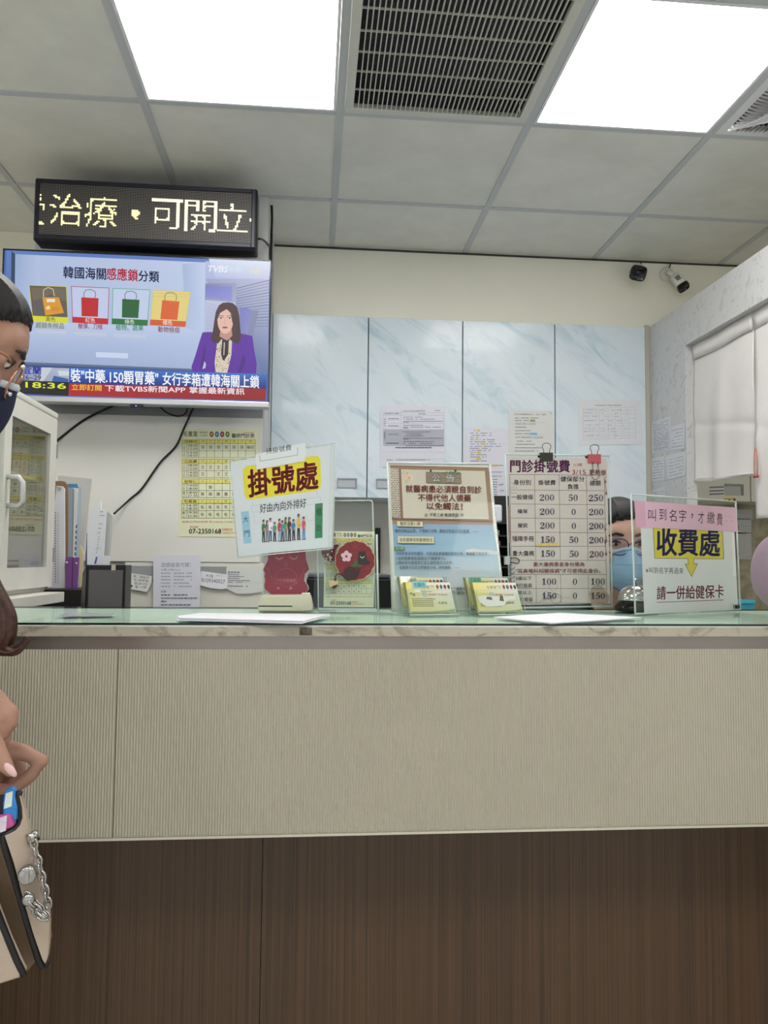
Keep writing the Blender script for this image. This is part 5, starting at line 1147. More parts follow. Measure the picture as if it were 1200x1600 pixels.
# ------------------------------------------------------------------ security cameras above the blue cabinets
def cctv(c, d, upv, label, size, text):
    """bullet camera on a round base: c base centre on the wall, d look direction"""
    t = thing('security_camera', c, label, 'camera', 'security cameras on the back wall')
    back = Vector((0, 1, 0)).to_track_quat('Z', 'Y')
    m = MB(); m.lathe([(.034, 0), (.034, -.006), (.028, -.011), (.012, -.013)], c, 28, axis=Vector((0, 1, 0)).to_track_quat('Z', 'Y')); part('base_plate', m, WHITEP, t)
    m = MB()
    for a in (.5, 2.6, 4.7): m.lathe([(.004, -.0108), (.004, -.0112)], c+Vector((.021*math.cos(a), 0, .021*math.sin(a))), 10, axis=Vector((0, 1, 0)).to_track_quat('Z', 'Y'))
    part('screws', m, BLACKP, t)
    d = d.normalized(); r = d.cross(upv).normalized(); u = r.cross(d)
    b0 = c+Vector((0, -.052, 0))+size[3]
    m = MB(); m.tube([c+Vector((0, -.010, 0)), c+Vector((0, -.032, 0)), b0-d*.01], [.011, .012, .013], 12); part('arm', m, WHITEP, t)
    w, h, L = size[:3]; s_ = []
    def ring(dd, k): return [b0+d*dd+r*(w*k*math.copysign(abs(math.cos(a))**.55, math.cos(a)))+u*(h*k*math.copysign(abs(math.sin(a))**.55, math.sin(a))) for a in [2*PI*q/24 for q in range(24)]]
    def loft(rs, mb):
        vs = [p for q in rs for p in q]; n = 24; fs = [(i*n+j, i*n+(j+1) % n, (i+1)*n+(j+1) % n, (i+1)*n+j) for i in range(len(rs)-1) for j in range(n)]
        fs += [list(range(n-1, -1, -1)), [(len(rs)-1)*n+j for j in range(n)]]; mb.add(vs, fs, smooth=True)
    m = MB(); loft([ring(-.012, .55), ring(-.004, .8), ring(.01, .95), ring(L, 1)], m); part('housing', m, WHITEP, t)
    m = MB(); loft([ring(L, 1.0), ring(L+.016, .98), ring(L+.018, .92), ring(L+.016, .85)], m); part('black_front', m, mat('black glossy lens cover', (12, 13, 20), .15), t)
    m = MB(); m.lathe([(w*.35, L+.0185), (w*.3, L+.021), (.002, L+.021)], b0, 18, axis=d.to_track_quat('Z', 'Y')); part('lens', m, mat('lens', (30, 34, 60), .05), t)
    if text:
        m = MB()
        for k in range(5):
            for q in range(3): p = b0+d*(.012+q*.009)+r*(-w*.4+k*w*.16)+u*(h*1.012); m.slab([p, p+r*w*.10, p+r*w*.10+d*.007, p+d*.007], u*.0003)
        part('printing', m, BLACKP, t, label='small black printing')
    e = X_ and Vector((c.x+.022, YB-.004, CEIL-.005)); m = MB(); m.tube([e, c+Vector((.012, -.006, .03))], .0025, 6); part('cable', m, BLACKP, t); return t
c1 = Y_(996, 423, YB); cctv(c1, Vector((-.30, -1, -.42)), Vector((.25, 0, 1)), 'white security camera with a square black face looking forward, left of the pair', (.036, .034, .055, Vector((-.026, 0, -.030))), False)
c2 = Y_(1041, 429, YB); cctv(c2, Vector((.34, -.45, -.80)), Vector((-.4, -.6, .3)), 'white bullet security camera angled down to the right, right of the pair', (.027, .024, .058, Vector((.018, 0, -.032))), True)

# ------------------------------------------------------------------ glass door cabinet and files at the left
xd = -.728
body_m = mat('off white enamel', (222, 220, 212), .4, noise=.07, nscale=9)
yf, yn = X_(88.5, 700, xd).y, X_(7, 700, xd).y
ztop, zbot = X_(88, 655, xd).z, X_(81, 917, xd).z
yb_ = yn-.05
t = thing('glass_door_cabinet', (xd-.2, (yf+yb_)/2, zbot-.012), 'small off white cabinet with a glass door and white bar handle at the left', 'cabinet')
m = MB(); th = .014; xk = xd-.40; x1 = xd-.019
m.box((xk, yb_, zbot-.012), (x1, yb_+th, ztop+.018)); part('side_panel', m, body_m, t, bevel=.003)
m = MB(); m.box((xk, yf-th+.004, zbot-.012), (x1, yf+.004, ztop+.018)); part('side_panel', m, body_m, t, bevel=.003)
m = MB(); m.box((xk, yb_+th, zbot-.012), (x1, yf-th+.004, zbot)); part('bottom_panel', m, body_m, t)
m = MB(); m.box((xk, yb_-.002, ztop+.003), (xd, yf+.006, ztop+.020)); part('top_panel', m, body_m, t, bevel=.004)
m = MB(); m.box((xk-.008, yb_, zbot-.012), (xk, yf+.004, ztop+.018)); part('back_panel', m, body_m, t)
zs = Y_(42, 748, yf-.05).z-.0085
m = MB(); m.box((xk, yb_+th, zs), (x1-.01, yf-th, zs+.008)); part('shelf', m, body_m, t)
g0, g1 = X_(79.5, 677, xd), X_(12, 888, xd); gy1, gy0 = g0.y, X_(20, 651, xd).y; gz0 = (g1.z+X_(70, 886, xd).z)/2; gz1 = (X_(20.5, 651, xd).z+g0.z)/2
m = MB(); m.box((xd-.018, yn, zbot+.002), (xd, gy0, ztop)); m.box((xd-.018, gy1, zbot+.002), (xd, yf, ztop)); m.box((xd-.018, gy0, zbot+.002), (xd, gy1, gz0)); m.box((xd-.018, gy0, gz1), (xd, gy1, ztop))
dr = part('door', m, body_m, t)
m = MB(); m.box((xd-.010, gy0-.003, gz0-.003), (xd-.007, gy1+.003, gz1+.003)); part('glass_pane', m, CABGLASS, dr, label='reflecting glass pane')
ha, hb = X_(11, 745, xd), X_(11, 790, xd)
m = MB(); o_ = Vector((.036, 0, 0)); m.tube([hb, hb+o_*.75+Vector((0, 0, .0)), hb+o_+Vector((0, 0, .012)), ha+o_-Vector((0, 0, .012)), ha+o_*.75, ha], .0065, 10); part('handle', m, mat('light grey handle', (206, 206, 206), .3, .2), dr)
m = MB()
for z in (ztop-.09, zbot+.09): m.box((xd-.002, yf-.001, z-.02), (xd+.002, yf+.005, z+.02))
part('hinges', m, mat('hinge', (150, 146, 138), .4, .5), dr)
for k, (dy, w, h, c_, lab) in enumerate(((.06, .08, .13, (206, 130, 124), 'pink carton on the shelf inside the glass door cabinet, left'), (.15, .07, .12, (206, 150, 130), 'salmon carton on the shelf inside the glass door cabinet, middle'), (.235, .06, .125, (222, 224, 206), 'pale carton on the shelf inside the glass door cabinet, right'))):
    m = MB(); px0, px1, hh_ = ((17, 31, .074), (31.5, 44, .070), (45, 57, .064))[k]; xa_, xb_ = Y_(px0, 740, yf-.05).x, Y_(px1, 740, yf-.05).x; m.box((xa_, yf-.05, zs+.0085), (xb_, yf-.016, zs+.0085+hh_)); solo('medicine_carton', m, mat('carton print', c_, .6, noise=.05), lab, 'box', 'cartons in the glass door cabinet', bevel=.001)
m = MB(); m.box((xd-.2, yb_+.08, zbot+.0005), (xd-.06, yb_+.22, zbot+.05)); solo('document_box', m, mat('grey carton', (150, 150, 148), .6), 'flat grey box on the floor of the glass door cabinet', 'box', bevel=.001)
# platform and dark side unit
zp = zbot-.012
m = MB(); x2 = -.684; ya, ye = 1.62, X_(101, 921, x2).y
m.box((-1.3, ya, zp-.028), (x2, ye, zp-.0005)); solo('platform_board', m, body_m, 'thick off white board under the glass door cabinet', 'shelf board', bevel=.002)
dk = mat('dark desk unit', (34, 32, 33), .6)
t = thing('side_unit', (-1.0, 2.3, 0), 'dark side unit behind the left end of the counter', 'side cabinet')
m = MB(); m.box((-1.6, 1.64, 0), (-.46, 2.95, .98)); part('body', m, dk, t)
m = MB(); m.box((-1.62, 1.62, .98), (-.44, 2.965, 1.0)); part('top', m, dk, t)
m = MB(); m.box((-1.25, 1.7, 1.0), (-.76, 2.25, zp-.0285)); solo('riser_block', m, dk, 'black riser under the off white board', 'riser', bevel=.002)
yr = 2.5; zr = Y_(112, 919, yr).z
m = MB(); m.box((-1.0, yr-.10, 1.0), (-.66, yr+.2, zr)); solo('file_riser', m, dk, 'black riser box carrying the upright files', 'riser', bevel=.002)
def upright(name, pts, Y, d, label, cat, mt, group=None, extra=None, solid=0):
    m = MB(); m.slab([Y_(x, y, Y) for x, y in pts], (0, d, 0))
    lo = min(v.z for v in m.v)
    for v in m.v:
        if v.z < lo+.012: v.z = zr+.0003 if name != 'paper_sheets' else v.z
    t = thing(name, (sum(v.x for v in m.v)/len(m.v), Y+d/2, min(v.z for v in m.v)), label, cat, group)
    part('body', m, mt, t, bevel=.0008)
    if extra: extra(t)
    return t
G_ = 'upright files beside the glass door cabinet'
def ex1(t):
    pl = Plane(Vector((0, yr-.0204, 1)), Vector((1, yr-.0204, 1)), Vector((0, yr-.0204, 2))); pr = Print(pl)
    for k in range(28): y = 800+k*4; pr.rect(85.5, y, 87.5, y+2.2, K(150, 150, 156)); pr.rect(90, y+1, 91.5, y+2.6, K(160, 160, 166))
    pr.poly([(88, 759.5), (97, 762), (94, 767.5), (90, 766)], K(180, 182, 184))
    part('print', pr.mb, INK, t, label='column of small print')
upright('paper_bundle', [(74, 921), (101.5, 921), (101, 764), (98, 760), (88, 759), (84, 800)], yr-.02, .006, 'white paper bundle with a folded corner, nearest the glass door', 'papers', PAPER, G_, ex1)
upright('clipboard', [(84, 920), (105.5, 920), (106, 768), (105, 757), (101, 752.5), (97, 751.5), (86, 751.5)], yr, .006, 'brown clipboard standing behind the white paper bundle', 'clipboard', mat('brown hardboard', (150, 116, 88), .6, noise=.1), G_)
def ex2(t):
    pl = Plane(Vector((0, yr+.0195, 1)), Vector((1, yr+.0195, 1)), Vector((0, yr+.0195, 2))); pr = Print(pl)
    pr.poly([(114, 762), (122.5, 763), (118, 885), (112, 885)], K(226, 230, 232)); pr.poly([(106, 756), (121, 756), (122.5, 763), (106, 761)], K(84, 140, 184)); pr.poly([(113.5, 764), (116, 764), (113.5, 880), (112, 880)], K(150, 156, 158))
    for k in range(7): y = 820+k*8.6; pr.poly([(118.5-k*.35, y), (120.3-k*.35, y), (120-k*.35, y+5.4), (118.2-k*.35, y+5.4)], K(60, 78, 110))
    part('spine_label', pr.mb, INK, t, label='white spine with dark lettering')
upright('ring_binder', [(104, 919), (119, 919), (122.6, 770), (122.6, 760), (120, 756), (106, 755.5)], yr+.02, .03, 'light blue binder with a lettered white spine, behind the clipboard', 'binder', mat('pale blue plastic', (168, 186, 200), .4, noise=.05), G_, ex2)
upright('plastic_folder', [(92, 919), (122, 919), (131, 860), (143.5, 749), (141, 748), (90, 743)], yr+.075, .002, 'large clear plastic folder standing behind the blue binder', 'folder', clear('cloudy film', (238, 238, 240), .05, .25), G_)
upright('yellow_folder', [(119, 919), (126, 919), (131, 866), (126, 852), (121, 852)], yr+.06, .008, 'slim pale yellow folder edge behind the purple holder', 'folder', mat('pale yellow card', (222, 206, 160), .6), G_)
def ex3(t):
    m = MB()
    for x, y in ((104.5, 879), (119.5, 880)): m.lathe([(.0032, 0), (.0032, .001)], Y_(x, y, yr-.031), 12, axis=Vector((0, -1, 0)).to_track_quat('Z', 'X'))
    part('holes', m, mat('white rivet', (230, 230, 230), .4), t)
    m = MB(); m.slab([Y_(x, y, yr-.0305) for x, y in ((112, 919), (113.4, 919), (114.4, 871), (113.2, 871))], (0, .0006, 0)); part('fold', m, mat('dark purple', (88, 46, 104), .5), t, label='dark fold line')
upright('magazine_holder', [(102.5, 920), (120.5, 920), (123.5, 871), (116, 871), (109, 870), (102.8, 870)], yr-.03, .009, 'purple plastic holder at the foot of the binder', 'holder', mat('purple plastic', (134, 84, 150), .4, noise=.04), G_, ex3)
# black file box with papers
yx = 2.0
t = thing('file_box', (-.56, yx+.1, 1.0), 'black file box with a grey front panel, full of standing papers', 'file box')
p0, p1, p2 = Y_(136, 884, yx), Y_(196.5, 882, yx), Y_(124, 882, yx)
zt = (p0.z+p1.z)/2
m = MB(); m.box((p0.x, yx, 1.0), (p1.x, yx+.008, zt)); part('front', m, BLACKP, t, bevel=.001)
m = MB(); m.box((p0.x+.006, yx-.002, 1.0), (p1.x-.006, yx, zt-.012)); part('front_panel', m, mat('matt grey panel', (104, 100, 102), .35, noise=.08, nscale=5), t, label='matt grey front panel')
m = MB(); m.box((p0.x, yx+.06, 1.0), (p1.x, yx+.064, zt)); part('rear', m, BLACKP, t)
for x in (p0.x, p1.x-.006):
    m = MB(); m.box((x, yx+.008, 1.0), (x+.006, yx+.06, zt)); part('side', m, BLACKP, t)
m = MB(); m.slab([Vector((p0.x-.002, yx+.002, 1.0)), Vector((p0.x-.002, yx+.002, zt)), Vector((p2.x, yx+.03, zt-.02)), Vector((p2.x-.004, yx+.03, 1.0))], (0, .03, 0)); part('flap', m, BLACKP, t, label='black side flap')
m = MB(); m.box((p0.x+.006, yx+.008, 1.0), (p1.x-.006, yx+.06, 1.004)); part('base', m, BLACKP, t)
m = MB(); q = Y_(178, 886, yx-.003); m.box((q.x-.006, yx-.0036, q.z-.008), (q.x+.004, yx-.0022, q.z+.006)); part('tab', m, mat('cream tab', (206, 200, 170), .5), t)
def inbox(name, pts, dy, d, label, mt, ex=None, cat='papers'):
    Yq = yx+dy; m = MB(); P = [Y_(x, y, Yq) for x, y in pts]
    lo = sorted(range(len(P)), key=lambda i: P[i].z)[:2]
    for i in lo: P[i].z = 1.0045
    m.slab(P, (0, d, 0)); t = thing(name, (sum(p.x for p in P)/len(P), Yq, 1.0045), label, cat, 'papers standing in the black file box'); part('sheets', m, mt, t)
    if ex: ex(t, Yq)
def ex4(t, Yq):
    pl = Plane(Vector((0, Yq-.0004, 1)), Vector((1, Yq-.0004, 1)), Vector((0, Yq-.0004, 2))); pr = Print(pl)
    for y, w in ((799, 5), (805, 8), (818, 6), (825, 5), (832, 4)): pr.rect(156-(y-799)*.1, y, 156+w-(y-799)*.1, y+1.2, K(150, 156, 176))
    for k in range(7): pr.rect(154-k*.6, 838+k*4, 155.4-k*.6, 840+k*4, K(170, 176, 190))
    pr.poly([(147, 881), (150, 870), (152.5, 870), (150, 881)], K(60, 90, 176)); pr.line(148, 858, 158, 856, .5, K(150, 160, 190)); part('print', pr.mb, INK, t, label='faint print')
inbox('folder', [(131, 884), (139.5, 884), (138, 850), (135.5, 832)], .034, .003, 'dark blue folder at the left in the black file box', mat('navy folder', (44, 62, 122), .5), None, 'folder')
inbox('paper_sheets', [(139.5, 884), (157, 884), (166, 798), (158, 795), (157, 782), (139, 801), (136, 840)], .022, .008, 'tall white sheets with a pointed corner in the black file box', PAPER, ex4)
inbox('receipts', [(154, 884), (163, 884), (177, 806), (172, 801), (165, 800)], .042, .004, 'grey white receipts leaning right in the black file box', mat('grey paper', (206, 208, 204), .7))
inbox('index_card', [(160, 884), (173, 884), (172, 868), (160, 868)], .012, .001, 'small white index card low in the black file box', PAPER)

# ------------------------------------------------------------------ behind the counter, under the wall cabinets
t = thing('staff_desk', (.6, 2.95, 0), 'plain desk behind the counter under the wall cabinets', 'desk')
m = MB(); m.box((-.18, 2.3, .90), (1.5, 3.8, .93)); part('desktop', m, carc_m, t)
m = MB(); m.box((-.16, 2.35, 0), (1.48, 3.79, .9)); part('body', m, dk, t)
yp = 2.45
a, b_ = Y_(479, 897, yp), Y_(613, 899, yp)
t = thing('printer', ((a.x+b_.x)/2, yp+.15, .93), 'black printer behind the leaflet holder and owl', 'printer')
m = MB(); m.box((a.x, yp, .93), (b_.x, yp+.3, a.z-.012)); part('body', m, BLACKP, t, bevel=.006)
m = MB(); m.box((a.x+.004, yp+.004, a.z-.011), (b_.x-.004, yp+.29, a.z)); part('lid', m, mat('slate lid', (84, 88, 100), .3), t, bevel=.003)
m = MB(); m.box((a.x+.03, yp-.004, .985), (b_.x-.03, yp+.001, .995)); part('paper_slot', m, DARKGREY, t)
yk = 3.0; a, b_ = Y_(768, 785, yk), Y_(797, 785, yk)
t = thing('pigeonhole_rack', ((a.x+b_.x)/2, yk+.12, .93), 'black tiered rack seen between the notice board and fee board', 'rack')
zt = Y_(780, 816, yk).z
m = MB(); m.box((a.x-.05, yk+.2, .93), (b_.x+.4, yk+.21, zt+.12)); part('back', m, dk, t)
for x in (a.x-.05, b_.x+.39):
    m = MB(); m.box((x, yk, .93), (x+.01, yk+.2, zt)); part('side', m, dk, t)
zz = [Y_(780, y, yk).z for y in (816, 836, 853, 868, 885, 902)]
for z in zz:
    m = MB(); m.box((a.x-.04, yk, z-.006), (b_.x+.39, yk+.2, z)); part('shelf', m, dk, t)
for k, (z, c_) in enumerate(zip(zz[1:], ((220, 222, 226), (206, 160, 176), (214, 216, 220), (176, 130, 150), (210, 212, 214)))):
    m = MB(); x = a.x+.012+.004*(k % 2); m.lathe([(.008, 0), (.008, .022), (.004, .025), (.004, .030)], (x+.012, yk+.03, z+.0002), 14); m.box((x-.004, yk+.045, z+.0002), (x+.03, yk+.1, z+.02))
    solo('medicine_bottle', m, mat('bottle plastic', c_, .35), ('white bottle on the top tier', 'pink bottle on the second tier', 'white bottle on the third tier', 'mauve bottle on the fourth tier', 'white bottle on the lowest tier')[k]+' of the black rack', 'bottle', 'small bottles in the black rack')
m = MB(); m.box((a.x-.02, yk+.02, zt+.0002), (a.x+.048, yk+.12, zt+.07)); o_ = solo('tissue_box', m, mat('white carton', (214, 218, 226), .5), 'white box with a blue mark on top of the black rack', 'box', bevel=.008)
m = MB(); m.box((a.x+.0, yk+.0192, zt+.012), (a.x+.02, yk+.0198, zt+.03)); b2 = MB(); part('mark', m, mat('blue mark', (50, 90, 150), .5), o_, label='blue mark')
m = MB(); m.box((.30, 3.78, 1.10), (.325, 3.818, 1.36)); solo('wall_strip', m, BLACKP, 'narrow black device on the grey wall behind the notice board', 'device', bevel=.003)

# ------------------------------------------------------------------ curtain in the partition opening and what lies beyond
cloth_m = mat('white curtain cloth', (226, 222, 220), .8, noise=.05, nscale=7, bump=.2, bscale=900)
XC = XR+.03
def curtain(y0, y1, zb0, zb1, zt_, label, ph):
    t = thing('curtain', (XC, (y0+y1)/2, min(zb0, zb1)), label, 'curtain', 'white curtain panels in the partition opening')
    def surf(za, zb_, nv, wob):
        nu = 40; vs = []; fs = []
        for j in range(nv+1):
            v = j/nv
            for i in range(nu+1):
                u = i/nu; y = y0+(y1-y0)*u; z0 = za if not callable(za) else za(u)
                z = z0+(zb_-z0)*v
                f = 1-v
                x = XC+wob*(.010*math.sin(u*9+ph)*f+.006*math.sin(u*17+2*ph+v*2)*f+.012*math.exp(-((v-.35-.12*u)/.03)**2)*.4+.004*math.sin(v*7+ph))
                vs.append((x, y+.006*math.sin(v*5+ph)*f, z))
        for j in range(nv):
            for i in range(nu): fs.append((j*(nu+1)+i, j*(nu+1)+i+1, (j+1)*(nu+1)+i+1, (j+1)*(nu+1)+i))
        m = MB(); m.add(vs, fs, smooth=True); return m
    part('panel', surf(lambda u: zb0+(zb1-zb0)*u+.006*math.sin(u*6+ph), zt_-.055, 46, 1.0), cloth_m, t, solid=.0016)
    m = MB()
    vs = []; fs = []; nu = 24
    for i in range(nu+1):
        u = i/nu; y = y0+(y1-y0)*u
        for z, dx_ in ((zt_-.062, -.003), (zt_-.03, -.0035), (zt_-.002, -.003)): vs.append((XC+dx_+.0012*math.sin(u*12+ph), y, z+.003*math.sin(u*8+ph)))
    for i in range(nu):
        for k in range(2): fs.append((i*3+k, i*3+k+1, i*3+k+4, i*3+k+3))
    m.add(vs, fs, smooth=True); part('header', m, cloth_m, t, solid=.002, label='stitched rod pocket')
    m = MB(); m.tube([(XC+.001, y, zb0+(zb1-zb0)*((y-y0)/(y1-y0))+.012) for y in [y0+(y1-y0)*k/20 for k in range(21)]], .0022, 6); part('hem', m, cloth_m, t)
ya, ye = X_(1179, 640, XC).y, yj-.012
curtain(ya, ye, X_(1178, 745, XC).z, X_(1090, 752, XC).z, ZO-.006, 'white curtain panel hanging in the far half of the partition opening', .4)
curtain(1.97, ya-.008, X_(1195, 812, XC).z-.02, X_(1192, 812, XC).z, ZO-.006, 'longer white curtain panel at the right edge, nearer half of the opening', 2.2)
m = MB(); m.tube([(XC+.004, 1.951, ZO-.02), (XC+.004, yj-.001, ZO-.02)], .006, 10); solo('curtain_rod', m, WHITEP, 'thin rod across the top of the partition opening', 'curtain rod')
t = thing('curtain_tie', X_(1181, 748, XC-.02), 'orange wire loop with a red end hanging between the curtains', 'tie')
P_ = [X_(x, y, XC-.02) for x, y in ((1180, 700), (1178.5, 715), (1178, 735), (1179.5, 744), (1183, 744), (1184, 730), (1182.5, 712), (1181, 702))]
m = MB(); m.tube(P_, .0018, 6); part('loop', m, mat('orange wire', (196, 120, 88), .4), t)
m = MB(); m.tube([P_[-1], X_(1180.4, 660, XC-.012), X_(1180, 560, XC-.010)], .0009, 5); part('string', m, mat('grey string', (170, 168, 166), .7), t)
m = MB(); m.tube([X_(1178.5, 745, XC-.021), X_(1184, 744, XC-.021)], .005, 10); part('end_piece', m, mat('red plastic', (190, 60, 50), .4), t)
# far side of the partition
YW = 3.22
t = thing('white_wall_cabinet', (2.0, YW+.12, 1.46), 'white wall cabinet seen under the curtain, with a recessed handle and label', 'cabinet')
zc = Y_(1130, 782, YW).z; off = mat('warm white laminate', (214, 212, 200), .45)
m = MB(); m.box((1.578, YW+.018, zc), (2.6, YB, CT)); part('carcass', m, off, t)
xs_ = Y_(1173, 770, YW).x
for x0, x1 in ((1.578, xs_-.002), (xs_+.002, 2.6)):
    m = MB(); m.box((x0, YW, zc-.002), (x1, YW+.017, CT)); d = part('door', m, off, t, bevel=.001)
    if x0 < 1.6:
        a, b_ = Y_(1132, 774, YW), Y_(1161, 757, YW); m = MB(); m.box((a.x, YW-.002, a.z), (b_.x, YW-.0003, b_.z)); part('handle', m, mat('grey recess', (168, 168, 166), .4, .3), d); 
        m = MB(); m.box((a.x, YW-.005, b_.z-.008), (b_.x, YW-.002, b_.z)); m.box((b_.x-.008, YW-.005, a.z), (b_.x, YW-.002, b_.z-.008)); part('handle_lip', m, mat('grey metal', (120, 120, 118), .35, .7), d)
pl = Plane(Vector((0, YW-.0006, 1)), Vector((1, YW-.0006, 1)), Vector((0, YW-.0006, 2)))
taped('cabinet_label', pl, [(1107, 775.5), (1133.5, 774), (1133, 757), (1107, 758.5)], 'white label with dark bars on the white wall cabinet', 'label', lambda pr: [pr.poly([(1108.5, y), (1131, y-1), (1131, y+1.6), (1108.5, y+2.6)], K(120, 120, 122)) for y in (760.5, 766, 771)], K(216, 216, 216))
taped('yellow_tag', pl, [(1131, 784), (1150, 784), (1150, 778), (1131, 778)], 'small yellow tag hanging at the lower edge of the white wall cabinet', 'label', lambda pr: (pr.rect(1138, 780, 1141, 784, K(90, 70, 60)), pr.rect(1146, 779, 1149, 783, K(90, 70, 60))), K(206, 186, 80))
m = MB(); m.box((XR+.046, YB-.006, 0), (X1-.001, YB-.0005, zc+.02)); struct('trim_7', m, veins('brown stone panel', (168, 160, 138), (132, 122, 100), (.3, .2, .5), 9, (1, 1, 1), .42, .66, .5, 1.5, .9), label='brown grey stone wall panel beyond the curtain')
gp = mat('grey dispenser plastic', (178, 178, 176), .5)
for q, lab in (([(1138, 812), (1176, 812), (1176, 796), (1138, 792)], 'wide grey holder under the white wall cabinet'), ([(1152, 832), (1174, 832), (1174, 810), (1152, 810)], 'grey paper holder on the stone wall, upper of two'), ([(1153, 874), (1172, 874), (1174, 834), (1155, 834)], 'grey paper holder on the stone wall, lower of two')):
    a, b_ = Y_(q[0][0], q[0][1], 3.38), Y_(q[2][0], q[2][1], 3.38); m = MB(); m.box((a.x, 3.38, a.z), (b_.x, YB-.006, b_.z)); m.box((a.x+.004, 3.376, a.z+.01), (b_.x-.004, 3.38, a.z+.03)); solo('wall_dispenser', m, gp, lab, 'dispenser', 'grey holders on the stone wall', bevel=.003)
yt_ = 2.6; a, b_ = Y_(1158, 953, yt_), Y_(1192, 938, yt_); x9 = XR-.012
t = thing('teal_box', ((a.x+x9)/2, yt_+.12, .93), 'teal plastic box on the desk behind the right end of the payment sign', 'box')
tm = mat('teal plastic', (30, 132, 160), .4)
m = MB(); m.box((a.x, yt_, .9302), (x9, yt_+.24, b_.z-.012)); part('body', m, tm, t, bevel=.003)
m = MB(); m.box((a.x-.003, yt_-.003, b_.z-.012), (x9+.003, yt_+.243, b_.z)); part('lid', m, mat('light teal', (56, 156, 182), .4), t, bevel=.002)
# ------------------------------------------------------------------ people
def cap(mb, pts, rad, n=14):
    """rounded limb: tapered tube with ball ends and ball joints, fused later"""
    mb.tube(pts, rad, n)
    for p, r in zip(pts, rad): mb.ell(p, (r, r, r), nu=n, nv=8)
def fuse(name, mb, mats, parent, voxel, smooth=4, label=None, org=None):
    """one continuous skin out of overlapping volumes"""
    off = Vector(root_of(parent).location); me = mb.mesh(name, [], off)
    o = D.objects.new(name, me); COL.objects.link(o)
    r = o.modifiers.new('r', 'REMESH'); r.mode = 'VOXEL'; r.voxel_size = voxel; r.use_smooth_shade = True
    s = o.modifiers.new('s', 'SMOOTH'); s.iterations = smooth; s.factor = .5
    dg = bpy.context.evaluated_depsgraph_get(); new = D.meshes.new_from_object(o.evaluated_get(dg))
    o.modifiers.clear(); o.data = new; D.meshes.remove(me); new.name = name
    for m in (mats if isinstance(mats, (list, tuple)) else [mats]): new.materials.append(m)
    for p in new.polygons: p.use_smooth = True
    o.parent = parent
    if label: o['label'] = label
    return o
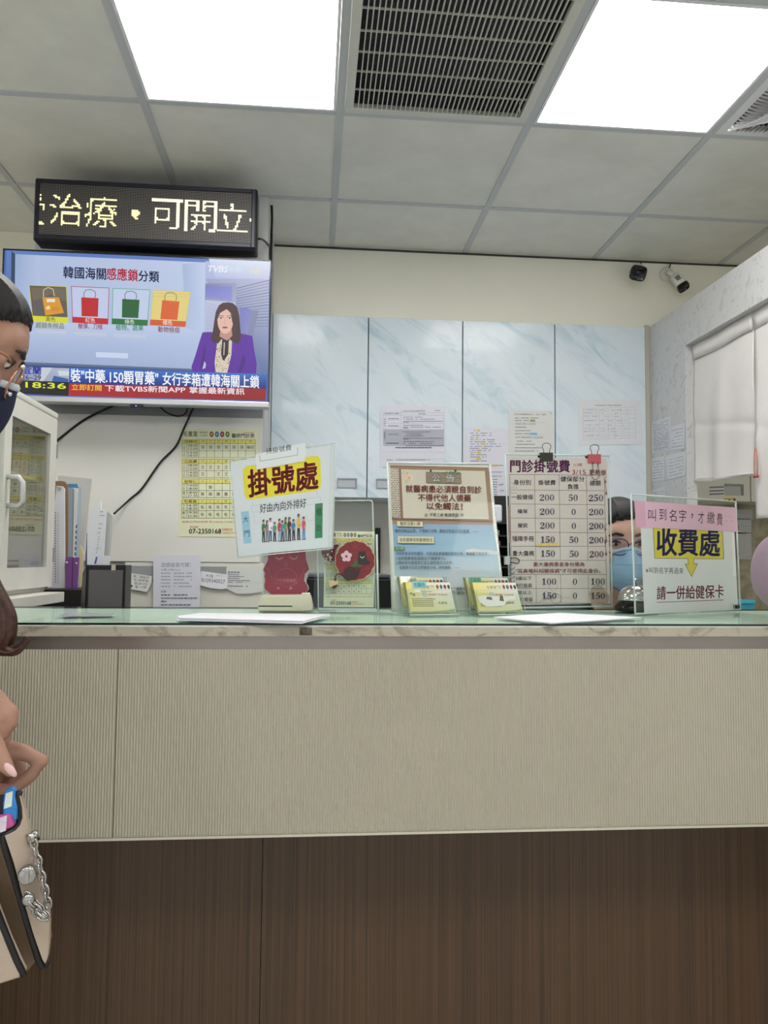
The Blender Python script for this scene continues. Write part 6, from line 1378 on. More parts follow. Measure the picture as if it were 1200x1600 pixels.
class Head:
    """face towards local +x, left +y, top +z"""
    def __init__(s, O, fwd, upv, k=.88):
        s.O = Vector(O); f = Vector(fwd).normalized(); l = Vector(upv).cross(f).normalized(); u = f.cross(l)
        s.M = Matrix((f, l, u)).transposed(); s.k = k
    def p(s, x, y, z): return s.O + s.M @ (Vector((x, y, z))*s.k)
    def ell(s, mb, c, r): mb.ell(s.p(*c), tuple(q*s.k for q in r), s.M, 24, 16)
    def cap(s, mb, pts, rad): cap(mb, [s.p(*q) for q in pts], [r*s.k for r in rad])
    def flesh(s, mb, neck, nose=True):
        E = s.ell
        E(mb, (-.008, 0, .035), (.099, .077, .093)); E(mb, (.032, 0, -.03), (.060, .062, .085)); E(mb, (.020, 0, -.075), (.055, .055, .045))
        E(mb, (.066, 0, -.104), (.024, .026, .022)); E(mb, (.062, 0, .042), (.030, .058, .036)); E(mb, (.074, 0, .026), (.016, .05, .010))
        if nose: s.cap(mb, [(.086, 0, .018), (.099, 0, -.005), (.109, 0, -.026)], [.008, .010, .0125])
        else: s.cap(mb, [(.085, 0, .018), (.091, 0, -.004), (.096, 0, -.022)], [.007, .008, .009])   # low nose under the mask
        for q in (-1, 1):
            if nose: E(mb, (.098, q*.012, -.030), (.012, .009, .008))
            E(mb, (.064, q*.038, -.026), (.022, .024, .024)); E(mb, (-.006, q*.077, -.004), (.020, .009, .033)); E(mb, (-.002, q*.080, -.030), (.009, .007, .012))
            E(mb, (.070, q*.033, .010), (.012, .018, .010))
        E(mb, (.087, 0, -.060), (.010, .024, .0065)); E(mb, (.085, 0, -.073), (.011, .021, .008)); E(mb, (.082, 0, -.087), (.008, .02, .007))
        s.cap(mb, [s_ for s_ in ((-.022, 0, -.055), (-.03, 0, -.12))], [.056, .055])
        cap(mb, [s.p(-.03, 0, -.12)]+[Vector(n) for n in neck], [.055*s.k, .054*s.k, .062*s.k][:1+len(neck)])
    def face(s, body, iris=(40, 28, 22)):
        """eyes, brows and lids as parts of the person"""
        w = mat('eye white', (226, 220, 214), .15); d = mat('iris', iris, .1); b = mat('brow hair', (46, 36, 34), .6); lm = mat('lip', (176, 100, 92), .4)
        m = MB(); m2 = MB()
        for q in (-1, 1):
            m = MB(); s.ell(m, (.0735, q*.033, .010), (.0115, .0125, .0078)); e = part('eye', m, w, body)
            m = MB(); s.ell(m, (.0795, q*.0328, .0095), (.0064, .0066, .0066)); part('iris', m, d, e)
            m = MB(); s.cap(m, [(.080, q*.046, .013), (.0862, q*.034, .0182), (.083, q*.021, .012)], [.0022, .0026, .002]); part('eyelash', m, b, e)
            m = MB(); s.cap(m, [(.083, q*.052, .031), (.0905, q*.036, .0375), (.0925, q*.018, .033)], [.0020, .0038, .0032]); part('eyebrow', m, b, body)
        m = MB(); s.cap(m, [(.090, .020, -.066), (.0975, 0, -.0645), (.090, -.020, -.066)], [.002, .0048, .002]); part('lips', m, lm, body)
    def hair(s, body, mt, line, low, thick=1.09, name='hair', back=-.10):
        m = MB(); nu, nv = 110, 76; c = (-.008, 0, .035); vs = []; fs = []
        for i in range(nv+1):
            th = PI*i/nv
            for j in range(nu):
                a = 2*PI*j/nu; x, y, z = math.sin(th)*math.cos(a), math.sin(th)*math.sin(a), math.cos(th)
                g = 1+.012*math.sin(a*19+3*z)+.01*math.sin(a*31)
                lm = line(c[0]+.099*x, c[1]+.077*y) if x > .08 else low
                tt = max(0, min(1, (c[2]+.093*z-lm)/.035))**.5; k_ = 1.003+(thick-1)*tt*g
                vs.append((c[0]+.099*k_*x, c[1]+.077*k_*(1+.02*tt)*y, c[2]+.093*k_*z))
        for i in range(nv):
            for j in range(nu):
                q = (i*nu+j, (i+1)*nu+j, (i+1)*nu+(j+1) % nu, i*nu+(j+1) % nu)
                cx = sum(vs[k][0] for k in q)/4; cy = sum(vs[k][1] for k in q)/4; cz = sum(vs[k][2] for k in q)/4
                lim = line(cx, cy) if cx > .0 else low
                if cz > lim: fs.append(q)
        m.add([s.p(*v) for v in vs], fs, smooth=True)
        for k in range(90):                      # combed strands lying on the cap
            y0 = (-1+2*(k+.5)/90)*.070; P = []
            for q in range(26):
                x = .093-.190*q/25; y = y0*(1-.25*(q/25)**2); e = 1-((x)/.099)**2-(y/.077)**2
                if e <= .01: continue
                z = .093*math.sqrt(e); X_0 = x-.008
                if z+.035 > (line(X_0, y) if X_0 > 0 else low)+.002: P.append(s.p(c[0]+x*(thick+.004), y*(thick+.004), c[2]+z*(thick+.004)))
            if len(P) > 4: m.tube(P, [.0006+.0013*min(1, min(i, len(P)-1-i)/3) for i in range(len(P))], 5)
        return part(name, m, mt, body, solid=.004)
    def glasses(s, t_, mt, lens, w=.027, h=.021, x=.107, cx=.034, name='glasses', label='', tilt=.0, zc=.002, wrap=.012):
        m = MB()
        for q in (-1, 1):
            P = []
            for k in range(25):
                a = 2*PI*k/24; ca, sa = math.cos(a), math.sin(a)
                P.append(s.p(x-wrap*((abs(cx*q+w*ca)-.0)/.06)**2-.10*tilt*h*sa, q*cx+w*math.copysign(abs(ca)**.8, ca), zc+h*math.copysign(abs(sa)**.8, sa)))
            m.tube(P, .0014*1.1, 6)
            m.tube([s.p(x-.014, q*(cx+w), zc+h*.75), s.p(x-.022, q*.074, zc+h*.85), s.p(.02, q*.083, .012), s.p(-.012, q*.084, .008), s.p(-.03, q*.083, -.015)], .0017, 6)
        m.tube([s.p(x-.003, -cx+w, zc+.006), s.p(x, 0, zc+.009), s.p(x-.003, cx-w, zc+.006)], .0014, 6)
        f = part('frame', m, mt, t_)
        for q in (-1, 1):
            m = MB(); P = []
            for k in range(24):
                a = 2*PI*k/24; ca, sa = math.cos(a), math.sin(a)
                P.append(s.p(x-wrap*(abs(cx*q+w*ca)/.06)**2-.10*tilt*h*sa, q*cx+w*math.copysign(abs(ca)**.8, ca), zc+h*math.copysign(abs(sa)**.8, sa)))
            m.poly(P); part('lens', m, lens, t_)
        return f
    def mask(s, t_, mt, trim=None, name='mask', top=.004, crease=True, bulge_=.028):
        """folded face mask standing off the face"""
        m = MB(); nu, nv = 28, 18; vs = []; fs = []
        for j in range(nv+1):
            v = j/nv
            for i in range(nu+1):
                u = -1+2*i/nu; au = abs(u)
                zt = top+.004-.030*au**1.3-.006*max(0, au-.6); zb = -.128+.05*au**1.6
                z = zt+(zb-zt)*v
                bulge = math.sin(PI*min(1, .12+.80*v))
                x = .098+bulge_*bulge*(1-.55*au)-.085*au**1.9-.02*max(0, v-.75)*2-.001*0
                vs.append(s.p(x, u*(.071-.012*v*v), z))
        for j in range(nv):
            for i in range(nu): fs.append((j*(nu+1)+i, j*(nu+1)+i+1, (j+1)*(nu+1)+i+1, (j+1)*(nu+1)+i))
        m.add(vs, fs, smooth=True); o = part(name, m, mt, t_, solid=.0018)
        if crease:
            for r_ in (int(nv*.36), int(nv*.72)):
                m = MB(); m.tube([vs[r_*(nu+1)+i]+s.M @ Vector((.0012, 0, 0)) for i in range(6, nu-5)], .0006, 5); part('seam', m, mat('mask seam', (112, 160, 190), .6), o)
        if trim:
            m = MB(); m.tube([vs[i]+s.M @ Vector((.0005, 0, .001)) for i in range(nu+1)], .0032, 6, flat=1.6); part('edge_band', m, trim, o, label='pale edge band')
        m = MB()
        for q in (-1, 1): m.tube([s.p(.012, q*.072, -.03), s.p(-.004, q*.081, -.005), s.p(-.018, q*.082, .006), s.p(-.024, q*.08, -.012), s.p(.008, q*.068, -.075)], .0014, 6)
        part('ear_loops', m, trim or mt, o)
        return o
def hand(mb, wrist, knuck, chains):
    """palm between wrist and knuckles, each finger a chain of (point, radius)"""
    w, k = Vector(wrist[0]), [Vector(p) for p in knuck]
    for q in k: cap(mb, [w, w.lerp(q, .5), q], [wrist[1], .013, .0115])
    for a, b_ in zip(k, k[1:]):
        for s_ in (.35, .7, 1): cap(mb, [w.lerp(a, s_), w.lerp(b_, s_)], [.0125, .0125])
    for c in chains: cap(mb, [Vector(p) for p, r in c], [r for p, r in c])
nail_m = mat('pale pink nail', (224, 184, 184), .2, coat=.4)

# --- the customer at the left edge, in profile, holding her bag
yw = 1.03
FH = Y_(43, 545, yw); yaw_ = math.radians(20); tl = math.radians(26)
F = Vector((math.cos(tl)*math.cos(yaw_), math.cos(tl)*math.sin(yaw_), -math.sin(tl))); U = Vector((math.sin(tl)*math.cos(yaw_), math.sin(tl)*math.sin(yaw_), math.cos(tl)))
O = FH - F*.0725 - U*.044
HW = Head(O, F, U, .82)
sh = Vector((O.x-.125, yw-.055, 1.255)); hipc = Vector((O.x-.14, yw-.05, .86))
t = thing('person', (hipc.x, hipc.y, 0), 'person in profile at the left edge with glasses and navy mask, hands above a bag', 'person')
b = MB(); HW.flesh(b, [sh+Vector((.045, 0, .085)), sh+Vector((.02, 0, .02))], False)
b.ell(sh+Vector((0, 0, -.02)), (.10, .17, .09)); b.ell(sh+Vector((.0, 0, -.16)), (.105, .15, .15)); b.ell(hipc+Vector((0, 0, .10)), (.10, .135, .13)); b.ell(hipc, (.12, .165, .13))
for q in (-1, 1):
    hip = hipc+Vector((0, q*.085, -.04)); cap(b, [hip, hip+Vector((.02, q*.01, -.38)), hip+Vector((-.005, q*.01, -.755))], [.085, .055, .038]); cap(b, [hip+Vector((-.03, q*.01, -.785)), hip+Vector((.10, q*.02, -.795))], [.032, .025])
def Wp(px, py, y): return Y_(px, py, y)
# near (right) arm and hand hanging in front, knuckles forward
SR = sh+Vector((.0, -.165, 0)); ER = Vector((SR.x-.05, .745, .985)); WR = Wp(-52, 1050, .86)
cap(b, [SR, SR.lerp(ER, .5), ER], [.052, .044, .038]); cap(b, [ER, ER.lerp(WR, .5), WR], [.038, .033, .024])
kn = [Wp(10, 1116, .862), Wp(6, 1115, .885), Wp(0, 1114, .905), Wp(-8, 1112, .922)]
hand(b, (WR, .024), kn, [
    [(kn[0], .0098), (Wp(15, 1128, .860), .0092), (Wp(4, 1146, .858), .0080), (Wp(-22, 1156, .866), .0078)], [(kn[1], .0105), (Wp(4, 1153, .885), .0095), (Wp(-26, 1160, .888), .0085)],
    [(kn[2], .010), (Wp(-4, 1150, .905), .009), (Wp(-30, 1156, .905), .008)], [(kn[3], .009), (Wp(-14, 1146, .922), .008), (Wp(-34, 1150, .920), .0075)],
    [(Wp(-46, 1085, .850), .014), (Wp(-24, 1140, .842), .0125), (Wp(-6, 1176, .838), .0108), (Wp(9, 1197, .836), .0078), (Wp(15, 1205, .836), .006)]])
# far (left) hand, index finger bent round towards the bag
SL = sh+Vector((.0, .165, 0)); EL = Vector((SL.x-.02, 1.12, .985)); WL = Wp(-78, 1178, .965)
cap(b, [SL, SL.lerp(EL, .5), EL], [.052, .044, .038]); cap(b, [EL, EL.lerp(WL, .5), WL], [.038, .033, .024])
kn = [Wp(2, 1172, .935), Wp(0, 1180, .955), Wp(-6, 1190, .972), Wp(-14, 1200, .985)]
hand(b, (WL, .024), kn, [
    [(kn[0], .0125), (Wp(36, 1175, .93), .0098), (Wp(65, 1189, .928), .0082), (Wp(50, 1209, .925), .008), (Wp(30, 1226, .922), .0074), (Wp(22, 1231, .920), .0066)],
    [(kn[1], .012), (Wp(22, 1184, .952), .0092), (Wp(31, 1199, .950), .0078), (Wp(24, 1222, .946), .0078), (Wp(12, 1230, .944), .007)],
    [(kn[2], .011), (Wp(18, 1200, .972), .0092), (Wp(22, 1216, .970), .0082), (Wp(4, 1232, .965), .0075)],
    [(kn[3], .010), (Wp(4, 1212, .985), .008), (Wp(6, 1224, .985), .0072), (Wp(-8, 1234, .982), .0066)],
    [(Wp(-62, 1190, .94), .013), (Wp(-34, 1222, .925), .0115), (Wp(-8, 1236, .92), .0095), (Wp(10, 1237, .918), .008)]])
sk = mat('tan skin', (172, 130, 112), .5, noise=.10, nscale=45, bump=.15, bscale=600)
body = fuse('body', b, sk, t, .003, 3)
HW.face(t)
m = MB(); n0 = Wp(16, 1203, .8305); d_ = (Wp(25, 1210, .8315)-Wp(8, 1191, .8315)); L_ = d_.length; d_.normalize()
R3 = Matrix((d_, d_.cross(Vector((0, 1, 0))), Vector((0, 1, 0)))).transposed(); m.ell(n0, (L_*.55, .0040, .0026), R3); part('thumbnail', m, nail_m, t)
HW.hair(t, HAIRB, lambda x, y: .030+.72*x-.30*max(0, abs(y)-.045), -.03, 1.035)
m = MB(); HW.ell(m, (-.115, 0, .02), (.04, .045, .05)); part('hair_bun', m, HAIRB, t)
lk = MB(); random.seed(11)
for k in range(30):
    ox, oy = random.uniform(-16, 11), random.uniform(-.02, .02); e = random.uniform(-10, 8)
    y_ = .93+oy
    P = [HW.p(-.06, -.075, -.02), Wp(-92+ox, 760, y_), Wp(-48+ox, 840, y_), Wp(-16+ox, 910, y_), Wp(10+ox*.8, 958, y_), Wp(12+ox*.7, 990+e*.4, y_), Wp(2+ox, 1012+e*.3, y_), Wp(18+ox*.6, 1019+e*.4, y_), Wp(34+ox*.3, 1011+e*.3, y_), Wp(44+ox*.3, 998+e*.4, y_)]
    out = []
    for i in range(len(P)-1):
        p0, p1, p2, p3 = P[max(i-1, 0)], P[i], P[i+1], P[min(i+2, len(P)-1)]
        for q in range(6):
            u = q/6; out.append(.5*((2*p1)+(p2-p0)*u+(2*p0-5*p1+4*p2-p3)*u*u+(3*p1-p0-3*p2+p3)*u**3))
    out.append(P[-1]); n = len(out); lk.tube(out, [max(.0005, .0046*min(1, (n-i)/(n*.42))) for i in range(n)], 7)
part('hair_lock', lk, HAIRR, t, label='long brown curled lock of hair')
rose = mat('rose gold frame', (196, 140, 116), .25, .9)
HW.glasses(t, rose, clear('spectacle lens', (235, 238, 248), .10), .027, .027, .101, .034, zc=-.010, wrap=.003)
for z in (.012, -.026): m = MB(); m.ell(HW.p(.102, -.062 if z > 0 else -.02, z), (.0032, .0032, .0032), nu=10, nv=8); part('hinge_stud' if z > 0 else 'nose_pad', m, mat('bright metal', (230, 226, 222), .15, 1.0), t)
HW.mask(t, mat('navy mask cloth', (30, 34, 62), .8, noise=.1), mat('grey white mask edge', (196, 202, 208), .7), crease=False, top=-.014, bulge_=.020)
top = MB(); top.ell(sh+Vector((0, 0, -.02)), (.112, .182, .10)); top.ell(sh+Vector((0, 0, -.16)), (.118, .163, .16)); top.ell(hipc+Vector((0, 0, .10)), (.113, .148, .14))
for S_, E_ in ((SR, ER), (SL, EL)): cap(top, [S_, S_.lerp(E_, .45)], [.062, .06])
fuse('blouse', top, mat('dark blouse', (52, 50, 58), .8, noise=.08), t, .006, 6)
pants = MB(); pants.ell(hipc+Vector((0, 0, .0)), (.131, .178, .142))
for q in (-1, 1):
    hip = hipc+Vector((0, q*.085, -.04)); cap(pants, [hip, hip+Vector((.02, q*.01, -.38)), hip+Vector((-.005, q*.01, -.72))], [.098, .072, .058])
fuse('trousers', pants, mat('dark trousers', (44, 46, 56), .8, noise=.1), t, .007, 6)
for q in (-1, 1):
    hip = hipc+Vector((0, q*.085, -.04)); m = MB(); cap(m, [hip+Vector((-.035, q*.01, -.782)), hip+Vector((.11, q*.02, -.792))], [.036, .03]); fuse('shoe', m, mat('black shoe', (30, 28, 28), .4), t, .006, 3)

# --- her handbag
leather = mat('beige leather', (182, 164, 148), .45, noise=.05, nscale=20, bump=.3, bscale=500)
piping = mat('black leather piping', (26, 24, 28), .4)
ybg = .84
t = thing('handbag', Y_(-30, 1545, ybg+.04), 'beige leather handbag with black piping, silver turn lock and chain, hanging at the left edge', 'handbag')
def bp(px, py, dy=0.0): return Y_(px, py, ybg+dy)
fp = [(7, 1306), (14, 1303), (24, 1298), (31, 1290), (35, 1278), (34, 1262), (30, 1243), (33, 1245), (41, 1276), (49, 1310), (59, 1350), (70, 1395), (76, 1424), (77.5, 1440), (76.5, 1480), (74.5, 1497), (70.5, 1507), (66, 1500), (52, 1460), (36, 1405), (22, 1350)]
def slope(p): return .0003*(p[0]-8)     # the flap turns away to the right
m = MB(); m.slab([bp(x, y, slope((x, y))) for x, y in fp], (-.0015, .010, 0)); part('flap', m, leather, t, bevel=.0025, seg=3)
m = MB(); m.tube([bp(x, y, slope((x, y))+.004) for x, y in ((31, 1236), (29, 1243), (33, 1262), (34, 1278), (30.5, 1289), (23.5, 1297), (13.5, 1302), (4, 1307), (9, 1330), (19, 1362), (31, 1402), (47, 1458), (60, 1500), (66, 1510), (70.5, 1509), (75.5, 1497))], .0036, 8, flat=.9); part('piping', m, piping, t, label='black edge piping')
m = MB(); m.slab([bp(x, y, .034) for x, y in ((-75, 1300), (0, 1312), (8, 1335), (20, 1372), (34, 1418), (48, 1468), (58, 1500), (40, 1522), (-75, 1530))], (0, .055, 0)); part('gusset', m, mat('brown lining', (112, 92, 72), .6, noise=.1), t, bevel=.004)
m = MB(); m.slab([bp(x, y, .004) for x, y in ((-80, 1330), (-26, 1362), (0, 1432), (14, 1468), (28, 1500), (37, 1518), (37, 1524), (32, 1528), (0, 1538), (-80, 1552))], (0, .011, 0)); part('rear_panel', m, leather, t, bevel=.0025, seg=3)
m = MB(); m.tube([bp(x, y, .006) for x, y in ((-30, 1356), (-2, 1430), (12, 1466), (26, 1500), (35.5, 1519), (36, 1524))], .0034, 8); part('piping', m, piping, t, label='black edge piping')
m = MB(); m.slab([bp(x, y, .024) for x, y in ((-75, 1300), (-75, 1255), (20, 1240), (29, 1247), (32, 1275), (27, 1290), (2, 1306))], (0, .004, 0)); part('lining', m, mat('navy lining', (34, 36, 50), .6), t)
sv = mat('polished silver', (176, 174, 172), .26, 1.0)
c_ = bp(43.5, 1364, slope((43, 0))-.001); ax = Vector((.25, -1, .05)).to_track_quat('Z', 'Y')
m = MB(); m.lathe([(.0085, 0), (.009, .002), (.0088, .009), (.0078, .0105), (.003, .0105)], c_, 20, axis=ax); lockp = part('turn_lock', m, sv, t)
m = MB(); q_ = ax.to_matrix(); m.slab([c_+q_ @ Vector((x, y, .0106)) for x, y in ((-.0022, -.006), (.0022, -.006), (.0022, .006), (-.0022, .006))], q_ @ Vector((0, 0, .004))); part('turn_knob', m, sv, lockp, bevel=.0006)
m = MB(); m.tube([bp(49, 1301, .012), bp(53, 1315, .012)], [.0062, .0062], 14); m.tube([bp(50, 1306, .0055), bp(52, 1311, .0055)], [.003, .003], 8); part('strap_ring', m, sv, t)
m = MB()
def link(c, d, flip, s_=.0042):
    d = d.normalized(); a = d.cross(Vector((0, 1, .2))).normalized(); e = d.cross(a) if flip else a
    P = [c+d*(s_*1.35*math.cos(k*PI/6))+e*(s_*.8*math.sin(k*PI/6)) for k in range(13)]; m.tube(P, .0012, 6, cap=False)
def run(P, step, yo):
    pts = [bp(x, y, yo) for x, y in P]; i = 0
    for a, b_ in zip(pts, pts[1:]):
        n = max(1, int((b_-a).length/step))
        for k in range(n): link(a.lerp(b_, k/n), b_-a, i % 2); i += 1
run([(53, 1318), (60, 1345), (66, 1370), (71, 1391), (75, 1411), (77, 1430)], .0062, .006)
run([(44, 1401), (50, 1410), (58, 1420), (66, 1428), (73, 1433)], .0048, -.002); run([(43, 1406), (50, 1416), (58, 1427), (66, 1434), (73, 1437)], .0048, -.001); run([(47, 1402), (54, 1409), (62, 1418), (70, 1427), (75, 1431)], .0048, .002)
part('chain', m, sv, t, label='silver chain strap')
m = MB(); m.lathe([(.0062, 0), (.0062, .004), (.004, .006)], bp(45, 1404, .0), 16, axis=Vector((.2, -1, 0)).to_track_quat('Z', 'Y')); part('rivet', m, sv, t)
for pts, c_, c2, lab, yy in (([(6, 1238), (10, 1232), (20, 1231), (25, 1240), (28, 1258), (27, 1272), (24, 1286), (4, 1284), (3, 1256)], (44, 132, 206), (214, 226, 222), 'blue tissue packet poking out of the beige bag', .008), ([(-14, 1278), (14, 1272), (19, 1280), (22, 1292), (4, 1300), (-14, 1302)], (190, 84, 150), (216, 206, 220), 'pink tissue packet poking out of the beige bag', .004)):
    P = [bp(x, y, yy) for x, y in pts]; t2 = thing('tissue_packet', bp(pts[-1][0], max(p[1] for p in pts), yy), lab, 'tissue packet', 'tissue packets in the bag')
    m = MB(); m.slab(P, (0, .010, 0)); part('packet', m, mat('printed film', c_, .25, noise=.15, nscale=120, coat=.4), t2, bevel=.003, seg=3)
    m = MB(); x0, y0 = (9, 1240) if c_[0] < 100 else (0, 1278); m.slab([bp(x, y, yy-.0006) for x, y in ((x0, y0), (x0+11, y0-4), (x0+9, y0+20), (x0-3, y0+24))], (0, .0006, 0)); part('flap', m, mat('pale film', c2, .25, noise=.12, nscale=150, coat=.4), t2, label='pale opening flap')

# --- the receptionist behind the counter
yr_ = 1.78
EY = Y_(985, 847, yr_)
HR = Head(EY+Vector((0, .075, -.008)), (-.06, -1, -.06), (0, -.06, 1), .86)
shr = HR.O+Vector((0, .05, -.235))
t = thing('person', (shr.x, shr.y+.05, 0), 'seated person behind the counter with glasses and pale blue mask', 'person')
b = MB(); HR.flesh(b, [shr+Vector((0, 0, .06)), shr], False)
b.ell(shr+Vector((0, 0, -.03)), (.17, .10, .09)); b.ell(shr+Vector((0, .01, -.20)), (.15, .105, .17)); hp = shr+Vector((0, .03, -.43)); b.ell(hp, (.165, .125, .12))
for q in (-1, 1):
    S_ = shr+Vector((q*.165, .0, -.02)); E_ = S_+Vector((q*.05, .03, -.25)); W_ = E_+Vector((-q*.10, -.13, -.02)); cap(b, [S_, S_.lerp(E_, .5), E_], [.05, .043, .037]); cap(b, [E_, E_.lerp(W_, .5), W_], [.037, .032, .024])
    f_ = Vector((-q*.35, -.9, -.1)).normalized(); s_ = Vector((q*.9, -.35, 0)).normalized(); kk = [W_+f_*.075+s_*(.027*j) for j in (-1, -.33, .33, 1)]
    hand(b, (W_, .023), kk, [[(kk[j], .010), (kk[j]+f_*.032+Vector((0, 0, -.006)), .009), (kk[j]+f_*(.055+.006*(j in (1, 2)))+Vector((0, 0, -.018)), .0075)] for j in range(4)]+[[(W_+f_*.02-s_*.028, .013), (W_+f_*.05-s_*.048, .011), (W_+f_*.075-s_*.05, .009)]])
    K0 = hp+Vector((q*.10, -.03, -.02)); K1 = K0+Vector((q*.02, -.13, -.02)); K2 = Vector((K1.x, K1.y+.08, .10)); cap(b, [K0, K1], [.085, .065]); cap(b, [K1, K2], [.062, .04]); cap(b, [Vector((K2.x, K2.y, .045)), Vector((K2.x, K2.y-.10, .03))], [.034, .026])
fuse('body', b, SKIN, t, .0042, 5); HR.face(t)
HR.hair(t, HAIRB, lambda x, y: .060+.20*x-.30*max(0, abs(y)-.03)+.14*(y), .0, 1.08)
HR.glasses(t, mat('mauve frame', (96, 80, 112), .3, .3), clear('spectacle lens', (240, 238, 246), .08), .027, .022, .108, .034, zc=.002)
HR.mask(t, mat('light blue mask cloth', (150, 190, 218), .8, noise=.04), mat('blue mask edge', (170, 204, 226), .8), top=-.006)
top = MB(); top.ell(shr+Vector((0, 0, -.03)), (.183, .112, .10)); top.ell(shr+Vector((0, .01, -.20)), (.163, .118, .18)); top.ell(shr+Vector((0, .02, -.36)), (.17, .125, .13))
for q in (-1, 1): S_ = shr+Vector((q*.165, .0, -.02)); E_ = S_+Vector((q*.05, .03, -.25)); W_ = E_+Vector((-q*.10, -.13, -.02)); cap(top, [S_, S_.lerp(E_, .5), E_, E_.lerp(W_, .6)], [.062, .056, .05, .042])
fuse('uniform', top, mat('navy and white uniform', (52, 56, 84), .8, noise=.08), t, .006, 6)
m = MB()
for q in (-1, 1): m.add([shr+Vector((q*.02, -.075, .05)), shr+Vector((q*.075, -.03, .075)), shr+Vector((q*.10, -.075, .035)), shr+Vector((q*.045, -.118, -.03))], [(0, 1, 2, 3)])
part('collar', m, mat('white collar', (214, 216, 222), .7), t, solid=.003)
pants = MB(); pants.ell(hp, (.178, .138, .132))
for q in (-1, 1): K0 = hp+Vector((q*.10, -.03, -.02)); K1 = K0+Vector((q*.02, -.13, -.02)); K2 = Vector((K1.x, K1.y+.08, .12)); cap(pants, [K0, K1], [.096, .078]); cap(pants, [K1, K2], [.074, .055])
fuse('trousers', pants, mat('navy trousers', (48, 50, 66), .8), t, .007, 5)
sz = hp.z-.135
t = thing('stool', (hp.x, hp.y+.02, 0), 'round dark stool under the seated person behind the counter', 'stool')
m = MB(); m.lathe([(.15, -.05), (.17, -.04), (.17, -.012), (.155, 0)], (hp.x, hp.y+.02, sz), 32); part('seat', m, mat('dark vinyl', (40, 40, 44), .5), t)
m = MB(); m.lathe([(.022, .05), (.022, sz-.05)], (hp.x, hp.y+.02, 0), 16); m.lathe([(.20, 0), (.20, .02), (.03, .05)], (hp.x, hp.y+.02, 0), 32); part('pedestal', m, STEEL, t)

# --- the customer in lilac at the right edge, leaning an elbow on the counter
ye_ = 1.205
EL = Y_(1222, 905, ye_); EL.z = max(EL.z, GZ+.050)
shl = EL+Vector((.165, -.05, .27)); nk = shl+Vector((.17, -.03, .035)); hip = Vector((nk.x+.03, .80, .88))
t = thing('person', (hip.x, hip.y, 0), 'person in a lilac top leaning one elbow on the counter at the right edge', 'person')
HL = Head(nk+Vector((.0, .07, .19)), (.1, 1, -.15), (0, .15, 1), .92)
b = MB(); HL.flesh(b, [nk+Vector((0, .02, .03)), nk+Vector((0, 0, -.03))]); ch = nk+Vector((.01, -.03, -.12))
b.ell(ch, (.14, .085, .10)); cap(b, [ch, ch.lerp(hip, .5), hip], [.082, .078, .09]); b.ell(hip, (.155, .115, .12))
shr2 = nk+Vector((.17, -.03, -.03)); E2 = shr2+Vector((.06, .08, -.27)); W2 = E2+Vector((-.10, .18, .0)); W2.z = GZ+.085
W1 = EL+Vector((.215, .07, .012))
HA = []
cap(b, [shl, shl.lerp(EL, .5), EL], [.05, .043, .036]); cap(b, [EL, EL.lerp(W1, .5), W1], [.036, .032, .024]); cap(b, [shr2, shr2.lerp(E2, .5), E2], [.05, .043, .036]); cap(b, [E2, E2.lerp(W2, .5), W2], [.036, .032, .024])
for W_, f_, s_ in ((W1, Vector((.9, .35, .02)).normalized(), Vector((.3, -.9, .15)).normalized()), (W2, Vector((-.5, .85, -.05)).normalized(), Vector((.85, .5, .0)).normalized())):
    kk = [W_+f_*.075+s_*(.026*j) for j in (-1, -.33, .33, 1)]
    hand(b, (W_, .023), kk, [[(kk[j], .010), (kk[j]+f_*.032+Vector((0, 0, -.006)), .009), (kk[j]+f_*.052+Vector((0, 0, -.016)), .0075)] for j in range(4)]+[[(W_+f_*.02-s_*.028, .013), (W_+f_*.05-s_*.046, .011), (W_+f_*.072-s_*.05, .009)]])
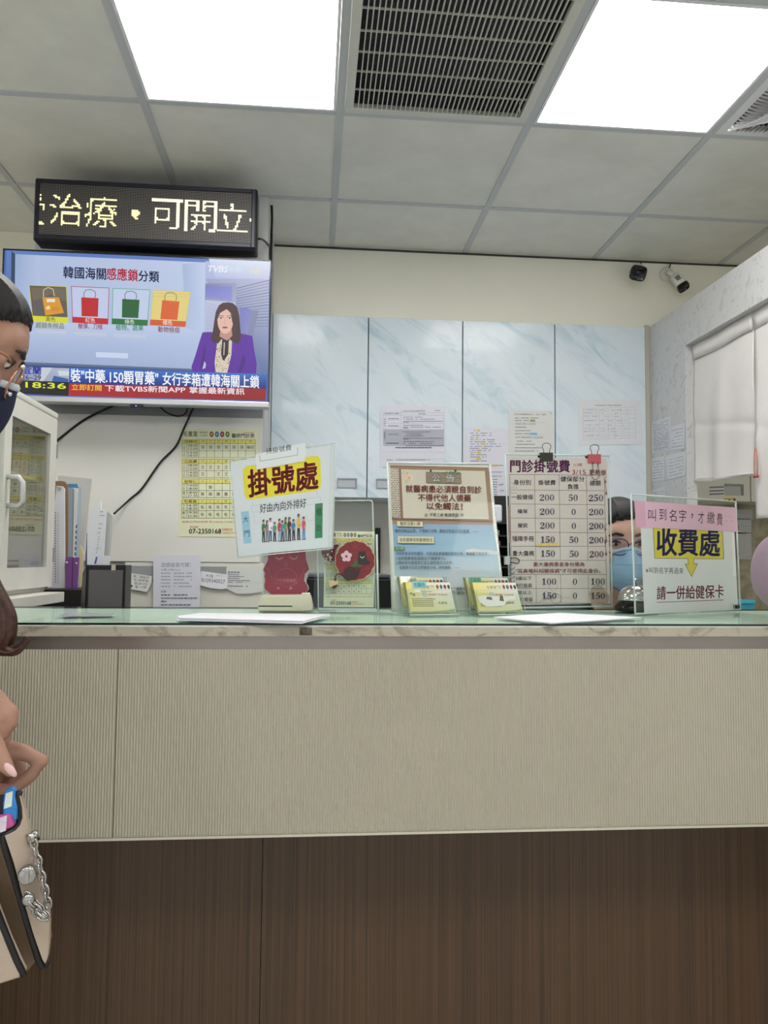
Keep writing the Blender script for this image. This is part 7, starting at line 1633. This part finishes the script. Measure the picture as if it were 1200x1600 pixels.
for q in (-1, 1):
    h_ = hip+Vector((q*.085, 0, -.05)); cap(b, [h_, h_+Vector((q*.01, .02, -.38)), h_+Vector((q*.01, -.01, -.755))], [.085, .055, .038]); cap(b, [h_+Vector((q*.01, -.03, -.79)), h_+Vector((q*.015, .11, -.80))], [.032, .026])
fuse('body', b, SKIN, t, .0045, 5); HL.face(t); HL.hair(t, HAIRB, lambda x, y: .055+.2*x-.3*max(0, abs(y)-.03), -.05, 1.09)
lil = mat('lilac cloth', (152, 132, 148), .75, noise=.04, nscale=8, bump=.25, bscale=700)
top = MB(); top.ell(ch, (.185, .125, .175)); 
for k in range(9): u = k/8; c9 = ch.lerp(hip+Vector((0, 0, .02)), u); w9 = 1-.16*math.sin(PI*min(1, u*1.1)); top.ell(c9, ((.182)*w9, (.125+.008*u)*w9, .11))
cap(top, [shl, shl.lerp(nk, .6), nk+Vector((0, 0, -.02)), shr2.lerp(nk, .6), shr2], [.062, .058, .056, .058, .062])
cap(top, [shl, shl.lerp(EL, .5), EL], [.066, .060, .0465]); cap(top, [EL, EL.lerp(W1, .75)], [.0465, .036]); cap(top, [shr2, shr2.lerp(E2, .5), E2], [.066, .058, .05]); cap(top, [E2, E2.lerp(W2, .7)], [.05, .038])
top.ell(EL+Vector((-.008, -.012, .012)), (.046, .045, .062))
for k in range(4): p = EL.lerp(shl, .10+.13*k); top.tube([p+Vector((-.052+.012*k, -.03, .01)), p+Vector((-.02, -.056, -.002)), p+Vector((.03, -.05, -.02))], [.006, .010, .006], 8)
fuse('lilac_top', top, lil, t, .0045, 5)
pants = MB(); pants.ell(hip+Vector((0, 0, -.02)), (.178, .138, .14))
for q in (-1, 1): h_ = hip+Vector((q*.085, 0, -.05)); cap(pants, [h_, h_+Vector((q*.01, .02, -.38)), h_+Vector((q*.01, -.01, -.73))], [.098, .07, .055])
fuse('trousers', pants, mat('grey trousers', (80, 80, 88), .8), t, .007, 5)
for q in (-1, 1): h_ = hip+Vector((q*.085, 0, -.05)); m = MB(); cap(m, [h_+Vector((q*.01, -.035, -.787)), h_+Vector((q*.015, .12, -.797))], [.037, .031]); fuse('shoe', m, mat('white shoe', (206, 204, 200), .5), t, .006, 3)
